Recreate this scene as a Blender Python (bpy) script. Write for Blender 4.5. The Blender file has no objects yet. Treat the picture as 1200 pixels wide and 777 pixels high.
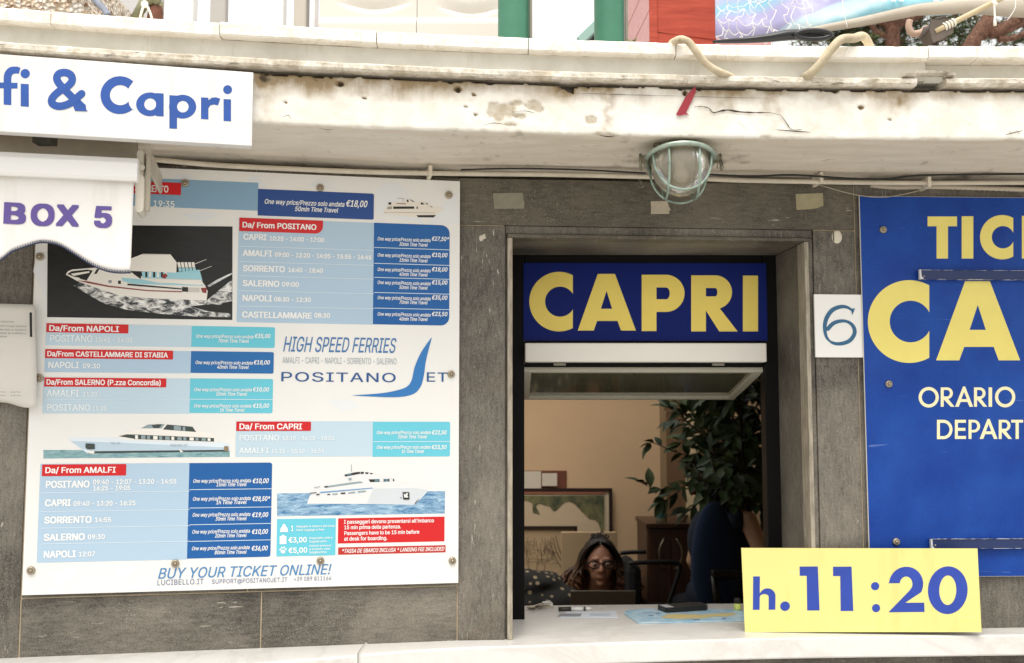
import bpy, math, random
import numpy as np
from mathutils import Vector, Matrix, noise as mnoise
from mathutils.geometry import tessellate_polygon, delaunay_2d_cdt
random.seed(7)
SC = bpy.context.scene
COL = SC.collection
# ------------------------------------------------------------------ camera
E = 1.72                       # eye height
F = 1270.0                     # focal length, in pixels of a 1200 px wide picture
PITCH = math.atan(111.5 / F)
cam = bpy.data.cameras.new('camera'); cam.sensor_width = 36; cam.lens = F / 1200 * 36
cam.clip_start = 0.05; cam.clip_end = 2000
cam.dof.use_dof = True; cam.dof.focus_distance = 2.42; cam.dof.aperture_fstop = 7.0
co = bpy.data.objects.new('camera', cam); co.location = (0, 0, E)
co.rotation_euler = (math.pi / 2 + PITCH, 0, 0); COL.objects.link(co); SC.camera = co
# ------------------------------------------------------------------ overcast daylight
SUN_EL, SUN_AZ = math.radians(66), math.radians(190)      # azimuth clockwise from +Y (the wall's back)
w = bpy.data.worlds.new('World'); SC.world = w; w.use_nodes = True
nt = w.node_tree; bg = nt.nodes['Background']; bg.inputs['Strength'].default_value = 0.15
sky = nt.nodes.new('ShaderNodeTexSky'); sky.sky_type = 'NISHITA'; sky.sun_disc = False
sky.sun_elevation = SUN_EL; sky.sun_rotation = SUN_AZ; sky.dust_density = 4; sky.air_density = 1.0; sky.ozone_density = 1
mx = nt.nodes.new('ShaderNodeMix'); mx.data_type = 'RGBA'
tint = nt.nodes.new('ShaderNodeMix'); tint.data_type = 'RGBA'; tint.blend_type = 'MULTIPLY'; tint.inputs[0].default_value = 1
mx.inputs[0].default_value = 0.88                          # a grey cloud deck over the blue
nt.links.new(sky.outputs[0], mx.inputs[6]); geo = nt.nodes.new('ShaderNodeTexCoord'); sep = nt.nodes.new('ShaderNodeSeparateXYZ'); nt.links.new(geo.outputs['Generated'], sep.inputs[0])
cl = nt.nodes.new('ShaderNodeFloatCurve'); nt.links.new(sep.outputs['Z'], cl.inputs['Value'])      # overcast: dim haze low down, brighter overhead
cv = cl.mapping.curves[0]; cv.points[0].location = (0, .24); cv.points[1].location = (1, 1.0)
for a, b in ((.16, .48), (.30, .72), (.5, .84)): cv.points.new(a, b)
cl.mapping.update(); cm = nt.nodes.new('ShaderNodeMath'); cm.operation = 'MULTIPLY'; nt.links.new(cl.outputs[0], cm.inputs[0]); cm.inputs[1].default_value = 6.0; cl = cm
nt.links.new(cl.outputs[0], mx.inputs[7])
nt.links.new(mx.outputs[2], tint.inputs[6]); tint.inputs[7].default_value = (1.0, 0.985, 0.95, 1)
nt.links.new(tint.outputs[2], bg.inputs[0])
sun = bpy.data.lights.new('sun', 'SUN'); sun.energy = 1.5; sun.angle = math.radians(38); sun.color = (1, .965, .91)
so = bpy.data.objects.new('sun', sun); COL.objects.link(so)
sd = Vector((math.sin(SUN_AZ) * math.cos(SUN_EL), math.cos(SUN_AZ) * math.cos(SUN_EL), math.sin(SUN_EL)))
so.rotation_euler = (-sd).to_track_quat('-Z', 'Y').to_euler()
so.location = (0, -3, 8)
vs = SC.view_settings; SC.display_settings.display_device = 'sRGB'
vs.view_transform = 'Standard'; vs.look = 'None'; vs.gamma = 1; vs.use_curve_mapping = False; vs.exposure = 1.0
SC.cycles.use_denoising = True
SC.cycles.max_bounces = 8
# ------------------------------------------------------------------ geometry helpers
CP, SP = math.cos(PITCH), math.sin(PITCH)
def ray(x, y):
    a = (x - 600) / F; b = (388.5 - y) / F
    return Vector((a, CP - b * SP, SP + b * CP))
EYE = Vector((0, 0, E)); ZUP = Vector((0, 0, 1))
def atY(x, y, Y):
    r = ray(x, y); return EYE + r * (Y / r.y)
def atZ(x, y, z):
    r = ray(x, y); return EYE + r * ((z - E) / r.z)
class Fr:
    """a flat frame: origin O, U along it, V up it, N out of it (towards the street)"""
    def __init__(s, O, U, V=None):
        s.O = Vector(O); s.U = Vector(U).normalized(); s.V = Vector(V or ZUP).normalized(); s.N = s.U.cross(s.V).normalized()
    def P(s, u, v, d=0): return s.O + s.U * u + s.V * v + s.N * d
    def uv(s, x, y, d=0):
        r = ray(x, y); o = s.O + s.N * d
        p = EYE + r * ((o - EYE).dot(s.N) / r.dot(s.N)) - s.O
        return (p.dot(s.U), p.dot(s.V))
    def u(s, x, y=450, d=0): return s.uv(x, y, d)[0]
    def v(s, x, y, d=0): return s.uv(x, y, d)[1]
    def W(s, x, y, d=0):
        a = s.uv(x, y, d); return s.P(a[0], a[1], d)
    def off(s, d): return Fr(s.O + s.N * d, s.U, s.V)
def fill2d(loops, nonzero=False):
    """triangles of an outline that may cross itself: (points, triangles)"""
    vs = [Vector(q[:2]) for l in loops for q in l]; es = []; k = 0
    for l in loops: es += [(k + i, k + (i + 1) % len(l)) for i in range(len(l))]; k += len(l)
    span = max(max(q.x for q in vs) - min(q.x for q in vs), max(q.y for q in vs) - min(q.y for q in vs))
    sc = 1000.0 / max(span, 1e-9); o = vs[0].copy(); vs2 = [(q - o) * sc for q in vs]
    V, _, T, *_r = delaunay_2d_cdt(vs2, es, [], 0, 1e-4)
    LL = [[(Vector(q[:2]) - o) * sc for q in l] for l in loops]; out = []
    for t in T:
        c = (V[t[0]] + V[t[1]] + V[t[2]]) / 3; wn = 0
        for l in LL:
            for i in range(len(l)):
                a, b = l[i - 1], l[i]
                if (a.y > c.y) != (b.y > c.y):
                    x = a.x + (c.y - a.y) * (b.x - a.x) / (b.y - a.y)
                    if x > c.x: wn += 1 if b.y > a.y else -1
        if (wn != 0 if nonzero else wn % 2): out.append(tuple(t))
    return [(q.x / sc + o.x, q.y / sc + o.y) for q in V], out
class MB:
    def __init__(s): s.v = []; s.f = []; s.mi = []; s.sm = []; s.m = 0; s.smooth = False
    def add(s, vs, fs):
        k = len(s.v); s.v += [Vector(q) for q in vs]
        for f in fs: s.f.append([i + k for i in f]); s.mi.append(s.m); s.sm.append(s.smooth)
    def loops(s, fr, loops, d=0):
        flat, tri = fill2d(loops, len(loops) == 1)
        s.add([fr.P(a, b, d) for a, b in flat], tri)
    def px(s, fr, pts, d=0):                    # a flat print whose outline is given in picture pixels
        s.loops(fr, [[fr.uv(x, y, d) for x, y in pts]], d)
    def solid(s, fr, loop, d0, d1):             # an outline with thickness, d1 nearer the street
        n = len(loop)
        tri = tessellate_polygon([[Vector((a, b, 0)) for a, b in loop]])
        vs = [fr.P(a, b, d1) for a, b in loop] + [fr.P(a, b, d0) for a, b in loop]
        fs = [list(t) for t in tri] + [[i + n for i in reversed(t)] for t in tri]
        fs += [[i, (i + 1) % n, (i + 1) % n + n, i + n] for i in range(n)]
        s.add(vs, fs)
    def box(s, fr, u0, u1, v0, v1, d0, d1):
        vs = [fr.P(u, v, d) for d in (d0, d1) for v in (v0, v1) for u in (u0, u1)]
        s.add(vs, [(0, 1, 3, 2), (4, 6, 7, 5), (0, 4, 5, 1), (2, 3, 7, 6), (0, 2, 6, 4), (1, 5, 7, 3)])
    def cube(s, x0, x1, y0, y1, z0, z1): s.box(WF, x0, x1, z0, z1, -y1, -y0)
    def tube(s, path, r, n=10, closed=False, caps=True):
        P = [Vector(p) for p in path]; m = len(P); R = r if hasattr(r, '__len__') else [r] * m
        ring = []; up = None
        for i in range(m):
            a = P[(i - 1) % m] if (i > 0 or closed) else P[i]; b = P[(i + 1) % m] if (i < m - 1 or closed) else P[i]
            t = (b - a).normalized()
            if up is None: up = t.orthogonal().normalized()
            up = (up - t * up.dot(t)); up = up.normalized() if up.length > 1e-6 else t.orthogonal().normalized()
            q = t.cross(up)
            ring += [P[i] + (up * math.cos(2 * math.pi * k / n) + q * math.sin(2 * math.pi * k / n)) * R[i] for k in range(n)]
        fs = []
        for i in range(m if closed else m - 1):
            j = (i + 1) % m
            for k in range(n): fs.append((i * n + k, i * n + (k + 1) % n, j * n + (k + 1) % n, j * n + k))
        if caps and not closed: fs += [tuple(range(n - 1, -1, -1)), tuple(range((m - 1) * n, m * n))]
        k = s.smooth; s.smooth = True; s.add(ring, fs); s.smooth = k
    def lathe(s, prof, O, A=(0, 0, 1), n=24):   # prof: (radius, height along A)
        A = Vector(A).normalized(); X = A.orthogonal().normalized(); Y = A.cross(X); O = Vector(O)
        vs = []; fs = []; m = len(prof)
        for r, h in prof:
            vs += [O + A * h + (X * math.cos(2 * math.pi * k / n) + Y * math.sin(2 * math.pi * k / n)) * max(r, 1e-5) for k in range(n)]
        for i in range(m - 1):
            for k in range(n): fs.append((i * n + k, i * n + (k + 1) % n, (i + 1) * n + (k + 1) % n, (i + 1) * n + k))
        k = s.smooth; s.smooth = True; s.add(vs, fs); s.smooth = k
    def ball(s, c, r, nu=16, nv=10, rot=None):
        c = Vector(c); r = (r, r, r) if not hasattr(r, '__len__') else r; vs = []; fs = []
        for j in range(nv + 1):
            th = math.pi * j / nv
            for i in range(nu):
                ph = 2 * math.pi * i / nu
                q = Vector((r[0] * math.sin(th) * math.cos(ph), r[1] * math.sin(th) * math.sin(ph), r[2] * math.cos(th)))
                vs.append(c + (rot @ q if rot else q))
        for j in range(nv):
            for i in range(nu): fs.append((j * nu + i, (j + 1) * nu + i, (j + 1) * nu + (i + 1) % nu, j * nu + (i + 1) % nu))
        k = s.smooth; s.smooth = True; s.add(vs, fs); s.smooth = k
    def mesh(s, name, mats, base=Vector()):
        me = bpy.data.meshes.new(name); me.from_pydata([tuple(q - base) for q in s.v], [], s.f); 
        for m in (mats if isinstance(mats, (list, tuple)) else [mats]): me.materials.append(m)
        me.polygons.foreach_set('material_index', s.mi); me.polygons.foreach_set('use_smooth', s.sm)
        me.update(); return me
    def build(s, name, mats, parent=None, bevel=0, recalc=False):
        if parent is not None:
            r = parent
            while r.parent: r = r.parent
            base = r.location.copy()
        else:
            xs = [q.x for q in s.v]; ys = [q.y for q in s.v]; zs = [q.z for q in s.v]
            base = Vector(((min(xs) + max(xs)) / 2, (min(ys) + max(ys)) / 2, min(zs)))
        me = s.mesh(name, mats, base); o = bpy.data.objects.new(name, me); COL.objects.link(o)
        if parent is not None: o.parent = parent
        else: o.location = base
        if bevel:
            b = o.modifiers.new('bevel', 'BEVEL'); b.width = bevel; b.segments = 2; b.limit_method = 'ANGLE'; b.angle_limit = math.radians(50)
        return o
WF = Fr((0, 0, 0), (1, 0, 0))                   # world frame: u = x, v = z, d = -y
def thing(name, label, cat, loc, group=None):
    o = bpy.data.objects.new(name, None); o.empty_display_size = .05; COL.objects.link(o); o.location = loc
    return tag(o, label, cat, group)
def tag(o, label, cat, group=None):
    o['label'] = label; o['category'] = cat
    if group: o['group'] = group
    return o
def setting(o, kind='structure'): o['kind'] = kind; return o
def dup(o, parent=None):
    c = o.copy(); COL.objects.link(c)
    if parent: c.parent = parent
    for ch in list(o.children): dup(ch, c)
    return c
# ------------------------------------------------------------------ materials
def L(c):
    c = c.lstrip('#'); r = [int(c[i:i + 2], 16) / 255 for i in (0, 2, 4)]
    return tuple(x / 12.92 if x <= .04045 else ((x + .055) / 1.055) ** 2.4 for x in r)
def lin(c): return L(c) if isinstance(c, str) else tuple(c)
MATS = {}
class N:
    """small node-building helper on one material"""
    def __init__(s, name):
        s.mat = bpy.data.materials.new(name); s.mat.use_nodes = True; s.t = s.mat.node_tree; s.b = s.t.nodes['Principled BSDF']
        s.tc = s.t.nodes.new('ShaderNodeTexCoord').outputs['Object']
    def link(s, a, b): s.t.links.new(a, b)
    def mapped(s, scale=(1, 1, 1), rot=(0, 0, 0)):
        m = s.t.nodes.new('ShaderNodeMapping'); m.inputs['Scale'].default_value = scale; m.inputs['Rotation'].default_value = rot
        s.link(s.tc, m.inputs[0]); return m.outputs[0]
    def noise(s, scale, detail=5, rough=.6, vec=None, dist=0):
        n = s.t.nodes.new('ShaderNodeTexNoise'); n.inputs['Scale'].default_value = scale; n.inputs['Detail'].default_value = detail
        n.inputs['Roughness'].default_value = rough; n.inputs['Distortion'].default_value = dist
        s.link(vec or s.tc, n.inputs['Vector']); return n.outputs['Fac']
    def voronoi(s, scale, vec=None, feature='F1', out='Distance'):
        n = s.t.nodes.new('ShaderNodeTexVoronoi'); n.feature = feature; n.inputs['Scale'].default_value = scale
        s.link(vec or s.tc, n.inputs['Vector']); return n.outputs[out]
    def ramp(s, fac, *stops):
        r = s.t.nodes.new('ShaderNodeValToRGB'); e = r.color_ramp.elements
        while len(e) < len(stops): e.new(.5)
        for q, (p, c) in zip(e, stops):
            q.position = p; q.color = (c, c, c, 1) if isinstance(c, (int, float)) else (*lin(c), 1)
        s.link(fac, r.inputs[0]); return r.outputs[0]
    def mix(s, fac, a, b, blend='MIX'):
        m = s.t.nodes.new('ShaderNodeMix'); m.data_type = 'RGBA'; m.blend_type = blend
        for v, i in ((fac, 0), (a, 6), (b, 7)):
            if hasattr(v, 'is_output'): s.link(v, m.inputs[i])
            elif i == 0: m.inputs[0].default_value = v
            else: m.inputs[i].default_value = (*lin(v), 1)
        return m.outputs[2]
    def math(s, op, a, b=0.0):
        m = s.t.nodes.new('ShaderNodeMath'); m.operation = op
        for v, i in ((a, 0), (b, 1)):
            if hasattr(v, 'is_output'): s.link(v, m.inputs[i])
            else: m.inputs[i].default_value = v
        return m.outputs[0]
    def attr(s, name):
        a = s.t.nodes.new('ShaderNodeAttribute'); a.attribute_name = name; return a.outputs['Fac']
    def bump(s, h, strength=.3, dist=.01):
        b = s.t.nodes.new('ShaderNodeBump'); b.inputs['Strength'].default_value = strength; b.inputs['Distance'].default_value = dist
        s.link(h, b.inputs['Height']); s.link(b.outputs[0], s.b.inputs['Normal'])
    def done(s, col=None, rough=.6, metal=0, **kw):
        if col is not None:
            if hasattr(col, 'is_output'): s.link(col, s.b.inputs['Base Color'])
            else: s.b.inputs['Base Color'].default_value = (*lin(col), 1)
        if hasattr(rough, 'is_output'): s.link(rough, s.b.inputs['Roughness'])
        else: s.b.inputs['Roughness'].default_value = rough
        s.b.inputs['Metallic'].default_value = metal
        for k, v in kw.items(): s.b.inputs[k.replace('_', ' ')].default_value = v
        return s.mat
def mat(name, col, rough=.6, metal=0, var=0, vscale=8, bump=0, bscale=60, **kw):
    """a plain painted / printed / plastic surface, with faint mottling"""
    key = (name, str(col), rough, metal, var, vscale, bump, bscale, str(kw))
    if key in MATS: return MATS[key]
    n = N(name); c = lin(col)
    if var:
        f = n.ramp(n.noise(vscale, 6, .65), (.3, 0.), (.7, 1.))
        dark = tuple(x * (1 - var) for x in c); lite = tuple(min(1, x * (1 + var * .6)) for x in c)
        colour = n.mix(f, dark, lite)
    else: colour = c
    if bump: n.bump(n.noise(bscale, 4), bump, .004)
    MATS[key] = n.done(colour, rough, metal, **kw); return MATS[key]

def scuffed(name, col, grime, amount=.35, rough=.45, fade=None, bump=0):
    """paint, vinyl or cloth that has hung outdoors: run-down grime, rubbed patches, fine scratches"""
    n = N(name); a = n.ramp(n.noise(1, 5, .65, n.mapped((22, 22, 2.2))), (.52, 0.), (.74, amount)); b = n.ramp(n.noise(7, 6, .7), (.50, 0.), (.78, amount * .8))
    c = n.mix(a, col, grime); c = n.mix(b, c, grime)
    sc = n.ramp(n.noise(1, 2, .5, n.mapped((9, 9, 150), (0, .7, 0)), .5), (.74, 0.), (.76, .45)); c = n.mix(sc, c, fade or '#ffffff')
    sp = n.ramp(n.voronoi(38), (.025, 1.), (.05, 0.)); c = n.mix(n.math('MULTIPLY', sp, n.ramp(n.noise(5, 2), (.52, 0.), (.6, .8))), c, grime)
    if bump: n.bump(n.noise(420, 3), bump, .002)
    return n.done(c, n.ramp(n.noise(5, 4), (.3, rough - .08), (.7, rough + .1)), Specular_IOR_Level=.35)

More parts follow.
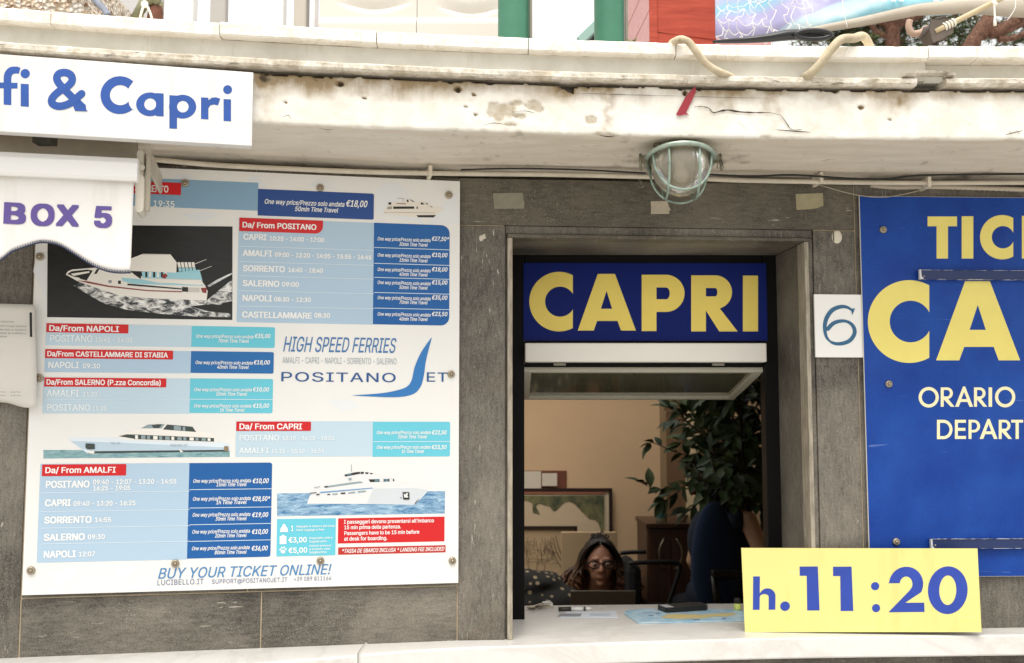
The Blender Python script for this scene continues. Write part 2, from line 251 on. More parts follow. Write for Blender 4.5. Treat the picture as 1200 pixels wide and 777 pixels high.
# ------------------------------------------------------------------ lettering
FONT_DATA = r"""A192 7 0,81 203,110 203,185 0,158 0,115 121,106 149,93 191,98 191,85 148,76 121,34 0;44 57,44 79,148 79,148 57
B182 24 0,24 203,96 203,110 203,122 200,132 196,140 191,147 184,152 177,156 168,158 159,159 150,159 141,157 134,155 128,151 123,147 118,143 114,137 111,132 109,126 107,126 105,132 104,139 102,145 98,151 94,156 88,161 81,164 74,166 64,167 54,166 45,164 35,160 27,154 19,147 12,138 7,127 3,113 1,99 0;50 23,98 23,112 24,124 27,132 32,138 38,141 46,142 55,142 61,140 68,137 74,133 79,128 83,122 87,116 90,108 92,99 92,50 92;50 114,95 114,102 115,109 116,115 118,121 122,125 126,129 131,132 136,134 142,134 149,133 157,130 165,125 172,118 177,108 180,96 181,50 181
C204 107 -3,90 -1,74 3,60 10,48 20,37 32,28 46,21 62,17 81,16 102,17 122,21 141,28 157,37 172,48 184,60 193,74 200,90 205,107 206,117 206,127 204,136 202,145 198,153 194,161 188,168 182,174 175,179 167,183 159,187 149,189 139,163 139,161 146,159 152,156 158,152 163,148 167,143 171,138 175,132 177,126 180,120 181,113 182,107 182,95 181,84 178,73 173,64 166,56 156,50 146,45 133,42 118,41 102,42 85,45 71,50 58,56 47,64 38,74 31,84 25,95 22,107 21,113 21,120 22,126 24,132 26,138 29,143 32,148 36,152 41,156 46,159 51,161 58,163 64,189 64,187 54,184 45,179 36,174 28,168 21,161 15,153 10,145 5,136 2,127 -1,117 -2
D201 88 0,38 0,38 23,86 23,101 24,115 27,127 32,137 39,145 49,152 60,156 72,159 87,160 102,159 118,156 132,152 144,146 155,137 164,128 171,117 176,103 180,88 181,37 181,37 203,90 203,109 202,126 198,141 191,154 182,165 170,173 156,180 140,183 122,185 102,183 82,180 64,173 47,165 34,153 22,140 12,125 6,107 1;50 203,50 0,24 0,24 203
E167 24 0,24 203,149 203,149 181,50 181,50 114,142 114,142 91,50 91,50 23,150 23,150 0
F164 24 0,24 203,148 203,148 181,50 181,50 111,138 111,138 88,50 88,50 0
G208 107 -3,90 -1,74 3,60 10,47 20,36 32,28 46,21 63,17 81,16 102,17 122,21 141,28 157,36 172,47 184,60 193,74 200,89 205,106 206,116 206,127 204,136 201,145 198,154 193,161 188,168 181,174 174,180 167,184 158,187 149,190 139,163 139,161 146,158 152,155 157,151 162,147 167,142 171,137 174,132 177,126 179,120 181,113 182,106 182,95 181,83 178,73 173,64 166,56 157,50 146,45 133,42 118,41 102,42 85,45 71,50 58,56 47,64 38,74 31,84 25,95 22,107 21,118 22,129 24,138 28,146 34,153 41,158 49,163 59,165 70,166 81,174 80,113 80,113 102,191 102,191 80,190 64,186 49,180 36,172 25,162 15,151 8,138 2,123 -2
H207 24 0,24 203,50 203,50 116,157 116,157 203,183 203,183 0,157 0,157 93,50 93,50 0
I120 12 0,12 23,47 23,47 181,12 181,12 203,108 203,108 181,73 181,73 23,108 23,108 0
J159 74 -3,57 -1,42 4,30 13,21 25,15 40,13 58,13 69,39 69,39 58,40 47,43 37,49 30,56 24,64 21,74 20,84 21,92 24,99 30,104 37,108 47,109 58,109 203,135 203,135 58,133 40,127 25,118 13,105 4,91 -1
K187 42 58,42 86,56 104,70 121,85 138,145 203,179 203,92 110,91 110;24 0,24 203,50 203,50 134,50 90,50 77,50 0;149 0,75 104,91 124,179 0
L157 24 0,24 203,50 203,50 23,144 23,144 0
M251 24 0,24 203,61 203,111 75,115 64,120 49,125 34,129 20,123 20,127 33,132 48,137 63,141 75,191 203,227 203,227 0,202 0,202 116,202 131,202 147,202 165,203 183,205 183,199 164,193 145,187 129,182 116,137 0,114 0,68 116,64 128,58 144,52 163,45 183,48 183,48 166,48 149,49 131,49 116,49 0
N209 24 0,24 203,54 203,137 73,145 60,155 43,166 22,162 21,160 43,160 63,160 78,160 203,185 203,185 0,155 0,81 116,71 132,59 152,43 181,48 181,49 153,50 131,50 116,50 0
O213 107 -3,90 -1,74 3,60 10,48 20,37 32,28 46,21 62,17 81,16 102,17 122,21 141,28 157,37 172,48 184,60 193,74 200,90 205,107 206,123 205,139 200,153 193,166 184,177 172,186 157,192 141,196 122,197 102,196 81,192 62,186 46,177 32,166 20,153 10,139 3,123 -1;107 21,118 22,130 25,140 30,149 37,157 47,163 58,168 70,171 85,172 102,171 118,168 133,163 146,157 157,149 166,140 173,130 178,118 181,107 182,95 181,84 178,74 173,65 166,57 157,50 146,45 133,42 118,41 102,42 85,45 70,50 58,57 47,65 38,74 30,84 25,95 22
P178 24 0,24 203,94 203,109 203,122 200,133 195,142 189,150 181,156 172,160 162,163 151,163 139,163 127,160 116,156 106,150 97,142 89,133 83,122 78,109 75,94 74,44 74,44 97,93 97,103 98,112 99,119 102,125 106,130 112,133 117,136 124,137 131,138 139,137 147,136 154,133 161,130 166,125 171,119 175,112 178,103 180,93 181,50 181,50 0
Q213 98 64,125 64,148 34,153 26,187 -19,160 -19,138 11,132 18;107 -3,90 -1,74 3,60 10,48 20,37 32,28 46,21 62,17 81,16 102,17 122,21 141,28 157,37 172,48 184,60 193,74 200,90 205,107 206,123 205,139 200,153 193,166 184,177 172,186 157,192 141,196 122,197 102,196 81,192 62,186 46,177 32,166 20,153 10,139 3,123 -1;107 21,118 22,130 25,140 30,149 37,157 47,163 58,168 70,171 85,172 102,171 118,168 133,163 146,157 157,149 166,140 173,130 178,118 181,107 182,95 181,84 178,74 173,65 166,57 157,50 146,45 133,42 118,41 102,42 85,45 70,50 58,57 47,65 38,74 30,84 25,95 22
R180 24 0,24 203,94 203,109 203,122 200,133 195,143 189,150 182,156 173,160 163,163 152,164 141,163 129,160 118,156 109,150 100,142 93,133 87,122 83,109 80,94 79,39 79,39 102,93 102,103 103,112 104,119 107,125 110,130 115,133 120,136 126,138 133,138 141,138 148,136 156,133 162,130 167,125 172,119 176,112 179,103 180,93 181,50 181,50 0;141 0,92 92,121 92,171 0
S179 89 -4,75 -3,62 0,51 4,41 9,32 16,26 24,20 33,17 44,15 55,42 55,43 47,46 41,49 35,54 30,60 26,67 23,74 21,82 20,89 20,98 20,107 22,114 24,121 27,127 32,132 37,135 42,138 49,138 56,138 62,136 67,133 72,129 75,124 79,118 82,98 89,73 96,58 101,45 108,34 116,27 125,22 136,21 149,22 160,25 170,30 179,37 187,45 194,55 199,66 203,78 205,91 206,104 205,116 203,126 199,136 194,144 187,151 179,156 171,159 161,160 151,135 151,133 161,128 169,121 175,112 180,102 182,90 183,82 183,74 181,67 179,61 176,56 172,51 167,48 162,47 156,46 150,47 144,49 138,52 133,57 129,62 126,68 123,85 117,106 112,125 105,131 103,138 99,143 95,149 90,154 85,158 79,161 72,163 64,163 55,162 45,159 35,155 25,148 17,139 10,129 4,118 0,104 -3
T179 13 181,13 203,167 203,167 181,103 181,103 0,77 0,77 181
U207 104 -3,88 -2,74 1,62 6,51 13,41 22,34 32,28 43,25 56,24 69,24 203,50 203,50 71,50 62,53 53,56 45,61 38,68 32,75 27,83 24,93 21,104 21,114 21,124 24,132 27,140 32,146 38,151 45,154 53,156 62,157 71,157 203,183 203,183 69,182 56,178 43,173 32,166 22,156 13,145 6,133 1,119 -2
V192 82 0,7 203,34 203,77 82,86 55,99 12,94 12,107 55,116 82,158 203,185 203,111 0
W274 62 0,7 203,33 203,65 78,70 58,75 37,79 16,76 16,80 37,85 58,90 78,122 203,152 203,185 78,190 58,194 37,199 16,195 16,200 37,204 58,209 78,241 203,268 203,212 0,182 0,147 129,141 157,134 190,140 190,134 158,127 129,92 0
X190 7 0,87 114,87 95,12 203,42 203,71 160,82 144,89 132,97 117,93 117,101 131,109 144,119 160,149 203,178 203,104 96,104 115,182 0,153 0,117 52,107 66,100 78,92 92,98 92,90 79,82 66,73 52,37 0
Y189 81 0,81 83,7 203,36 203,77 138,89 117,100 92,89 92,100 117,112 138,152 203,182 203,107 83,107 0
Z175 17 0,17 19,109 154,122 172,136 190,139 182,114 181,89 181,16 181,16 203,159 203,159 185,67 51,54 32,39 13,36 22,61 23,86 23,160 23,160 0
a156 64 -3,55 -3,46 -1,38 2,30 6,24 11,19 18,15 25,13 34,12 43,13 51,14 58,17 64,21 69,26 74,31 77,37 80,43 82,50 84,71 88,93 91,106 94,110 102,110 103,110 109,109 114,107 119,104 123,100 126,96 129,91 131,85 132,78 132,71 132,65 131,60 129,47 120,40 110,16 116,20 125,25 132,31 138,38 143,45 147,53 150,61 152,69 153,78 154,96 152,102 150,108 147,114 144,120 140,125 134,129 128,132 120,134 111,135 101,135 0,111 0,111 21,109 21,101 10,97 6,92 3,86 0,80 -2,72 -3;68 18,77 19,85 21,91 23,97 27,102 32,105 37,108 43,110 49,110 55,110 76,104 73,93 70,80 68,70 67,54 63,49 61,45 59,41 56,39 52,37 47,37 42,37 37,39 33,41 29,44 26,48 23,52 21,57 19,62 18
b170 92 -3,83 -3,75 -1,69 2,64 5,59 9,55 12,47 23,45 23,45 0,21 0,21 203,45 203,45 128,47 128,55 138,59 142,63 146,69 149,75 152,83 153,92 154,104 153,115 149,125 144,134 137,142 128,148 117,152 105,155 91,156 76,155 60,152 46,148 34,142 23,134 14,125 6,115 1,104 -2;88 19,97 20,105 22,112 26,118 32,123 39,126 47,129 56,131 65,131 76,131 86,129 96,126 104,123 112,118 119,112 125,105 129,97 131,88 132,79 131,71 129,64 125,59 120,54 113,50 105,47 96,46 86,45 76,46 65,47 55,50 46,54 38,59 31,65 26,71 22,79 19
c158 83 -3,70 -2,58 1,47 7,37 14,29 23,22 34,18 46,15 60,14 75,15 90,18 104,22 116,29 127,37 137,47 144,58 149,70 153,83 154,90 153,97 152,104 151,110 149,116 146,122 142,127 138,132 134,136 129,139 123,142 117,145 111,121 105,116 116,108 124,97 130,83 132,74 131,65 128,58 124,52 118,47 111,43 103,41 95,39 85,39 75,39 65,41 56,43 47,47 39,52 32,58 26,65 22,74 19,83 19,97 21,108 26,117 35,122 47,145 41,143 34,140 28,136 22,132 17,128 13,122 9,117 5,111 2,104 0,98 -2,90 -3
d170 78 -3,66 -2,55 1,45 6,36 14,28 23,22 34,17 46,15 60,14 76,15 91,17 105,22 117,28 128,36 137,45 144,55 149,66 153,78 154,87 153,95 152,101 149,107 146,111 142,115 138,122 128,124 128,124 203,149 203,149 0,125 0,125 23,123 23,115 12,111 9,106 5,101 2,95 -1,87 -3;82 19,90 19,98 22,105 26,111 31,116 38,120 46,122 55,124 65,125 76,124 86,123 96,120 105,116 113,111 120,105 125,99 129,91 131,82 132,73 131,65 129,58 125,52 119,47 112,43 104,41 96,39 86,39 76,39 65,41 56,43 47,47 39,52 32,58 26,65 22,73 20
e162 85 -3,71 -2,58 1,47 7,37 14,29 23,22 34,18 46,15 60,14 75,15 90,17 104,22 116,28 127,37 136,46 144,57 149,69 153,82 154,90 153,98 152,106 150,114 146,121 142,128 136,134 130,139 122,143 113,146 102,148 91,148 78,148 68,30 68,30 88,135 88,124 81,123 90,122 99,119 107,115 114,111 121,105 126,98 129,91 131,82 132,73 131,65 129,59 125,53 120,47 115,44 108,41 100,39 93,38 84,38 71,39 60,41 51,44 42,49 35,54 29,60 25,68 21,76 19,85 18,91 19,96 20,101 21,106 23,110 26,114 29,117 33,120 37,122 42,146 36,143 29,139 22,134 16,128 10,121 6,113 2,104 -1,95 -3
f101 91 152,91 131,3 131,3 152;32 0,32 173,33 181,35 188,38 194,43 200,48 204,54 208,61 210,68 211,75 212,89 211,97 208,91 187,86 189,78 190,71 189,66 187,62 184,59 180,57 174,57 167,57 0
g170 83 -60,72 -60,62 -58,54 -56,46 -53,39 -49,33 -44,28 -39,24 -33,20 -28,41 -16,49 -26,52 -30,57 -33,62 -35,68 -37,75 -39,83 -39,94 -38,104 -35,113 -30,119 -23,123 -14,125 -2,125 27,122 27,115 17,111 13,106 9,101 6,95 4,87 2,78 2,66 3,55 6,45 11,36 17,28 26,22 36,17 48,15 62,14 76,15 91,17 105,22 117,28 128,36 137,45 144,55 149,66 153,78 154,87 153,95 152,101 149,107 146,112 142,115 138,123 128,125 128,125 152,149 152,149 -4,148 -16,145 -27,140 -36,134 -43,125 -50,116 -54,106 -58,95 -60;82 24,91 24,99 27,105 30,111 35,116 41,120 48,123 57,124 67,125 77,124 87,123 97,120 106,116 113,111 120,106 125,99 129,91 131,82 132,73 131,65 129,58 125,52 119,47 113,43 105,41 96,39 87,39 77,39 67,41 57,43 49,47 42,52 35,58 30,65 27,73 24
h164 45 91,45 0,21 0,21 203,45 203,45 115,41 115,46 127,53 138,61 145,70 150,80 153,91 154,101 153,110 151,118 147,125 143,131 136,136 128,140 119,142 108,143 96,143 0,118 0,118 94,117 105,114 114,109 122,102 127,94 131,84 132,77 131,70 130,64 127,59 123,54 119,51 113,48 107,46 99
i67 21 0,21 152,45 152,45 0;33 177,29 178,25 179,22 182,19 185,17 189,17 193,17 198,19 201,22 205,25 207,29 209,33 209,38 209,42 207,46 205,48 201,50 198,51 193,50 189,48 185,46 182,42 179,38 178
j67 21 152,45 152,45 -12,45 -21,43 -29,41 -36,37 -42,32 -48,26 -52,19 -55,11 -56,2 -57,-4 -57,-4 -35,1 -35,7 -34,12 -32,16 -29,19 -24,21 -18,21 -12;33 177,29 178,25 179,21 182,19 185,17 189,16 193,17 198,19 201,21 205,25 207,29 209,33 209,38 209,42 207,45 205,48 201,50 198,50 193,50 189,48 185,45 182,42 179,38 178
k152 44 55,44 85,48 85,114 152,144 152,74 80,71 80;21 0,21 203,45 203,45 0;118 0,59 74,76 91,149 0
l76 56 -1,45 0,36 3,30 8,25 15,22 24,21 34,21 203,45 203,45 39,46 33,47 28,48 25,50 23,54 21,58 21,64 21,68 22,72 1,65 0
m244 21 0,21 152,45 152,45 118,43 118,45 126,49 133,53 138,58 143,63 147,69 150,75 153,81 154,88 154,98 153,107 150,115 144,121 137,126 128,128 118,125 118,127 125,131 132,135 137,140 142,146 147,152 150,159 152,167 154,175 154,183 154,191 152,199 149,206 144,211 138,216 131,220 123,222 113,223 102,223 0,198 0,198 101,197 111,194 119,189 125,183 129,175 131,167 132,161 132,155 130,150 128,145 125,141 121,138 116,136 111,135 105,134 99,134 0,110 0,110 104,109 112,106 119,101 124,95 129,88 131,80 132,74 132,68 130,63 128,58 125,54 121,50 116,48 110,46 103,45 95,45 0
n164 45 91,45 0,21 0,21 152,45 152,45 115,41 115,46 127,53 138,61 145,70 150,80 153,91 154,101 153,110 151,118 147,125 143,131 136,136 128,140 119,142 108,143 96,143 0,118 0,118 94,117 105,114 114,109 122,102 127,94 131,84 132,77 131,70 130,64 127,59 123,54 119,51 113,48 107,46 99
o166 83 -3,70 -2,58 1,47 7,37 14,29 23,22 34,18 46,15 60,14 75,15 90,18 104,22 116,29 127,37 137,47 144,58 149,70 153,83 154,96 153,109 149,119 144,129 137,137 127,144 116,149 104,151 90,152 75,151 60,149 46,144 34,137 23,129 14,119 7,109 1,96 -2;83 19,92 19,101 22,108 26,114 32,119 39,123 47,126 56,127 65,128 75,127 85,126 94,123 103,119 111,114 118,108 124,101 128,92 131,83 132,74 131,65 128,58 124,52 118,47 111,43 103,41 95,39 85,39 75,39 65,41 56,43 47,47 39,52 32,58 26,65 22,74 19
p170 21 -57,21 152,45 152,45 128,47 128,55 138,59 142,63 146,69 149,75 152,83 153,92 154,104 153,115 149,125 144,134 137,142 128,148 117,152 105,155 91,156 76,155 60,152 46,148 34,142 23,134 14,125 6,115 1,104 -2,92 -3,83 -3,75 -1,69 2,64 5,59 9,55 12,47 23,45 23,45 -57;88 19,97 20,105 22,112 26,118 32,123 39,126 47,129 56,131 65,131 76,131 86,129 96,126 104,123 112,118 119,112 125,105 129,97 131,88 132,79 131,71 129,64 125,59 120,54 113,50 105,47 96,46 86,45 76,46 65,47 55,50 46,54 38,59 31,65 26,71 22,79 19
q170 149 -57,124 -57,124 23,122 23,115 12,111 9,106 5,101 2,95 -1,87 -3,78 -3,66 -2,55 1,45 6,36 14,28 23,22 34,17 46,15 60,14 76,15 91,17 105,22 117,28 128,36 137,45 144,55 149,66 153,78 154,87 153,95 152,101 149,107 146,111 142,115 138,123 128,125 128,125 152,149 152;82 19,90 19,98 22,105 26,111 31,116 38,120 46,122 55,124 65,125 76,124 86,123 96,120 105,116 113,111 120,105 125,99 129,91 131,82 132,73 131,65 129,58 125,52 119,47 112,43 104,41 96,39 86,39 76,39 65,41 56,43 47,47 39,52 32,58 26,65 22,73 20
r104 21 0,21 152,45 152,45 128,46 128,50 135,55 142,61 147,68 151,77 153,85 154,92 154,97 153,97 129,92 130,83 130,76 130,69 128,64 126,58 123,54 118,50 113,48 108,46 102,45 95,45 0
s146 73 -3,63 -3,53 -1,45 1,37 5,30 10,25 15,20 22,16 29,14 38,38 43,40 35,44 29,50 24,56 21,64 19,73 18,82 19,91 21,98 25,103 30,106 35,107 41,107 46,105 51,102 54,97 57,92 60,85 62,60 68,47 72,37 77,29 83,23 91,20 100,19 110,20 118,22 126,26 133,31 139,38 144,46 148,55 151,65 153,75 154,85 153,94 152,102 149,108 145,115 141,120 136,124 130,127 123,130 116,107 111,105 116,101 122,97 126,91 130,84 132,75 133,66 132,59 130,52 127,47 122,44 117,43 111,44 106,46 101,50 97,54 94,61 91,69 89,92 84,104 80,115 75,122 69,128 61,131 52,132 43,132 34,129 26,125 19,119 12,112 7,104 3,95 -1,84 -3
t91 82 152,82 131,3 131,3 152;26 188,50 188,50 39,51 33,52 28,54 25,58 22,62 20,68 20,74 20,81 21,85 1,77 -1,67 -2,55 -1,45 3,37 9,31 16,27 26,26 37
u164 73 -2,63 -1,54 1,46 4,39 9,33 16,28 23,24 33,22 44,21 56,21 152,45 152,45 58,46 47,50 37,55 30,62 25,70 21,80 20,87 21,94 22,100 25,105 28,110 33,113 39,116 45,118 53,118 61,118 152,143 152,143 0,119 0,119 37,123 37,118 24,111 14,103 7,94 2,84 -1
v156 65 0,7 152,34 152,66 62,75 35,82 8,74 8,81 35,90 62,122 152,149 152,91 0
w227 55 0,9 152,35 152,53 85,62 55,70 17,66 17,74 54,82 85,101 152,127 152,145 85,153 54,161 17,157 17,165 54,173 85,192 152,218 152,172 0,147 0,128 69,122 90,116 112,111 135,116 135,111 112,105 90,99 69,79 0
x151 8 0,69 87,68 68,11 152,40 152,59 122,72 101,83 82,70 82,81 101,93 122,113 152,141 152,83 67,83 86,143 0,115 0,92 34,80 54,69 73,82 73,71 54,59 34,37 0
y156 19 -55,25 -34,29 -35,42 -36,45 -34,49 -32,52 -30,55 -26,58 -20,60 -14,65 -1,7 152,34 152,66 62,75 35,82 8,73 8,81 35,90 62,122 152,149 152,82 -23,78 -31,75 -37,71 -43,66 -47,61 -51,56 -54,50 -56,43 -58,37 -58,26 -57
z152 17 0,17 18,102 128,102 129,19 129,19 152,133 152,133 132,50 24,50 23,135 23,135 0
0181 91 -3,76 -1,63 3,52 10,42 19,34 31,28 45,23 62,20 81,19 102,20 122,23 141,28 158,34 172,42 184,52 194,63 201,77 205,91 206,105 205,118 201,129 194,139 184,147 172,154 158,158 141,161 122,162 102,161 81,158 62,154 45,147 31,139 19,129 10,118 3,105 -1;91 20,100 21,109 24,116 29,122 37,128 46,132 57,135 70,137 85,138 102,137 118,135 133,132 146,128 157,122 167,116 174,109 179,100 183,91 184,81 183,73 179,65 174,59 167,53 157,49 146,46 133,44 118,44 102,44 85,46 70,49 57,53 46,59 37,65 29,73 24,81 21
1181 31 0,31 22,156 22,156 0;110 203,110 0,85 0,85 179,84 179,34 143,34 171,79 203
2181 26 0,26 19,94 91,113 113,117 119,121 125,124 131,126 136,128 142,128 149,128 155,126 162,123 167,119 172,115 176,109 180,103 182,96 183,89 184,82 183,75 182,69 179,64 175,59 171,56 165,53 159,51 152,51 145,26 145,27 156,30 167,34 177,41 185,48 193,57 198,67 203,78 205,90 206,102 205,113 203,122 199,131 193,138 186,144 178,149 169,152 159,152 149,152 142,151 134,148 127,145 120,140 112,134 103,127 94,118 83,107 72,61 24,61 23,156 23,156 0
3181 87 -3,75 -2,64 0,53 4,43 9,35 15,28 23,23 32,19 42,17 53,44 53,45 46,47 40,51 35,55 30,60 27,66 24,73 22,80 20,87 20,95 20,103 22,110 24,116 28,122 32,126 37,129 43,131 50,132 58,131 65,129 72,126 78,122 84,117 89,110 93,102 96,92 98,80 99,63 99,63 120,115 179,115 181,28 181,28 203,149 203,149 184,85 111,85 116,99 116,112 114,123 110,133 105,142 97,148 89,153 79,156 69,157 58,156 47,153 36,148 26,141 18,133 11,123 5,113 1,100 -2
4181 16 42,16 63,99 203,124 203,43 66,43 65,165 65,165 42;113 0,113 48,113 58,113 127,137 127,137 0
5181 88 -3,77 -2,66 0,56 4,47 10,39 16,33 24,28 33,25 42,24 52,49 52,50 46,52 41,55 36,59 31,64 27,69 24,75 22,82 20,88 20,96 21,104 23,110 26,116 30,122 35,126 42,129 49,131 57,131 65,130 73,129 81,125 88,121 95,116 100,110 105,103 108,95 110,87 111,80 110,74 109,67 107,61 105,56 102,51 98,27 101,38 203,147 203,147 181,60 181,54 121,59 124,65 127,71 130,78 132,85 133,92 133,101 133,109 131,118 128,125 125,132 120,138 114,143 108,148 100,152 92,154 84,156 75,156 65,155 53,152 41,148 30,141 21,133 13,123 6,113 1,101 -2
6181 91 -3,78 -2,67 1,57 6,48 12,40 20,34 30,29 40,26 52,25 65,26 75,28 85,32 96,37 107,45 121,55 136,101 203,129 203,60 104,58 104,66 115,78 123,83 124,88 125,94 126,106 125,117 122,126 118,135 112,142 105,148 96,152 86,155 75,156 63,155 51,152 39,147 29,141 20,133 12,124 6,114 1,103 -2;91 19,98 20,105 22,111 25,117 29,122 35,126 41,129 47,130 55,131 63,130 71,129 79,126 85,122 91,117 96,111 101,105 104,98 106,91 106,83 106,76 104,70 101,64 97,59 91,55 86,52 79,51 71,50 63,51 55,52 47,55 41,59 35,64 29,70 25,76 22,83 20
7181 39 0,129 179,129 181,25 181,25 203,156 203,156 179,66 0
8181 91 -3,77 -2,65 1,54 5,45 10,36 17,30 25,25 34,22 44,21 54,21 62,23 71,26 78,30 85,35 91,40 96,47 101,54 104,61 106,61 107,52 110,44 116,37 123,32 132,29 142,28 152,29 162,32 171,36 180,42 187,50 194,58 199,68 203,79 205,91 206,102 205,113 203,122 199,131 194,139 187,145 180,149 171,152 162,153 152,152 142,149 132,144 123,137 116,129 110,120 107,120 106,127 104,134 101,140 96,146 91,151 85,155 78,158 71,160 62,160 54,159 44,156 34,151 25,145 17,136 10,127 5,116 1,104 -2;91 20,99 20,107 22,114 24,120 27,125 32,129 37,132 42,134 49,135 55,134 63,132 69,129 75,125 81,119 85,113 89,106 92,99 94,91 94,82 94,75 92,68 89,62 85,56 81,52 75,49 69,47 63,46 55,47 49,49 42,52 37,56 32,61 27,67 24,74 22,82 20;91 116,97 116,104 118,110 120,115 123,119 127,123 132,126 138,127 144,128 150,127 157,126 163,123 168,120 173,115 177,110 180,104 182,98 183,91 184,83 183,77 182,71 180,66 177,61 173,58 168,55 163,54 157,53 150,54 144,55 138,58 132,61 127,66 123,71 120,77 118,84 116
9181 90 206,102 205,114 202,124 198,133 191,141 183,147 174,152 163,155 151,156 139,155 129,153 118,149 108,144 96,136 82,126 67,80 0,52 0,121 99,123 99,115 88,103 81,98 79,93 78,87 78,75 79,64 81,55 86,46 91,39 99,33 108,29 117,26 129,25 141,26 153,29 164,34 175,40 184,48 191,57 198,67 202,78 205;90 184,83 183,76 182,70 178,64 174,59 169,55 163,52 156,51 149,50 141,51 133,52 125,55 118,59 112,64 107,70 103,76 100,83 98,90 97,98 98,105 100,111 103,117 107,122 112,126 118,129 125,130 132,131 140,130 148,129 156,126 163,122 169,117 174,112 178,105 182,98 183
.75 38 -2,33 -1,29 1,25 4,22 7,20 12,20 16,20 21,22 26,25 29,29 32,33 34,38 35,43 34,47 32,51 29,54 26,56 21,56 16,56 12,54 7,51 4,47 1,43 -1
,75 15 -48,27 28,55 28,34 -48
:75 38 -2,33 -1,29 1,25 4,22 7,20 12,20 16,20 21,22 26,25 29,29 32,33 34,38 35,43 34,47 32,51 29,54 26,56 21,56 16,56 12,54 7,51 4,47 1,43 -1;38 108,33 109,29 111,25 114,22 117,20 122,20 126,20 131,22 136,25 139,29 142,33 144,38 145,43 144,47 142,51 139,54 136,56 131,56 126,56 122,54 117,51 114,47 111,43 109
;75 15 -48,27 28,55 28,34 -48;41 108,37 109,32 111,28 114,26 117,24 122,23 126,24 131,26 136,28 139,32 142,37 144,41 145,46 144,51 142,54 139,57 136,59 131,60 126,59 122,57 117,54 114,51 111,46 109
/100 94 213,28 -31,6 -31,71 213
-181 135 98,135 75,46 75,46 98
+181 79 14,79 145,102 145,102 14;25 69,25 90,156 90,156 69
(109 36 83,36 98,38 114,40 129,44 145,48 161,53 176,58 191,64 204,71 216,94 216,88 201,82 186,76 171,72 156,68 140,65 125,62 111,61 96,60 83,61 71,62 58,64 46,67 33,71 20,75 6,81 -8,87 -23,94 -38,71 -38,60 -19,51 2,45 22,40 42,37 63
)109 15 -38,22 -22,29 -7,34 7,39 21,43 34,45 47,47 59,48 71,49 83,48 96,47 111,45 125,42 140,38 156,33 171,28 186,22 201,15 216,39 216,45 204,51 191,57 176,62 161,66 145,69 129,72 113,73 98,74 83,73 62,70 42,65 21,58 1,49 -19,39 -38
'82 31 127,28 203,54 203,51 127
!78 27 64,25 203,53 203,51 64;39 -2,34 -1,30 1,26 4,23 7,21 12,21 16,21 21,23 25,26 29,30 32,34 34,39 35,44 34,48 32,52 29,55 25,57 21,57 16,57 12,55 7,52 4,48 1,44 -1
*181 81 89,82 132,46 109,36 126,74 146,36 166,46 184,82 160,81 203,100 203,98 160,135 184,145 166,106 146,145 126,135 109,98 132,100 89
@270 142 -54,123 -53,105 -50,89 -46,74 -39,60 -31,49 -21,39 -10,31 4,24 19,20 35,17 53,16 72,17 90,20 108,25 124,31 138,39 152,49 163,60 173,74 182,88 188,104 193,121 196,140 197,157 196,174 193,189 188,202 181,215 173,225 163,234 152,241 140,247 127,251 114,253 100,254 86,254 76,253 66,252 57,251 47,249 38,246 30,242 23,237 17,231 11,225 7,216 5,207 4,191 7,185 9,181 11,176 14,173 18,170 22,169 27,168 27,165 22,161 16,155 12,149 8,140 6,131 5,119 6,109 9,100 14,93 21,86 29,82 39,78 49,76 61,75 73,76 85,79 96,83 106,88 115,95 123,103 129,112 133,122 136,132 137,140 137,148 135,154 132,159 129,163 126,166 122,168 122,168 134,189 134,189 44,190 39,191 34,194 30,197 26,202 24,207 24,213 24,219 27,223 30,226 36,228 42,230 51,231 61,232 73,232 86,232 98,230 109,227 120,222 131,216 141,209 149,201 157,191 164,180 169,168 174,154 176,139 177,124 176,110 174,97 170,85 164,75 157,65 149,58 139,51 128,46 115,42 102,40 87,39 71,40 55,42 40,46 26,51 14,58 3,66 -7,75 -15,86 -22,98 -27,112 -31,127 -33,143 -34,165 -32,183 -28,196 -23,202 -43,186 -48,164 -52;132 26,140 27,147 28,153 31,158 35,162 41,165 47,167 55,168 64,169 74,168 84,167 93,165 99,161 105,157 110,152 113,147 115,140 116,132 117,125 116,119 114,113 111,108 107,104 101,101 95,99 89,97 81,97 74,97 66,98 58,100 50,103 43,107 37,112 33,117 29,124 27
€185 146 132,136 112,7 112,14 132;128 92,119 72,7 72,14 92;169 185,159 164,146 173,132 180,115 182,105 181,94 178,85 173,77 166,70 157,64 146,60 133,57 118,57 102,57 85,60 70,64 57,70 47,77 37,85 30,94 25,105 22,115 21,132 23,146 30,158 38,169 17,161 11,153 6,144 2,135 0,125 -2,115 -3,100 -1,85 3,72 10,60 19,50 32,42 46,36 62,32 81,31 102,32 122,36 141,42 157,50 172,60 184,72 194,85 201,100 205,115 206,125 206,135 204,144 201,153 197,162 192
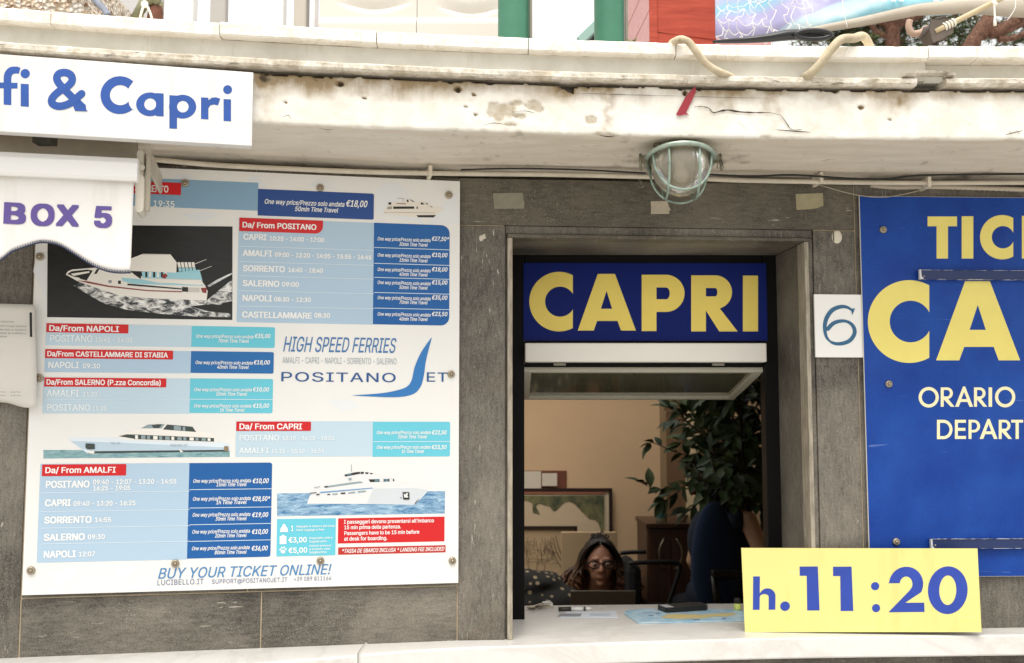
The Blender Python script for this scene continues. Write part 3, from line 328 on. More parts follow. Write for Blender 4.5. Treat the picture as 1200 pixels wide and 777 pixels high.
&179 79 -3,66 -2,54 1,44 5,35 10,28 17,22 25,17 33,15 43,14 53,14 61,16 69,19 76,23 82,28 88,34 94,56 112,86 134,95 141,102 150,105 162,104 168,102 173,98 178,93 182,87 184,81 184,67 181,58 172,56 169,55 164,55 160,55 155,56 150,58 145,67 131,82 114,175 0,146 0,69 93,48 117,43 124,39 131,35 138,32 144,31 152,30 159,31 168,33 176,36 183,41 190,47 195,54 200,62 203,71 205,80 205,90 205,99 203,106 200,113 195,119 190,123 184,127 177,129 169,129 162,129 156,128 150,126 145,124 140,120 135,117 130,102 117,62 87,54 81,48 75,44 70,41 64,39 58,39 52,39 46,41 40,44 35,47 30,52 26,57 23,63 21,70 19,77 19,85 19,93 21,100 24,108 28,114 32,120 38,126 45,131 52,134 61,137 70,139 79,140 90,163 90,163 78,161 67,159 57,156 50,152 43,148 37,138 25,133 19,126 12,118 7,108 3,99 0,88 -2
 75 """
GL = {}
for ln in FONT_DATA.split('\n'):
    ch, rest = ln[0], ln[1:]; a, _, g = rest.partition(' ')
    lo = [[tuple(map(int, q.split(' '))) for q in l.split(',')] for l in g.split(';')] if g else []
    fl, tri = fill2d(lo, True) if lo else ([], [])
    GL[ch] = (int(a), lo, tri, fl)
def text(mb, s, fr, u, v, h, width=None, bold=0, shear=0, d=0, track=0):
    """sans letters: cap height h, baseline left at (u, v); bold thickens the strokes by overprinting"""
    nat = sum(GL[c][0] + track for c in s) or 1
    sy = h / 203; sx = (width / nat) if width else sy
    offs = [(0, 0)] if not bold else [(-bold, -bold * .6), (bold, -bold * .6), (-bold, bold * .6), (bold, bold * .6)]
    x = 0
    for c in s:
        adv, lo, tri, flat = GL[c]
        if tri:
            for k, (ox, oy) in enumerate(offs):
                mb.add([fr.P(u + sx * (x + px + ox) + shear * sy * py, v + sy * (py + oy), d + k * .00004) for px, py in flat], tri)
        x += adv + track
def ptext(mb, s, fr, x0, yb, x1, cap, bold=0, shear=0, d=0, track=0):
    """the same, placed by where it stands in the photograph: baseline from (x0, yb) to x1, cap height in px"""
    u0, v0 = fr.uv(x0, yb, d); v1 = fr.v(x0, yb - cap, d); u1 = fr.u(x1, yb, d)
    text(mb, s, fr, u0, v0, v1 - v0, u1 - u0, bold, shear, d, track)
# big geometric-sans letters, drawn as outlines in a unit box (x 0..1, y 0..1); w = stroke width / height
def arc(cx, cy, rx, ry, a0, a1, n=28):
    return [(cx + rx * math.cos(math.radians(a0 + (a1 - a0) * i / n)), cy + ry * math.sin(math.radians(a0 + (a1 - a0) * i / n))) for i in range(n + 1)]
def rc(x0, y0, x1, y1): return [(x0, y0), (x1, y0), (x1, y1), (x0, y1)]
def g_letter(c, w=.265, ar=1.0):
    """pieces (each a list of loops) in a unit box; ar = width / height of that box; wx = stroke along x"""
    wx = w / ar
    if c in 'I': return [[rc(0, 0, 1, 1)]]
    if c == 'C':                       # round, cut off vertically on the right
        cx = .5 / ar; ri = .252; rix = ri / ar; cxi = min(cx + .022, 1 - rix * .80)
        a = math.degrees(math.acos(max(-1, min(1, (1 - cx) / cx)))); o = arc(cx, .5, cx, .5, a, 360 - a, 48)
        ai = math.degrees(math.acos(min(1, (1 - cxi) / rix)))
        i = arc(cxi, .5, rix, ri, 360 - ai, ai, 40)
        i = [(min(1, x), y) for x, y in i]; i[0] = (1, i[0][1]); i[-1] = (1, i[-1][1])
        return [[o + i]]
    if c == 'O': return [[arc(.5, .5, .5, .5, 0, 360, 48)[:-1], arc(.5, .5, .5 - wx, .5 - w, 0, 360, 40)[:-1]]]
    if c == 'T': return [[[(0, 1 - w * .86), (0, 1), (1, 1), (1, 1 - w * .86), (.5 + wx / 2, 1 - w * .86), (.5 + wx / 2, 0), (.5 - wx / 2, 0), (.5 - wx / 2, 1 - w * .86)]]]
    if c == 'A':
        if w > .2:
            return [[[(0, 0), (.345, 1), (.64, 1), (1, 0), (.745, 0), (.685, .17), (.335, .17), (.275, 0)], [(.398, .385), (.592, .385), (.496, .70)]]]
        return [[[(0, 0), (.44, 1), (.56, 1), (1, 0), (1 - wx * 1.15, 0), (1 - wx * 1.15 - .115, .24), (wx * 1.15 + .115, .24), (wx * 1.15, 0)], [(.35, .38), (.65, .38), (.5, .74)]]]
    if c in 'PR':
        b = .34 if c == 'P' else .40; st = w * .86; W = 1 if c == 'P' else .88
        ry = (1 - b) / 2; rx = min(ry / ar, W - wx); cy = b + ry
        hr = ry - st; hx = max(rx - wx, .02)
        pc = [[[(0, 0), (0, 1), (W - rx, 1)] + arc(W - rx, cy, rx, ry, 90, -90, 24) + [(wx, b), (wx, 0)],
               [(wx, cy - hr), (wx, cy + hr), (W - rx, cy + hr)] + arc(W - rx, cy, hx, hr, 90, -90, 18) + [(W - rx, cy - hr)]]]
        if c == 'R': pc.append([[(wx * .98, b + .10), (wx * .98 + .22, b + .10), (1, 0), (1 - wx * 1.25, 0), (wx * .98, b - .02)]])
        return pc
    if c == 'E': return [[[(0, 0), (0, 1), (1, 1), (1, 1 - w), (wx, 1 - w), (wx, .5 + w / 2), (.95, .5 + w / 2), (.95, .5 - w / 2), (wx, .5 - w / 2), (wx, w), (1, w), (1, 0)]]]
    if c == 'D': return [[[(0, 0), (0, 1), (.42, 1)] + arc(.42, .5, .58, .5, 90, -90, 26) + [(.42, 0)], [(wx, w), (wx, 1 - w), (.42, 1 - w)] + arc(.42, .5, .58 - wx, .5 - w, 90, -90, 22) + [(.42, w)]]]
    if c == 'K': return [[[(0, 0), (0, 1), (wx, 1), (wx, .6), (.66, 1), (1, 1), (.48, .52), (1, 0), (.66, 0), (wx, .44), (wx, 0)]]]
    if c == '1': return [[[(0, 1), (.94, 1), (1, 0), (.36, 0), (.36, .79), (0, .79)]]]
    if c == '2':
        o = arc(.5, .615, .455, .385, 180, -28, 30); i = arc(.5, .615, .17, .17, -20, 180, 20)
        return [[[(0.03, .64)] + o + [(.48, .205), (.985, .205), (1, 0), (.04, 0), (.60, .48)] + i + [(.33, .64)]]]
    if c == '0': return [[arc(.5, .5, .5, .5, 0, 360, 48)[:-1], arc(.5, .5, .215, .31, 0, 360, 40)[:-1]]]
    if c == 'h':
        return [[rc(0, 0, .30, 1)], [[(.28, 0.40)] + arc(.64, .40, .36, .24, 180, 0, 20) + [(1, 0), (.70, 0), (.70, .38)] + arc(.50, .38, .2, .09, 0, 180, 12) + [(.28, .38)]]]
    if c == '.': return [[arc(.5, .5, .5, .5, 0, 360, 30)[:-1]]]
    raise KeyError(c)
def glyph(mb, c, fr, x0, y0, x1, y1, d, w=.265, skew=0):
    """put letter c into the picture box x0..x1, y0 (top)..y1 (bottom) on frame fr; skew = px the top leans left"""
    ar = (x1 - x0) / (y1 - y0)
    for k, loops in enumerate(g_letter(c, w, ar)):
        mb.loops(fr, [[fr.uv(x0 + a * (x1 - x0) - skew * b, y1 + (y0 - y1) * b, d) for a, b in l] for l in loops], d + k * .00006)
def pxloops(mb, fr, loops, d): mb.loops(fr, [[fr.uv(x, y, d) for x, y in l] for l in loops], d)
def circ(cx, cy, rx, ry=None, n=32): return arc(cx, cy, rx, ry or rx, 0, 360, n)[:-1]
def stroke(pts, wd):
    """outline of a drawn line; wd a width or one per point"""
    n = len(pts); wd = wd if hasattr(wd, '__len__') else [wd] * n; l = []; r = []
    for i, (x, y) in enumerate(pts):
        a = pts[max(i - 1, 0)]; b = pts[min(i + 1, n - 1)]; dx, dy = b[0] - a[0], b[1] - a[1]; q = math.hypot(dx, dy) or 1
        l.append((x - dy / q * wd[i] / 2, y + dx / q * wd[i] / 2)); r.append((x + dy / q * wd[i] / 2, y - dx / q * wd[i] / 2))
    return l + r[::-1]
def spline(pts, n=8):
    out = []; m = len(pts); P = [Vector(p) for p in pts]
    for i in range(m - 1):
        a, b, c, d = P[max(i - 1, 0)], P[i], P[i + 1], P[min(i + 2, m - 1)]
        for k in range(n):
            t = k / n
            out.append(.5 * ((2 * b) + (c - a) * t + (2 * a - 5 * b + 4 * c - d) * t * t + (3 * b - a - 3 * c + d) * t ** 3))
    out.append(P[-1]); return out

# ------------------------------------------------------------------ planes of the place
D0 = 2.45
DP = Fr((0, D0, E), (1, .08, 0))                                  # wall round the window
uJ = DP.u(537); J = DP.P(uJ, 0)
LP = Fr(J, (1, .2, 0))                                            # left wall, u runs negative to the left
uJ2 = DP.u(1007); J2 = DP.P(uJ2, 0)
RP = Fr(J2, (1, .045, 0))                                          # right wall
IW = Fr((0, 2.70, E), (1, .01, 0))                                # window frame, set back in its reveal
def Yf(x): return 2.13 + .1108 * x - .0585 * x * x if x < 1.3 else 2.13 + .1108 * 1.3 - .0585 * 1.69 + (x - 1.3) * -.02
def zat(py, Y): r = ray(600, py); return E + r.z / r.y * Y
SILL = E - .47
Z_SOF = zat(155.5, 2.13)
# ------------------------------------------------------------------ materials of the building
def stone(name, rot, dark='#403c36', lite='#8a8377', drip=False):
    n = N(name)
    g = n.noise(1, 7, .75, n.mapped((160, 160, 34) if rot == 'v' else (34, 34, 160), (0, .12, 0)))
    big = n.noise(4, 5, .62, dist=.5)
    fine = n.noise(330, 3, .8)
    f = n.math('ADD', n.math('MULTIPLY', g, .30), n.math('ADD', n.math('MULTIPLY', big, .42), n.math('MULTIPLY', fine, .38)))
    c = n.mix(n.ramp(f, (.44, 0.), (.66, 1.)), dark, lite)
    rust = n.ramp(n.noise(3.2, 5, .6, dist=.6), (.62, 0.), (.80, .35)); c = n.mix(rust, c, '#75614a')
    for k, (sc, th, col) in enumerate((((190, 190, 26), .70, '#c2bbab'), ((95, 95, 16), .72, '#a9a292'))):
        sv = n.mapped(sc if rot == 'v' else (sc[2], sc[2], sc[0]), (0, .3 if k else -.1, 0))
        scr = n.ramp(n.noise(1, 2, .5, sv, .5), (th, 0.), (th + .035, 1.)); msk = n.ramp(n.noise(4.5 + 3 * k, 3, .5), (.42, 0.), (.60, .85))
        c = n.mix(n.math('MULTIPLY', scr, msk), c, col)
    spk = n.ramp(n.voronoi(170), (.10, 1.), (.17, 0.)); c = n.mix(n.math('MULTIPLY', spk, n.ramp(n.noise(6, 3), (.5, 0.), (.62, .8))), c, '#bdb5a4')
    pit = n.ramp(n.voronoi(46), (.05, 1.), (.10, 0.)); pm = n.ramp(n.noise(9, 2), (.52, 0.), (.6, .8))
    c = n.mix(n.math('MULTIPLY', pit, pm), c, '#37332b')
    if drip:
        d = n.ramp(n.noise(1, 4, .6, n.mapped((26, 26, 1.6))), (.60, 0.), (.74, .5)); c = n.mix(n.math('MULTIPLY', d, n.ramp(g, (.3, .4), (.6, 1.))), c, '#a59c8a')
    n.bump(n.math('ADD', g, n.math('MULTIPLY', fine, .6)), .4, .003)
    return n.done(c, n.ramp(big, (.3, .40), (.7, .60)), 0, Specular_IOR_Level=.4)
M_STV = stone('slate_grain_up', 'v'); M_STH = stone('slate_grain_along', 'h'); M_STD = stone('slate_with_pale_drips', 'h', '#413c33', '#777062', True)
def edge_stone():
    n = N('worn_slate_edge'); g = n.noise(1, 6, .7, n.mapped((90, 90, 14)))
    c = n.mix(n.ramp(g, (.35, 0.), (.65, 1.)), '#7d7566', '#b5ab99'); n.bump(g, .3, .002); return n.done(c, .5)
M_EDGE = edge_stone()
M_MORTAR = mat('pale_mortar', '#b9a88c', .9, var=.25, vscale=40, bump=.4)
def plaster():
    n = N('old_white_plaster'); d = n.attr('dirt_and_shade'); raw = n.attr('raw')
    f1 = n.noise(14, 7, .7); f2 = n.noise(60, 5, .7); f3 = n.noise(1, 6, .7, n.mapped((55, 55, 7)))
    c = n.mix(n.ramp(f1, (.35, 0.), (.7, 1.)), '#ddd7c9', '#f2efe8')
    k = n.math('MULTIPLY', d, n.math('ADD', n.math('MULTIPLY', f2, .9), n.math('MULTIPLY', f3, .9)))
    c = n.mix(n.ramp(k, (.10, 0.), (.85, .95)), c, '#927c59')
    c = n.mix(n.ramp(n.math('MULTIPLY', d, f2), (.58, 0.), (.80, .85)), c, '#45392a')  # darkest grime, and the painted shade of holes, gaps and groove
    c = n.mix(n.math('MULTIPLY', raw, n.ramp(f2, (.25, .45), (.6, 1.))), c, '#a89a80')
    speck = n.ramp(n.voronoi(75), (.045, 1.), (.09, 0.)); sm = n.ramp(n.noise(7, 3), (.55, 0.), (.68, .7))
    c = n.mix(n.math('MULTIPLY', speck, sm), c, '#7d6c52')
    n.bump(n.math('ADD', n.math('MULTIPLY', f1, 1.2), n.math('MULTIPLY', f2, .5)), .35, .006)
    return n.done(c, .85)
M_PLASTER = plaster()
def soffit_paint():
    n = N('greige_soffit_paint'); f = n.noise(1, 6, .6, n.mapped((7, 26, 26))); f2 = n.noise(50, 4, .7)
    c = n.mix(n.ramp(f, (.3, 0.), (.72, 1.)), '#d8cdbb', '#ebe2d3')
    c = n.mix(n.ramp(n.math('MULTIPLY', f, f2), (.34, 0.), (.46, .7)), c, '#b3a288')
    d = n.attr('dirt_and_shade'); c = n.mix(n.ramp(n.math('MULTIPLY', d, n.math('ADD', f2, .35)), (.12, 0.), (.8, .9)), c, '#54493a')
    n.bump(n.math('ADD', f, f2), .3, .004); return n.done(c, .75)
M_SOF = soffit_paint()
def lip_mat():
    n = N('weathered_concrete_lip'); f = n.noise(24, 7, .75); f2 = n.noise(1, 5, .7, n.mapped((20, 90, 90)))
    c = n.mix(n.ramp(f, (.38, 0.), (.62, 1.)), '#b9ae99', '#ece6da'); c = n.mix(n.ramp(f2, (.57, 0.), (.69, .9)), c, '#54493a')
    n.bump(f, .6, .006); return n.done(c, .9)
M_LIP = lip_mat()
def band_mat():
    n = N('pale_grey_rendered_band'); f = n.noise(12, 6, .65); st = n.noise(1, 5, .7, n.mapped((40, 40, 5)))
    c = n.mix(n.ramp(f, (.3, 0.), (.7, 1.)), '#c9c5b8', '#dedbd0'); c = n.mix(n.ramp(st, (.58, 0.), (.76, .4)), c, '#9c9280')
    n.bump(f, .2, .004); return n.done(c, .85)
M_BAND = band_mat()
def marble(name, a, b, vein, rough, vs=3.2):
    n = N(name); f = n.noise(vs, 8, .62, dist=1.6); g = n.noise(40, 5, .7)
    v = n.ramp(n.math('ABSOLUTE', n.math('SUBTRACT', f, .5)), (0., 1.), (.035, 0.))
    c = n.mix(n.ramp(g, (.3, 0.), (.7, 1.)), a, b); c = n.mix(n.math('MULTIPLY', v, .45), c, vein)
    return n, c, rough, g
n, c, r, g = marble('white_counter_marble', '#dad7d1', '#e3e0db', '#c6c2ba', .35, 1.6); M_COUNTER = n.done(c, r)
n, c, r, g = marble('weathered_coping_marble', '#ece4d6', '#f4f0e7', '#cdbfa6', .7, 6)
sp = n.ramp(n.voronoi(120), (.05, 1.), (.12, 0.)); c = n.mix(n.math('MULTIPLY', sp, n.ramp(n.noise(14, 3), (.5, 0.), (.65, .7))), c, '#7b6647')
c = n.mix(n.ramp(n.noise(18, 6, .7), (.60, 0.), (.78, .35)), c, '#c4b08e')
n.bump(g, .4, .003); M_COPE = n.done(c, .75)
M_BLACKF = mat('black_window_frame', '#0b0a09', .55, var=.3, vscale=12, Specular_IOR_Level=.15)
M_TAN = mat('tan_room_wall', (.56, .38, .215), .9, var=.06, vscale=3)
M_CEIL = mat('room_ceiling', (.7, .66, .58), .9)
M_FLOOR = mat('brown_floor_tiles', (.22, .17, .12), .5, var=.2, vscale=3)
M_GREYIN = mat('grey_block', (.35, .33, .3), .9, var=.2)
M_DARK = mat('black_paint', '#14130f', .6)
M_ROOF = mat('terrace_screed', (.45, .42, .37), .9, var=.2, vscale=5)
# ------------------------------------------------------------------ ground
def ground_mat():
    n = N('quay_concrete'); f = n.noise(1.2, 8, .65); g = n.noise(25, 5, .7)
    c = n.mix(n.ramp(f, (.3, 0.), (.7, 1.)), (.36, .345, .32), (.47, .45, .42)); c = n.mix(n.ramp(g, (.5, 0.), (.75, .4)), c, (.12, .11, .10))
    n.bump(g, .3, .01); return n.done(c, .85)
mb = MB(); mb.add([(-300, -300, 0), (300, -300, 0), (300, 300, 0), (-300, 300, 0)], [(0, 1, 2, 3)])
setting(mb.build('ground', ground_mat()))
# ------------------------------------------------------------------ the ticket office
GAP = .019                                           # the slabs stop short of the soffit
office = thing('ticket_office', 'stone faced ticket office with a curved white canopy over its service window', 'building', (0.3, 2.6, 0))
vs_ = SILL - E; VT = Z_SOF - E - .001
# cladding slabs of the left wall (grain upright) and under the board (grain along)
G = .0012
u0, u1, u2 = LP.u(24.5, 700), LP.u(306, 720), LP.u(539, 720)
vb = LP.v(100, 697) - .004
mb = MB()
mb.m = 0
for a, b in ((-2.6, -1.9), (-1.9, u0 - .0), ):
    mb.box(LP, a + G, b - G, vs_, VT - GAP, -.03, 0)
mb.m = 1
mb.box(LP, u0 + G, u1 - G, vs_, vb - G, -.03, -.001); mb.box(LP, u1 + G, -G, vs_, vb - G, -.03, -.001)
mb.box(LP, u0 + G, (u0) / 2 - G, vb + G, VT - GAP, -.03, -.0005); mb.box(LP, u0 / 2 + G, -G, vb + G, VT - GAP, -.03, -.0005)
# round the window
uL, uR = DP.u(592, 450), DP.u(957, 450); vh = DP.v(760, 267)
mb.m = 0
mb.box(DP, uJ + G, uL, vs_, vh - G, -.03, 0)
mb.box(DP, uR, uJ2 - G, vs_, vh - G, -.03, 0)
mb.m = 2; mb.box(DP, uJ + G, uJ2 - G, vh + G, VT - GAP, -.03, 0)
mb.m = 0
mb.box(RP, G, .55, vs_, VT - GAP, -.03, -.001); mb.box(RP, .5525, 1.9, vs_, VT - GAP, -.03, -.001)
mb.build('stone_cladding', [M_STV, M_STH, M_STD], office, bevel=.0015)
mb = MB()
mb.box(LP, -2.6, -.004, vs_ - .02, VT - GAP - .002, -.10, -.0025); mb.box(DP, uJ - .004, uL - .002, vs_ - .02, vh + .003, -.10, -.003)
mb.box(DP, uJ - .003, uJ2 + .003, vh + .0035, VT - GAP - .002, -.10, -.0028); mb.box(DP, uR + .002, uJ2 + .004, vs_ - .02, vh + .003, -.10, -.003)
mb.box(RP, .004, 1.9, vs_ - .02, VT - GAP - .002, -.10, -.0026)
mb.build('mortar', M_MORTAR, office)
# moulded stone surround and deep reveal
ui0, ui1 = DP.u(600.5, 450), DP.u(945.5, 450); vi = DP.v(760, 281)
sd_ = -.27
mb = MB(); mb.m = 1
def ring4(fr, a0, a1, b0, b1, vt0, vt1, d0, d1):     # two uprights and a head, mitre-free
    mb.box(fr, a0, b0, vs_, vt0, d0, d1); mb.box(fr, b1, a1, vs_, vt0, d0, d1); mb.box(fr, a0, a1, vt0 + .0005, vt1, d0, d1)
um0, um1, vm = DP.u(594.5), DP.u(950.5), DP.v(760, 276.5)
mb.m = 2; mb.box(DP, um0, ui0, vs_, vi, -.045, .005); mb.box(DP, ui1, um1, vs_, vi, -.045, .005)   # worn pale arris
mb.m = 3; mb.box(DP, um0, um1, vi + .0005, vm, -.045, .005)
mb.m = 0; ring4(DP, uL + .0005, uR - .0005, um0 - .0006, um1 + .0006, vm + .0006, vh + .001, -.045, -.004)   # sunk groove
mb.box(DP, um0, ui0 - .0008, vs_, vi, sd_, -.0455); mb.box(DP, ui1 + .0008, um1, vs_, vi, sd_, -.0455); mb.box(DP, um0, um1, vi + .001, vm, sd_, -.0455)
mb.build('window_surround', [M_STV, M_STH, M_EDGE, M_STD], office, bevel=.0025)
# base wall below the counter
mb = MB(); mb.box(LP, -2.6, 0, -E, vs_ - .0475, -.2, -.002); mb.box(DP, uJ, uJ2, -E, vs_ - .0475, -.2, -.002); mb.box(RP, 0, 1.9, -E, vs_ - .0475, -.2, -.002)
mb.build('base_wall', M_STH, office)
# marble counter
front = [(-2.6, 1.80), (-1.3, 2.08), (-.76, 2.160), (-.50, 2.215), (-.18, 2.345), (.1, 2.395), (.564, 2.438), (1.132, 2.45), (2.6, 2.47)]
fs_ = [tuple(p) for p in spline([Vector((a, b, 0)) for a, b in front], 6)]
H0 = Fr((0, 0, 0), (1, 0, 0), (0, 1, 0))             # u = x, v = y, d = z
TILT = .010                                          # the slab rises a touch to the right
def sz(x): return SILL + TILT * max(0, x)
fs_ = sorted(fs_ + [(0.0, float(np.interp(0, [p[0] for p in fs_], [p[1] for p in fs_])), 0)])
fy = lambda x: float(np.interp(x, [p[0] for p in fs_], [p[1] for p in fs_]))
for xa, xb in ((-2.6, -1.42), (-1.42, -.318), (-.318, 1.42), (1.42, 2.6)):
    mb = MB(); vs = []; X = sorted({xa + .0007, xb - .0007, *[p[0] for p in fs_ if xa + .002 < p[0] < xb - .002]}); n_ = len(X)
    for x in X: y = fy(x); vs += [(x, y, sz(x)), (x, 2.91, sz(x)), (x, 2.91, sz(x) - .046), (x, y, sz(x) - .046)]
    mb.add(vs, [(i * 4 + j, i * 4 + 4 + j, i * 4 + 4 + (j + 1) % 4, i * 4 + (j + 1) % 4) for i in range(n_ - 1) for j in range(4)] + [(3, 2, 1, 0), tuple(n_ * 4 - 4 + j for j in range(4))])
    mb.build('counter_slab', M_COUNTER, office, bevel=.004)
# canopy beam and soffit
LIPB, LIPT = zat(90, 2.108), zat(81, 2.108)
COB, COT = zat(58.5, 2.105), zat(43, 2.105)
rng = np.random.default_rng(3)
def onF(px, py, off=0):
    Y = 2.13
    for _ in range(6): p = atY(px, py, Y); Y = Yf(p.x) - off
    return atY(px, py, Y)
xs = np.arange(-1.75, 2.2, .004)
rows = [('f', z) for z in np.arange(LIPB + .006, Z_SOF + .006, -.003)] + [('f', Z_SOF + .004), ('e', Z_SOF + .0012), ('s', .004)] + [('s', y) for y in np.linspace(.016, .46, 26)]
marks = [(398, 98, 4, 3, .012), (536, 105, 3.6, 3, .012), (334, 120, 1.6, 1.4, .006), (427, 115, 2, 1.6, .005), (555, 111, 2.2, 1.8, .005), (546, 125, 1.5, 1.3, .005),
         (557, 134, 2.4, 1.8, .006), (978, 106, 3.6, 3, .012), (1009, 126, 2.6, 2.2, .008), (1043, 140, 1.8, 1.6, .006), (816, 102, 4, 3, .008), (803, 109, 2.5, 3.5, .012),
         (310, 92, 5, 2, .006), (520, 92, 9, 2, .01), (575, 94, 8, 4, .02), (1024, 102, 7, 3, .015), (722, 95, 7, 3, .012)]
spalls = [(588, 130, 15, 9), (627, 124, 11, 7), (606, 121, 6, 3), (610, 136, 7, 3), (905, 107, 12, 5), (600, 146, 10, 2.5), (705, 158, 14, 2), (690, 141, 6, 4), (318, 92, 10, 3)]
gaps = [[(642, 90), (672, 90), (671, 109), (657, 102)], [(569, 90), (586, 90), (576, 97)]]
mk = [(onF(a, b), c * 2.13 / F, d * 2.13 / F, e) for a, b, c, d, e in marks]; spl = [(onF(a, b), c * 2.13 / F, d * 2.13 / F) for a, b, c, d in spalls]
gp = [[(onF(*q).x, onF(*q).z) for q in g] for g in gaps]
streaks = [(onF(714, 100).x, .012, 1.0), (onF(600, 100).x, .03, .35), (onF(665, 100).x, .02, .4), (onF(905, 100).x, .04, .5), (onF(312, 100).x, .02, .5), (onF(850, 100).x, .03, .3), (onF(1055, 100).x, .02, .4), (onF(1110, 100).x, .015, .3), (onF(440, 100).x, .05, .25)]
def inpoly(x, z, P):
    r = False; j = len(P) - 1
    for i in range(len(P)):
        if (P[i][1] > z) != (P[j][1] > z) and x < (P[j][0] - P[i][0]) * (z - P[i][1]) / (P[j][1] - P[i][1]) + P[i][0]: r = not r
        j = i
    return r
V = []; DI = []; RA = []; nr = len(rows)
for x in xs:
    y0 = Yf(x)
    for kind, q in rows:
        if kind == 's': p = Vector((x, y0 + q, Z_SOF))
        elif kind == 'e': p = Vector((x, y0 + .0012, q))
        else: p = Vector((x, y0, q))
        n1 = mnoise.fractal(p * 9, 1, 2, 4); n2 = mnoise.fractal(p * 45 + Vector((3, 1, 7)), 1, 2, 4)
        dirt_and_shade = raw = 0.
        if kind != 's':
            dep = n1 * .0016 + n2 * .0006; t = (q - Z_SOF) / (LIPB - Z_SOF)
            dirt_and_shade = max(0, (t - .58 + n1 * .35) / .42) * .85 + max(0, .10 - t + n2 * .12) * 1.3
            for sx, sw, sa in streaks:
                g = math.exp(-((x - sx + n2 * .006) / sw) ** 2) * sa; dirt_and_shade += g * (.35 + .65 * max(0, t + n1 * .4)) * (.6 + n2 * .9)
            for c, rx, rz, de in mk:
                rr = math.hypot((x - c.x) / rx, (q - c.z) / rz) + n2 * .25
                if rr < 1.25: s = min(1, max(0, (1.25 - rr) / .5)); dep += de * s; dirt_and_shade += 1.2 * s  # holes are darkened in colour too, standing in for their shade
            for c, rx, rz in spl:
                rr = math.hypot((x - c.x) / rx, (q - c.z) / rz) * .85 + n2 * .75 + mnoise.noise(p * 160) * .25
                if rr < 1: s = min(1, (1 - rr) / .22); dep += .0024 * s; raw = max(raw, s * .85)
            for g in gp:
                if inpoly(x, q, g): dep += .075; dirt_and_shade += 3  # gap coloured near black to deepen the shade inside it
            if kind == 'e': dep += abs(n2) * .002
            gl = q - (LIPB - .0065 - .004 * max(0, n1) - .0035 * n2)
            if gl > 0: dep += .030; dirt_and_shade += 2.2  # groove under the lip: its shadow line is painted in as well as cut
            p.y += dep
            if t < .1: p.z += max(0, n2) * .0022 * (1 - t / .1)
        else:
            p.z += n1 * .0016 + (max(0, n2) * .002 if q < .01 else 0)
            dirt_and_shade = max(0, n2 * .5 - .1)
            rl = math.hypot(x - .372, (q + y0 - 2.35) * 1.1); dirt_and_shade += 1.25 * math.exp(-(max(0, rl - .055) / .045) ** 2) * (.75 + n2 * .5)
            dirt_and_shade += max(0, (q - .24) / .10) * .25 * (.6 + n1) + max(0, n1 * .9 - .25) * .5
        V.append(p); DI.append(min(3, max(0, dirt_and_shade))); RA.append(raw)
mb = MB(); mb.smooth = True; nx = len(xs)
k_s = next(i for i, r_ in enumerate(rows) if r_[0] == 's')
mb.v = V
for i in range(nx - 1):
    for j in range(nr - 1):
        mb.f.append([i * nr + j, i * nr + j + 1, (i + 1) * nr + j + 1, (i + 1) * nr + j]); mb.mi.append(0 if j < k_s else 1); mb.sm.append(True)
beam = mb.build('canopy_beam', [M_PLASTER, M_SOF], office)
for nm, dat in (('dirt_and_shade', DI), ('raw', RA)):
    a = beam.data.attributes.new(nm, 'FLOAT', 'POINT'); a.data.foreach_set('value', dat)
# swept mouldings above the beam
def sweep(mb, prof, x0, x1, step, amp, freq, seed, chips=0):
    X = list(np.arange(x0, x1, step)) + [x1]; m = len(prof); k = len(mb.v)
    vs = []
    for x in X:
        for j, (o, z, a) in enumerate(prof):
            p = Vector((x, Yf(x) - o, z)); n_ = mnoise.fractal(p * freq + Vector((seed, 0, j * .13)), 1, 2, 5)
            cz = mnoise.noise(Vector((x * 22, seed, j * .2)))
            c = max(0, cz - .32) * chips if a else 0
            vs.append(p + Vector((0, (abs(n_) * amp + c) * a, n_ * amp * .6 * a + (c * .4 if a > 0 and j % 2 == 0 else 0))))
    fs = []
    for i in range(len(X) - 1):
        for j in range(m): fs.append((i * m + j, i * m + (j + 1) % m, (i + 1) * m + (j + 1) % m, (i + 1) * m + j))
    fs += [tuple(range(m)), tuple(range((len(X) - 1) * m + m - 1, (len(X) - 1) * m - 1, -1))]
    mb.add(vs, fs)
mb = MB(); sweep(mb, [(-.10, LIPB + .001, 0), (.018, LIPB, 1), (.022, LIPB + .004, 1), (.022, LIPT - .003, 1), (.018, LIPT, 1), (-.10, LIPT - .0005, 0)], -1.75, onF(1070, 90).x, .005, .0016, 34, 1.5, .022)
sweep(mb, [(-.10, LIPB + .001, 0), (.018, LIPB, 1), (.022, LIPB + .004, 1), (.022, LIPT - .003, 1), (.018, LIPT, 1), (-.10, LIPT - .0005, 0)], onF(1104, 90).x, 2.2, .005, .0015, 34, 7.5, .016)
a_, b_ = onF(1064, 90).x, onF(1108, 90).x                        # the broken piece of lip, bent down
for xa, xb, dz in ((onF(1052, 90).x, onF(1068, 90).x, .006), (onF(1068, 90).x, onF(1106, 90).x, .012), (onF(1104, 90).x, onF(1114, 90).x, .007)):
    sweep(mb, [(0.0, LIPT - .004 + dz, 0), (.027, LIPT - .004 + dz, 1), (.029, LIPT + .0005 + dz, 1), (0.0, LIPT + dz, 0)], xa, xb, .004, .002, 40, 3.1, .01)
mb.build('canopy_lip', M_LIP, office)
mb = MB(); xb = onF(1084, 75).x
sweep(mb, [(-.08, LIPT, 0), (.0, LIPT, 0), (.0, COB, 0), (-.08, COB, 0)], -1.75, xb, .02, .001, 8, 2, 0)
sweep(mb, [(-.08, LIPT, 0), (-.016, LIPT, 0), (-.016, COB, 0), (-.08, COB, 0)], xb + .001, 2.2, .02, .001, 8, 4, 0)
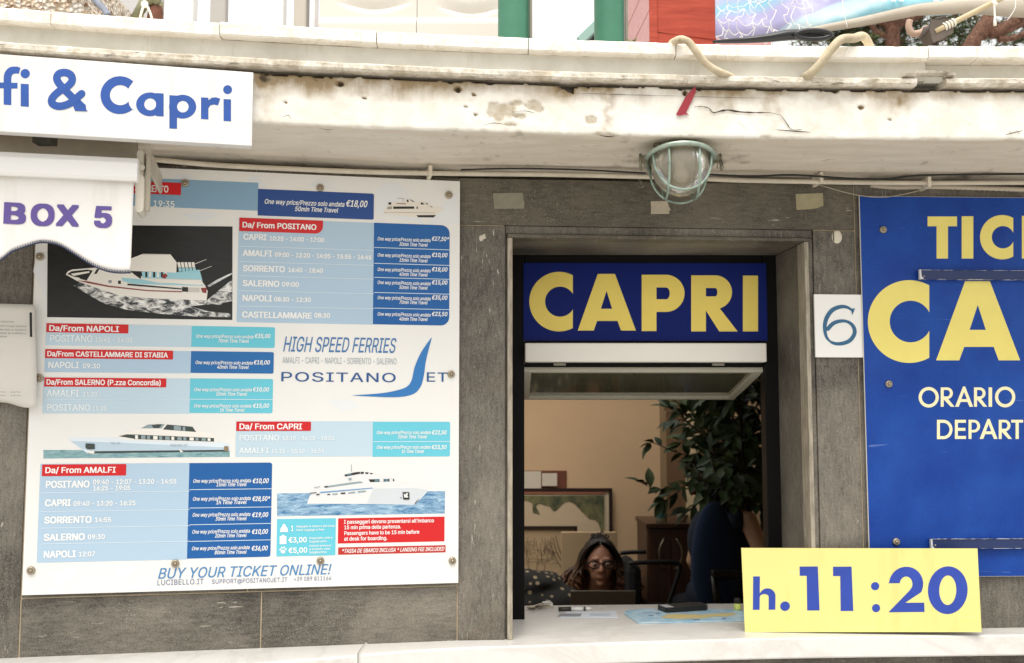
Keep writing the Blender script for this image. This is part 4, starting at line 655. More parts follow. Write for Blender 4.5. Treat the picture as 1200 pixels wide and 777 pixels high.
mb.build('parapet_band', M_BAND, office)
joints = [-1.75, -1.35] + [onF(q, 50).x for q in (65, 261, 443, 619, 790, 964, 1082, 1139)] + [1.4, 1.8, 2.2]
rr_ = random.Random(4)
for a, b in zip(joints[:-1], joints[1:]):
    mb = MB(); dz = rr_.uniform(-.0012, .0012); do = rr_.uniform(-.002, .002)
    sweep(mb, [(-.22, COB + .001, 0), (.021 + do, COB + dz, 1), (.025 + do, COB + .003 + dz, 1), (.025 + do, COT - .004 + dz, 1), (.020 + do, COT + dz, 1), (-.22, COT + dz, 0)], a + .0009, b - .0009, .006, .0016, 40, a * 7, .012)
    mb.build('coping_slab', M_COPE, office)
# roof terrace slab, with an unseen opening added to let light into the back room
mb = MB()
Yb = 6.4
zt0, zt1 = Z_SOF + .012, COB
for x0, x1, y0, y1 in ((-3, 3, 2.46, 4.1), (-3, 3, 6.05, Yb), (-3, -2, 4.1, 6.05), (.25, 3, 4.1, 5.5), (1.3, 3, 5.5, 6.05)):
    mb.cube(x0, x1, y0, y1, zt0, zt1)
X = [-3 + i * .1 for i in range(61)]
vs = []
for x in X: vs += [Vector((x, Yf(x) + .05, z)) for z in (zt0 + .001, zt1)] + [Vector((x, 2.461, z)) for z in (zt0 + .001, zt1)]
fs = []
for i in range(60):
    a = i * 4; b = a + 4; fs += [(a, b, b + 1, a + 1), (a + 1, b + 1, b + 3, a + 3), (a, a + 2, b + 2, b)]
mb.add(vs, fs)
mb.build('roof_terrace', [M_ROOF], office)
# back room: walls, floor, ceiling
mb = MB()
zc = zt0 - .001
mb.cube(-2.7, 2.5, 6.2, 6.4, 0.012, zc)                                            # back wall
mb.cube(2.3, 2.5, 2.9, 6.199, 0.012, zc)                                           # right
for y0, y1, z0, z1 in ((2.5, 3.0, .012, zc), (5.9, 6.199, .012, zc), (3.0, 5.9, .012, 1.2), (3.0, 5.9, 1.9, zc)): mb.cube(-2.7, -2.5, y0, y1, z0, z1)  # left wall, with an unseen opening added to light the room
mb.build('interior_wall', M_TAN, office)
mb = MB(); 
mb.box(LP, -2.5, -.05, -E + .02, vs_ - .05, -.30, -.201); mb.box(LP, -2.5, -.05, vs_, VT - .01, -.30, -.101)
mb.box(DP, uJ - .06, um0 - .002, vs_, VT - .01, -.30, -.101); mb.box(DP, um0 - .001, um1 + .001, vm + .002, VT - .01, -.275, -.101); mb.box(DP, um1 + .002, uJ2 + .02, vs_, VT - .01, -.30, -.101)
mb.box(DP, uJ - .06, uJ2, -E + .02, vs_ - .05, -.30, -.201); mb.box(RP, .03, 1.7, -E + .02, VT - .01, -.30, -.201)
mb.build('front_wall_core', M_GREYIN, office)
mb = MB(); mb.cube(-2.7, 2.5, 2.75, 6.4, .005, .011); mb.build('room_floor', M_FLOOR, office)
# cracks and the skirt of black mould under the lip: thin marks lying on the plaster
M_GRIME = mat('crack_grime', '#3c3022', .95)
def crack(pts, wd):
    P = [onF(*q, off=.0026) for q in spline([Vector((a, b, 0)) for a, b in pts], 3) for q in [(q.x, q.y)]]
    W_ = [wd * (1 - .75 * abs(2 * i / (len(P) - 1) - 1)) * random.uniform(.5, 1.2) for i in range(len(P))]
    mb = MB(); o = stroke([(p.x, p.z) for p in P], W_); m = len(P); vs = []
    for i, (x, z) in enumerate(o): vs.append(Vector((x, Yf(x) - .0026, z)))
    mb.add(vs, [(i, i + 1, 2 * m - 2 - i, 2 * m - 1 - i) for i in range(m - 1)]); mb.build('crack', M_GRIME, office)
crack([(814, 125), (824, 125), (831, 127), (836, 132), (845, 130), (854, 129), (866, 131), (885, 132), (902, 132), (915, 135)], .0042)
crack([(915, 135), (921, 143), (928, 152), (940, 151.5)], .0026); crack([(908, 152), (928, 153.5), (950, 155)], .003)
crack([(672, 109), (700, 110), (735, 111), (770, 112), (800, 112.5)], .0012); crack([(800, 112), (840, 114), (900, 115)], .0009)
crack([(543, 94), (560, 95), (570, 97)], .002); crack([(1178, 158), (1190, 155), (1199, 153)], .0022); crack([(1182, 152), (1186, 158)], .0016); crack([(1190, 152), (1196, 158)], .0014)
crack([(600, 131), (616, 130), (628, 133)], .0012); crack([(565, 147), (580, 144), (596, 147)], .0014); crack([(700, 158), (712, 160), (726, 159)], .003)
crack([(372, 150), (385, 152), (392, 151)], .001); crack([(330, 138), (338, 135), (341, 140)], .001); crack([(865, 143), (873, 149), (880, 158)], .0008)
# window frame, pelmet box and the flap propped up inside
wf = office
mb = MB()
iw = lambda x, y=500: IW.u(x, y)
mb.box(IW, iw(585), iw(614.5), vs_, IW.v(760, 294) + .03, -.05, .0); mb.box(IW, iw(897.5), iw(945), vs_, IW.v(760, 294) + .03, -.05, 0)
mb.box(IW, iw(614.5) + .0005, iw(897.5) - .0005, IW.v(760, 309), IW.v(760, 294) + .03, -.05, -.0005)
mb.box(IW, iw(614.5) + .0005, iw(897.5) - .0005, IW.v(760, 402.5), IW.v(760, 399.5), -.05, -.002)
mb.box(IW, iw(614.5) + .0005, iw(897.5) - .0005, IW.v(760, 430), IW.v(760, 425.5), -.05, -.004)
fr_ = mb.build('window_frame', M_BLACKF, office, bevel=.002)
mb = MB(); mb.box(IW, iw(615), iw(897), IW.v(760, 425), IW.v(760, 403), -.045, .03)
mb.build('blind_box', mat('white_pelmet', '#f2eee4', .45, var=.03, vscale=5), office, bevel=.003)
# hopper sash hinged at the top and swung into the room
hz = IW.v(760, 431); A = IW.P(iw(614), hz, -.02); B = IW.P(iw(899), hz, -.02)
far = atZ(857, 465, E + .085)
SU = (B - A).normalized(); down = Vector((0, far.y - A.y, far.z - A.z)); Ls = down.length
SA = Fr(A, SU, -down); Wd = (B - A).length
mb = MB(); t = .019
mb.box(SA, 0, Wd, -t, 0, -.009, .009); mb.box(SA, 0, Wd, -Ls, -Ls + t, -.009, .009); mb.box(SA, 0, t, -Ls + t + .0005, -t - .0005, -.009, .009); mb.box(SA, Wd - t, Wd, -Ls + t + .0005, -t - .0005, -.009, .009)
sash = mb.build('sash', mat('cream_sash_paint', '#cdc8b6', .45, var=.08), office, bevel=.002)
mb = MB(); mb.box(SA, t - .004, Wd - t + .004, -Ls + t - .004, -t + .004, -.004, .0)
mb.build('pane', mat('sash_glass', '#77745c', .06, var=.25, vscale=3, Transmission_Weight=.25, IOR=1.5), sash)  # mottled tan-green base colour stands in for a reflection in the glass
for a in (.12, .78): mb = MB(); mb.box(IW, iw(615) + a * .6, iw(615) + a * .6 + .03, IW.v(760, 428.5), IW.v(760, 425.8), -.003, .005); mb.build('hinge', mat('old_nickel', '#8f8a7c', .4, .8), sash)

# ------------------------------------------------------------------ the ferry timetable board
BD = .014                                                        # its face stands this far off the stone
M_WHITE = mat('white_printed_panel', '#ebeae6', .38, var=.03, vscale=4)
M_INKW = mat('white_ink', '#f4f4f2', .4)
M_PALE = mat('pale_white_ink', '#ecf2f4', .4)
M_RED = mat('red_ink', '#cf1016', .4)
M_RED2 = mat('dull_red_ink', '#bb2a20', .4)
def gradient_ink(name, a, b, z0, z1):            # printed colour wash (a the lower, b the upper colour)
    n = N(name); sep = n.t.nodes.new('ShaderNodeSeparateXYZ'); n.link(n.tc, sep.inputs[0])
    mr = n.t.nodes.new('ShaderNodeMapRange'); n.link(sep.outputs['Z'], mr.inputs[0]); mr.inputs[1].default_value = z0; mr.inputs[2].default_value = z1
    return n.done(n.mix(mr.outputs[0], a, b), .4)
M_BLUE = mat('royal_blue_ink', '#035aa0', .4); M_BLUE2 = mat('deep_blue_ink', '#1b468c', .4)
M_MID = mat('mid_blue_ink', '#1668aa', .4)
M_TEAL = mat('turquoise_ink', '#66c6d8', .4)
M_LIGHT = mat('light_blue_ink', '#afc8dc', .4); M_LIGHT2 = mat('paler_blue_ink', '#bfd5e2', .4); M_DUSK = mat('dusty_blue_ink', '#86abc6', .4)
M_LINE = mat('hairline_ink', '#d9e6ee', .4)
M_NAVYT = mat('blue_type', '#3f74ab', .4); M_NAVYT2 = mat('dark_blue_type', '#23548f', .4); M_GREYT = mat('grey_type', '#9aa6ae', .4); M_VIOT = mat('violet_grey_type', '#6d7a9c', .4)
M_MARK = mat('watermark_ink', '#e5e8ea', .4); M_MARK2 = mat('watermark_ink_warm', '#a9b9cd', .4)
board = thing('timetable_board', 'large white ferry timetable board printed in blue and red, left of the window', 'notice board', LP.P(LP.u(285), LP.v(285, 690), BD))
def rect(mb, fr, x0, yt, yb, x1, d, r=(0, 0, 0, 0)):
    """upright rectangle: top and bottom measured at x0; r = corner radii in px (tl, tr, br, bl)"""
    u0 = fr.u(x0, yt, d); u1 = fr.u(x1, yt, d); v1 = fr.v(x0, yt, d); v0 = fr.v(x0, yb, d); k = (v1 - v0) / (yb - yt)
    P = []
    for (cu, cv, a), q in zip(((u0, v0, 180), (u1, v0, 270), (u1, v1, 0), (u0, v1, 90)), (r[3], r[2], r[1], r[0])):
        if q:
            q *= k; sx = 1 if cu == u0 else -1; sy = 1 if cv == v0 else -1
            P += arc(cu + sx * q, cv + sy * q, q, q, a, a + 90, 6)
        else: P.append((cu, cv))
    mb.loops(fr, [P], d)
mb = MB()
ub0, ub1 = LP.u(26, 690, BD), LP.u(538, 450, BD); vb0, vb1 = LP.v(281, 690.3, BD), LP.v(360, 204.5, BD)
mb.box(LP, ub0, ub1, vb0, vb1, BD - .004, BD)
panel = mb.build('panel', M_WHITE, board)
d = BD + .0002                                     # faint peaks printed across the sheet
for P in ([(193, 216), (208, 204), (222, 203.5), (236, 218)], [(284, 220), (296, 205), (302, 206), (316, 222)], [(361, 218), (372, 211), (384, 211), (396, 222)],
          [(440, 222), (450, 214), (468, 214), (482, 232), (498, 262), (440, 250)], [(500, 262), (522, 236), (536, 228), (537, 262)], [(212, 250), (232, 262), (256, 252), (250, 248)],
          [(56, 672), (70, 686), (88, 674), (92, 664)], [(130, 664), (145, 682), (160, 664)], [(396, 662), (430, 676), (470, 660), (500, 676), (520, 660)], [(39, 318), (54, 352), (54, 300), (44, 292)], [(385, 470), (400, 482), (420, 478), (412, 468)]):
    mb = MB(); mb.px(LP, P, d); mb.build('watermark', M_MARK, board)
PR = 'One way price/Prezzo solo andata'
def route(light, dark, head, rows, prices, seps_l=(), seps_r=(), lmat=M_LIGHT, dmat=M_BLUE, ink=M_INKW, lab=None):
    """one route panel: light field + headings + departure times, and its price column"""
    mb = MB(); rect(mb, LP, *light[:4], BD + .0004, *(light[4:] or [(0, 0, 0, 0)]))
    mb.m = 1
    for x0, y, x1 in seps_l: rect(mb, LP, x0, y - .35, y + .35, x1, BD + .0009)
    p = mb.build('route_panel', [lmat, M_LINE], board); p['label'] = lab or ''
    if dark:
        mb = MB(); rect(mb, LP, *dark[:4], BD + .0006, *(dark[4:] or [(0, 0, 0, 0)])); mb.m = 1
        for x0, y, x1 in seps_r: rect(mb, LP, x0, y - .35, y + .35, x1, BD + .0009)
        mb.build('price_column', [dmat, M_LINE], p)
    if head:
        mb = MB(); rect(mb, LP, *head[0][:4], BD + .0010, *(head[0][4:] or [(0, 0, 0, 0)])); mb.build('heading_strip', M_RED, p)
        mb = MB()
        for q in head[1:]: ptext(mb, *q, bold=9, d=BD + .0014)
        mb.build('heading_lettering', M_INKW, p)
    for s, x0, yb, x1, cap, *bo in rows:
        mb = MB(); ptext(mb, s, LP, x0, yb, x1, cap, bold=(bo[0] if bo else 8) + (4 if s[0].isalpha() else 5), d=BD + .0012)
        mb.build('departure_lettering', ink, p)
    for (s1, a, b, c, h1), (s2, a2, b2, c2, h2), (s3, a3, b3, c3, h3) in prices:
        mb = MB(); ptext(mb, s1, LP, a, b, c, h1, bold=5, shear=.2, d=BD + .0012); ptext(mb, s2, LP, a2, b2, c2, h2, bold=8, shear=.2, d=BD + .0012); ptext(mb, s3, LP, a3, b3, c3, h3, bold=6, shear=.2, d=BD + .0012)
        mb.build('price_lettering', M_INKW, p)
    return p
def pr(xs, base, price, base2, t, xs2, h=(3.9, 4.7, 4.0), pe=0):
    return ((PR, xs[0], base, xs[1], h[0]), ('€' + price, xs[2], base + .3, xs[3] + pe, h[1]), (t + ' Time Travel', xs2[0], base2, xs2[1], h[2]))
# Sorrento (mostly behind the awning)
route((54, 203.5, 237.5, 303), (302.5, 221.3, 252.5, 438.3, (0, 2, 2, 0)), ((120, 210.5, 225, 212.5), ('Da/ From SORRENTO', LP, 124, 222.5, 197.5, 7.6)),
      [('19:35', 179, 242, 205, 7.2, 2)], [((PR, 309.5, 238.6, 403.5, 5.4), ('€18,00', 405, 241.8, 430, 7.3), ('50min Time Travel', 345, 247.2, 395.8, 5.2))], lmat=M_DUSK, dmat=M_BLUE2, lab='dusty blue band across the top of the board')
mb = MB(); rect(mb, LP, 54, 203.5, 203.6, 56, BD + .0003)
# Positano
xs = (442, 504.5, 505.7, 524); x2 = (467.5, 500.7)
bs = [281.6, 300.6, 317.5, 332.8, 350.6, 369.8]; b2 = [288, 306.6, 323.2, 338.6, 356, 375.6]
route((280, 255.5, 377.5, 438.3), (438.3, 261, 380, 527, (0, 10, 10, 0)), ((280.6, 255, 270.7, 378.7, (0, 0, 9, 0)), ('Da/ From POSITANO', LP, 283.7, 266.3, 371, 6.2)),
      [('CAPRI', 285, 280.6, 312.5, 6.8), ('10:20 - 14:00 - 17:00', 315.5, 281.7, 380, 5), ('AMALFI', 284.5, 299.6, 318.7, 6.8), ('09:00 - 12:20 - 14:05 - 15:55 - 16:45', 321.7, 300.7, 435.5, 5),
       ('SORRENTO', 284.5, 317.6, 334, 6.8), ('16:40 - 18:40', 337.5, 318.6, 378.7, 5), ('SALERNO', 284.3, 335, 327.5, 6.8), ('09:00', 330, 335.6, 350.5, 5.2),
       ('NAPOLI', 283.8, 352.4, 318.7, 6.8), ('08:30 - 12:30', 321, 353, 364.5, 5), ('CASTELLAMMARE', 283.6, 371.8, 365.7, 6.8), ('08:30', 368, 372, 387, 5.2)],
      [pr(xs, a, p, c, t, x2, pe=2 if '*' in p else 0) for a, p, c, t in zip(bs, ('27,50*', '10,00', '18,00', '15,00', '35,00', '23,50'), b2, ('30min', '15min', '40min', '50min', '70min', '40min'))],
      [(280, y, 438) for y in (288.5, 306.5, 323, 340.6, 358.6)], [(438.5, y, 527) for y in (290, 308.5, 325, 342.7, 361)], lmat=M_LIGHT, dmat=M_BLUE, lab='light blue panel with six destinations under a red rounded heading')
# Napoli, Castellammare di Stabia, Salerno
route((54.3, 378.7, 404.5, 224.7), (224.7, 381.9, 406.5, 322.3, (0, 2, 2, 0)), ((54.5, 378.7, 389.3, 150.7, (0, 1, 1, 0)), ('Da/From NAPOLI', LP, 57, 387.5, 139.5, 6.4)),
      [('POSITANO', 58, 400, 108.7, 7.6, 3), ('10:45 - 14:05', 111, 400.5, 155.5, 5.2, 3)], [pr((229, 297, 298, 316.5), 395.6, '35,00', 401.2, '70min', (255, 291.4))], lmat=M_LIGHT2, dmat=M_TEAL, ink=M_PALE, lab='paler blue panel with a turquoise price box, uppermost of three')
route((53, 409.3, 436, 224), (224, 411.4, 437, 321, (0, 2, 2, 0)), ((53, 409, 419.6, 203, (0, 1, 1, 0)), ('Da/From CASTELLAMMARE DI STABIA', LP, 55, 417.3, 196.7, 5.8)),
      [('NAPOLI', 56, 431, 92.5, 7, 3), ('09:30', 96.7, 431.3, 117.5, 5.2, 3)], [pr((228.6, 296, 296.8, 316), 426.6, '18,00', 432, '40min', (254, 291))], lmat=M_LIGHT, dmat=M_MID, lab='light blue panel with a mid blue price box')
route((51, 442.3, 484.4, 223), (223, 443.4, 484, 320, (0, 2, 2, 0)), ((52, 442.3, 453, 195, (0, 1, 1, 0)), ('Da/From SALERNO (P.zza Concordia)', LP, 54, 450.6, 189, 6)),
      [('AMALFI', 54.5, 464.2, 92.5, 7.4, 3), ('11:20', 97, 464.4, 114, 5.2, 3), ('POSITANO', 54.5, 481, 106, 7.2, 3), ('11:20', 108, 481, 125, 5.2, 3)],
      [pr((227, 295, 296, 315), 458.3, '10,00', 463.6, '20min', (252.5, 289)), pr((226.7, 294.5, 296, 315), 477.4, '15,00', 482.4, '1h', (257, 286))], [(51, 468, 223)], [(223.2, 467.8, 320)], lmat=M_LIGHT2, dmat=M_TEAL, ink=M_PALE, lab='paler blue panel with a turquoise price box, lowest of three')
# Capri
route((276.7, 493.7, 535.5, 437), (437, 494.2, 535.3, 527.5, (0, 2, 2, 0)), ((277, 494, 505, 364.5, (0, 1, 1, 0)), ('Da/ From CAPRI', LP, 280, 503, 354, 6.5)),
      [('POSITANO', 280, 516.2, 327.5, 6.4, 3), ('12:10 - 16:15 - 18:05', 330.5, 516, 392, 4.8, 2), ('AMALFI', 280, 531.2, 315, 6.4, 3), ('11:15 - 15:10 - 16:55', 317.7, 531, 380, 4.8, 2)],
      [pr((441, 504.8, 505.7, 523), 508.8, '22,50', 513.8, '30min', (465.7, 500)), pr((440.8, 504.5, 505.5, 523), 526, '23,50', 531, '1h', (470, 496.5))], [(276.7, 514.5, 437)][:0], [(437, 517.6, 527.5)], lmat=M_LIGHT2, dmat=M_TEAL, ink=M_PALE, lab='paler blue panel with a turquoise price box, right of the white ferry picture')
# Amalfi
bs = [565.8, 586.8, 605.6, 625.4, 644.9]; b2 = [570, 591, 610.2, 630, 649.6]
route((47.3, 543.7, 659.5, 222), (222, 542.7, 654.6, 319, (0, 3, 3, 0)), ((49.5, 544.4, 558, 148, (0, 1, 1, 0)), ('Da/ From AMALFI', LP, 52.5, 554.4, 135.7, 6.6)),
      [('POSITANO', 53.2, 571.6, 105, 7.8), ('09:40 - 12:07 - 13:20 - 14:55', 108.7, 567.6, 207, 5.4, 4), ('16:25 - 19:05', 108.7, 574.8, 153, 5.4, 4), ('CAPRI', 52.5, 593.2, 83, 7.6), ('09:40 - 13:20 - 16:25', 85.7, 593, 159, 5.5, 4),
       ('SORRENTO', 51.7, 613.4, 107.5, 7.6), ('14:55', 110.5, 612, 130.5, 5.5, 4), ('SALERNO', 51.2, 633.6, 99.5, 7.6), ('09:30', 102.5, 632, 123, 5.5, 4), ('NAPOLI', 50.7, 653.6, 88.7, 7.6), ('12:07', 91.7, 652.2, 111.7, 5.5, 4)],
      [pr((226 - i * .4, 294 - i * .4, 295.6 - i * .3, 314.5 - i * .3), a, p, c, t, (253 - i * .5, 288.5), pe=2 if '*' in p else 0, h=(4.2, 5.2, 4.2)) for i, (a, p, c, t) in enumerate(zip(bs, ('10,00', '28,50*', '19,00', '10,00', '36,00'), b2, ('15min', '1h', '30min', '20min', '80min')))],
      [(47.5, y, 222) for y in (577.6, 599.6, 619, 637.6)], [(222.2, y, 319) for y in (573.8, 595.4, 615, 634.5)], lab='light blue panel with five destinations at the lower left')
# wordmark and swoosh
mb = MB(); d = BD + .0008
ptext(mb, 'HIGH SPEED FERRIES', LP, 330.8, 411.8, 463, 17.4, bold=2, shear=.16, d=d)
mb.m = 1; ptext(mb, 'AMALFI - CAPRI - NAPOLI - SORRENTO - SALERNO', LP, 330.8, 425.6, 465, 7.2, d=d)
mb.m = 2; ptext(mb, 'POSITANO', LP, 327.6, 446.8, 466, 10.8, bold=2, d=d, track=14); ptext(mb, 'ET', LP, 498.5, 447.2, 526, 10.8, bold=2, d=d, track=10)
q = lambda x, y: (270 + x / 4, 370 + y / 4)
out = [q(*p[:2]) for p in spline([Vector((a, b, 0)) for a, b in ((945, 100), (918, 205), (905, 290), (888, 338), (850, 370), (760, 382), (570, 374))], 6)]
inn = [q(*p[:2]) for p in spline([Vector((a, b, 0)) for a, b in ((572, 373), (700, 364), (780, 350), (828, 332), (850, 300), (864, 240), (895, 170), (943, 101))], 6)]
mb.m = 3; mb.px(LP, out + inn[1:-1], d)
mb.build('company_logo', [M_NAVYT, M_GREYT, M_NAVYT2, mat('swoosh_blue', '#2c76b8', .4)], board)
# boat pictures
def foam(name, a, b, sc, lo, hi, stretch=(1, 1, 2.2)):
    n = N(name); f = n.noise(sc, 8, .7, n.mapped(stretch), .8); return n.done(n.mix(n.ramp(f, (lo, 0.), (hi, 1.)), a, b), .4)
def pic(name, layers, mats, tr, lab):
    mb = MB()
    for k, (m, P) in enumerate(layers): mb.m = m; mb.px(LP, [tr(*p) for p in P], BD + .0004 + k * .00006)
    o = mb.build(name, mats, board); o['label'] = lab; return o
m_sea1 = foam('dark_sea_print', '#0e0f0d', '#1d1e1b', 12, .4, .7); m_foam = foam('foam_print', '#32363a', '#f2f1ee', 42, .42, .58); m_wake = foam('wake_print', '#7d8488', '#e8e9e8', 30, .3, .6)
W0, W1, RD, GY, CY, BK = mat('boat_white', '#f0ece4', .4), mat('boat_shade', '#cfcac2', .4), mat('boat_red', '#8e3a34', .4), mat('boat_grey', '#8d9296', .4), mat('boat_cyan', '#9fd3de', .4), mat('boat_black', '#20211f', .4)
t1 = lambda x, y: (40 + x / 4.8, 290 + y / 4.8)
sea = [(76, -130), (1116, -118), (1115, 408), (73, 392)]
lay = [(0, sea), (1, [(222, 215), (260, 195), (480, 268), (760, 290), (970, 298), (1115, 180), (1115, 300), (1050, 318), (1115, 392), (900, 388), (700, 372), (520, 350), (400, 318), (330, 280)]),
       (0, [(880, 330), (1000, 318), (1110, 330), (1113, 372), (980, 360)]), (2, [(975, 215), (1113, 128), (1114, 150), (985, 222)]), (0, [(940, 150), (1113, 130), (1113, 142), (970, 208)]),
       (3, [(178, 152), (190, 134), (215, 124), (350, 113), (420, 150), (560, 160), (930, 170), (962, 215), (976, 245), (970, 300), (820, 292), (640, 285), (480, 270), (350, 228), (240, 188)]),
       (8, [(186, 150), (210, 134), (300, 124), (330, 130), (300, 178), (225, 165)]), (3, [(205, 148), (310, 133), (312, 142), (222, 160)]), (8, [(240, 158), (305, 146), (298, 186), (262, 178)]),
       (3, [(312, 188), (345, 128), (420, 120), (545, 140), (600, 165), (600, 225), (400, 205)]), (8, [(336, 150), (352, 122), (368, 120), (352, 148)]), (6, [(418, 184), (436, 184), (436, 200), (418, 200)]), (8, [(472, 186), (488, 187), (488, 206), (472, 205)]), (7, [(490, 170), (610, 180), (700, 200), (940, 205), (955, 216), (560, 205), (500, 190)]),
       (8, [(525, 203), (830, 230), (830, 237), (525, 213)]), (5, [(240, 185), (300, 190), (420, 215), (640, 240), (832, 246), (832, 252), (640, 246), (415, 222), (300, 200)]),
       (8, [(832, 222), (866, 224), (866, 250), (832, 248)]), (4, [(868, 226), (930, 228), (930, 252), (868, 250)]), (5, [(938, 228), (972, 226), (968, 258), (945, 252)]),
       (8, [(552, 134), (605, 138), (600, 178), (560, 150)]), (7, [(605, 136), (800, 140), (930, 125), (948, 190), (930, 180), (610, 172)]), (3, [(625, 178), (940, 182), (942, 212), (830, 206), (625, 184)])]
for k in range(6): lay.append((3 if k % 2 else 8, [(625 + k * 22, 138), (637 + k * 22, 138), (637 + k * 22, 168), (625 + k * 22, 168)]))
lay += [(5, [(722, 152), (740, 146), (752, 160), (736, 176), (720, 172)]), (3, [(545, 62), (612, 36), (766, 38), (802, 84), (800, 142), (545, 132)]), (4, [(600, 38), (766, 38), (770, 42), (606, 42)])]
for k in range(5): lay += [(3, [(805 + k * 20, 84), (820 + k * 20, 82), (826 + k * 20, 112), (811 + k * 20, 114)]), (7, [(812 + k * 20, 116), (828 + k * 20, 114), (830 + k * 20, 134), (814 + k * 20, 136)])]
lay += [(4, [(900, 92), (968, 66), (969, 69), (902, 96)]), (4, [(930, 130), (998, 104), (999, 107), (932, 133)])]
pic('ship_picture', lay, [m_sea1, m_foam, m_wake, W0, W1, RD, GY, CY, BK], t1, 'dark picture of a white motor yacht trailing foam')
t2 = lambda x, y: (40 + x / 4.8, 480 + y / 4.8)
m_sea2 = foam('green_sea_print', '#5f8a92', '#9cbfc2', 40, .35, .65, (1, 1, 5))
BL, BL2 = mat('hull_pale_blue', '#dfe9f0', .4), mat('hull_blue_shade', '#bcd0de', .4); GL_ = mat('boat_window', '#3a4542', .4); G3 = mat('boat_window_grey', '#8ea0a4', .4)
lay = [(0, [(52, 227), (1100, 231), (1100, 266), (52, 275)]), (1, [(190, 160), (480, 158), (1030, 180), (1100, 192), (1100, 232), (340, 236), (300, 245), (270, 226), (225, 196)]), (2, [(205, 176), (480, 186), (1098, 214), (1098, 232), (340, 234), (270, 222)]),
       (4, [(336, 234), (1090, 226), (1090, 236), (340, 246)]), (3, [(470, 162), (500, 132), (590, 108), (680, 78), (890, 93), (918, 125), (1000, 132), (1025, 165), (1032, 184), (560, 172)]),
       (5, [(600, 106), (640, 84), (736, 82), (718, 106)]), (4, [(660, 88), (690, 82), (720, 82), (704, 104), (672, 104)]), (4, [(748, 84), (890, 96), (912, 126), (724, 112)]), (5, [(786, 90), (826, 94), (826, 118), (786, 115)]), (5, [(836, 96), (850, 97), (850, 120), (836, 119)]),
       (4, [(476, 150), (520, 139), (562, 141), (562, 164)]), (4, [(562, 140), (1012, 160), (1012, 180), (562, 166)])]
for k in range(13): lay.append((5 if k % 3 else 3, [(568 + k * 34, 143 + k * 1.5), (584 + k * 34 + (k % 2) * 8, 144 + k * 1.5), (584 + k * 34 + (k % 2) * 8, 166 + k * .9), (568 + k * 34, 165 + k * .9)]))
lay += [(4, [(290, 190), (340, 192), (342, 222), (300, 224), (288, 212)]), (3, [(300, 232), (340, 232), (336, 248), (312, 246)]), (6, [(1070, 206), (1092, 206), (1092, 234), (1066, 232)]), (3, [(815, 220), (840, 238), (822, 240)])]
pic('ship_picture', lay, [m_sea2, BL, BL2, W0, GL_, G3, mat('boat_brown', '#8d7a5c', .4)], t2, 'picture of a long white ferry with two rows of dark windows')
mb = MB(); ptext(mb, 'POSITANO JET', LP, 199.5, 523, 220, 2.6, d=BD + .002); ptext(mb, 'SS 40', LP, 130, 520.5, 141, 2.4, d=BD + .002); mb.build('hull_lettering', G3, board)
t3 = lambda x, y: (320 + x / 5.4545, 535 + y / 5.4545)
m_sea3 = foam('blue_sea_print', '#2f6f9f', '#b3d2e4', 34, .36, .66, (1, 1, 5))
lay = [(0, [(25, 236), (1100, 220), (1098, 364), (25, 382)]), (1, [(216, 302), (236, 248), (330, 225), (600, 180), (640, 196), (850, 170), (1026, 167), (970, 242), (902, 309), (700, 304), (450, 302)]), (2, [(640, 205), (900, 200), (985, 215), (902, 309), (700, 304), (600, 300)]),
       (1, [(240, 250), (258, 205), (330, 186), (450, 124), (520, 96), (645, 104), (770, 138), (860, 170), (640, 200), (330, 230)]), (5, [(300, 226), (636, 198), (636, 205), (300, 236)]),
       (4, [(330, 190), (480, 168), (560, 158), (578, 168), (334, 202)]), (3, [(326, 190), (350, 187), (350, 196), (328, 199)]), (3, [(610, 146), (772, 142), (776, 158), (622, 164)])]
for k in range(4): lay.append((1 if k % 2 else 6, [(648 + k * 32, 144), (676 + k * 30, 143), (676 + k * 30, 160), (650 + k * 32, 161)]))
lay += [(3, [(455, 116), (530, 100), (556, 98), (556, 110), (462, 128)]), (3, [(560, 98), (582, 98), (578, 110), (560, 112)]), (3, [(590, 100), (612, 102), (606, 112), (590, 110)]), (3, [(620, 104), (640, 108), (630, 113), (620, 112)]), (6, [(470, 112), (500, 106), (500, 116), (474, 122)]),
        (3, [(345, 240), (365, 238), (365, 245), (348, 247)]), (4, [(378, 238), (412, 234), (412, 242), (380, 245)]), (3, [(432, 232), (462, 229), (462, 238), (434, 241)]), (4, [(480, 230), (525, 224), (525, 232), (482, 237)]), (4, [(540, 222), (592, 217), (594, 225), (542, 231)]),
        (3, [(828, 228), (871, 228), (872, 275), (832, 275)]), (1, [(835, 235), (845, 244), (852, 234), (864, 234), (858, 250), (866, 262), (838, 262)]), (3, [(812, 262), (822, 262), (822, 266), (812, 266)]), (3, [(936, 266), (922, 286), (902, 309), (912, 290)]), (3, [(236, 232), (278, 228), (278, 233), (240, 237)]), (3, [(276, 240), (298, 238), (296, 246), (278, 248)]),
        (4, [(498, 50), (502, 50), (504, 98), (500, 98)]), (4, [(480, 140), (500, 136), (502, 150), (486, 152)]), (4, [(262, 196), (300, 190), (300, 194), (262, 201)])]
pic('ship_picture', lay, [m_sea3, mat('hull_bright', '#e2e3e2', .4), mat('hull_soft_shade', '#cfd5d9', .4), BK, G3, mat('hull_blue_line', '#6c97c0', .4), mat('window_teal', '#5d7f8c', .4)], t3, 'picture of a white yacht seen from its bow on blue sea')
t4 = lambda x, y: (440 + x / 12, 220 + y / 12)
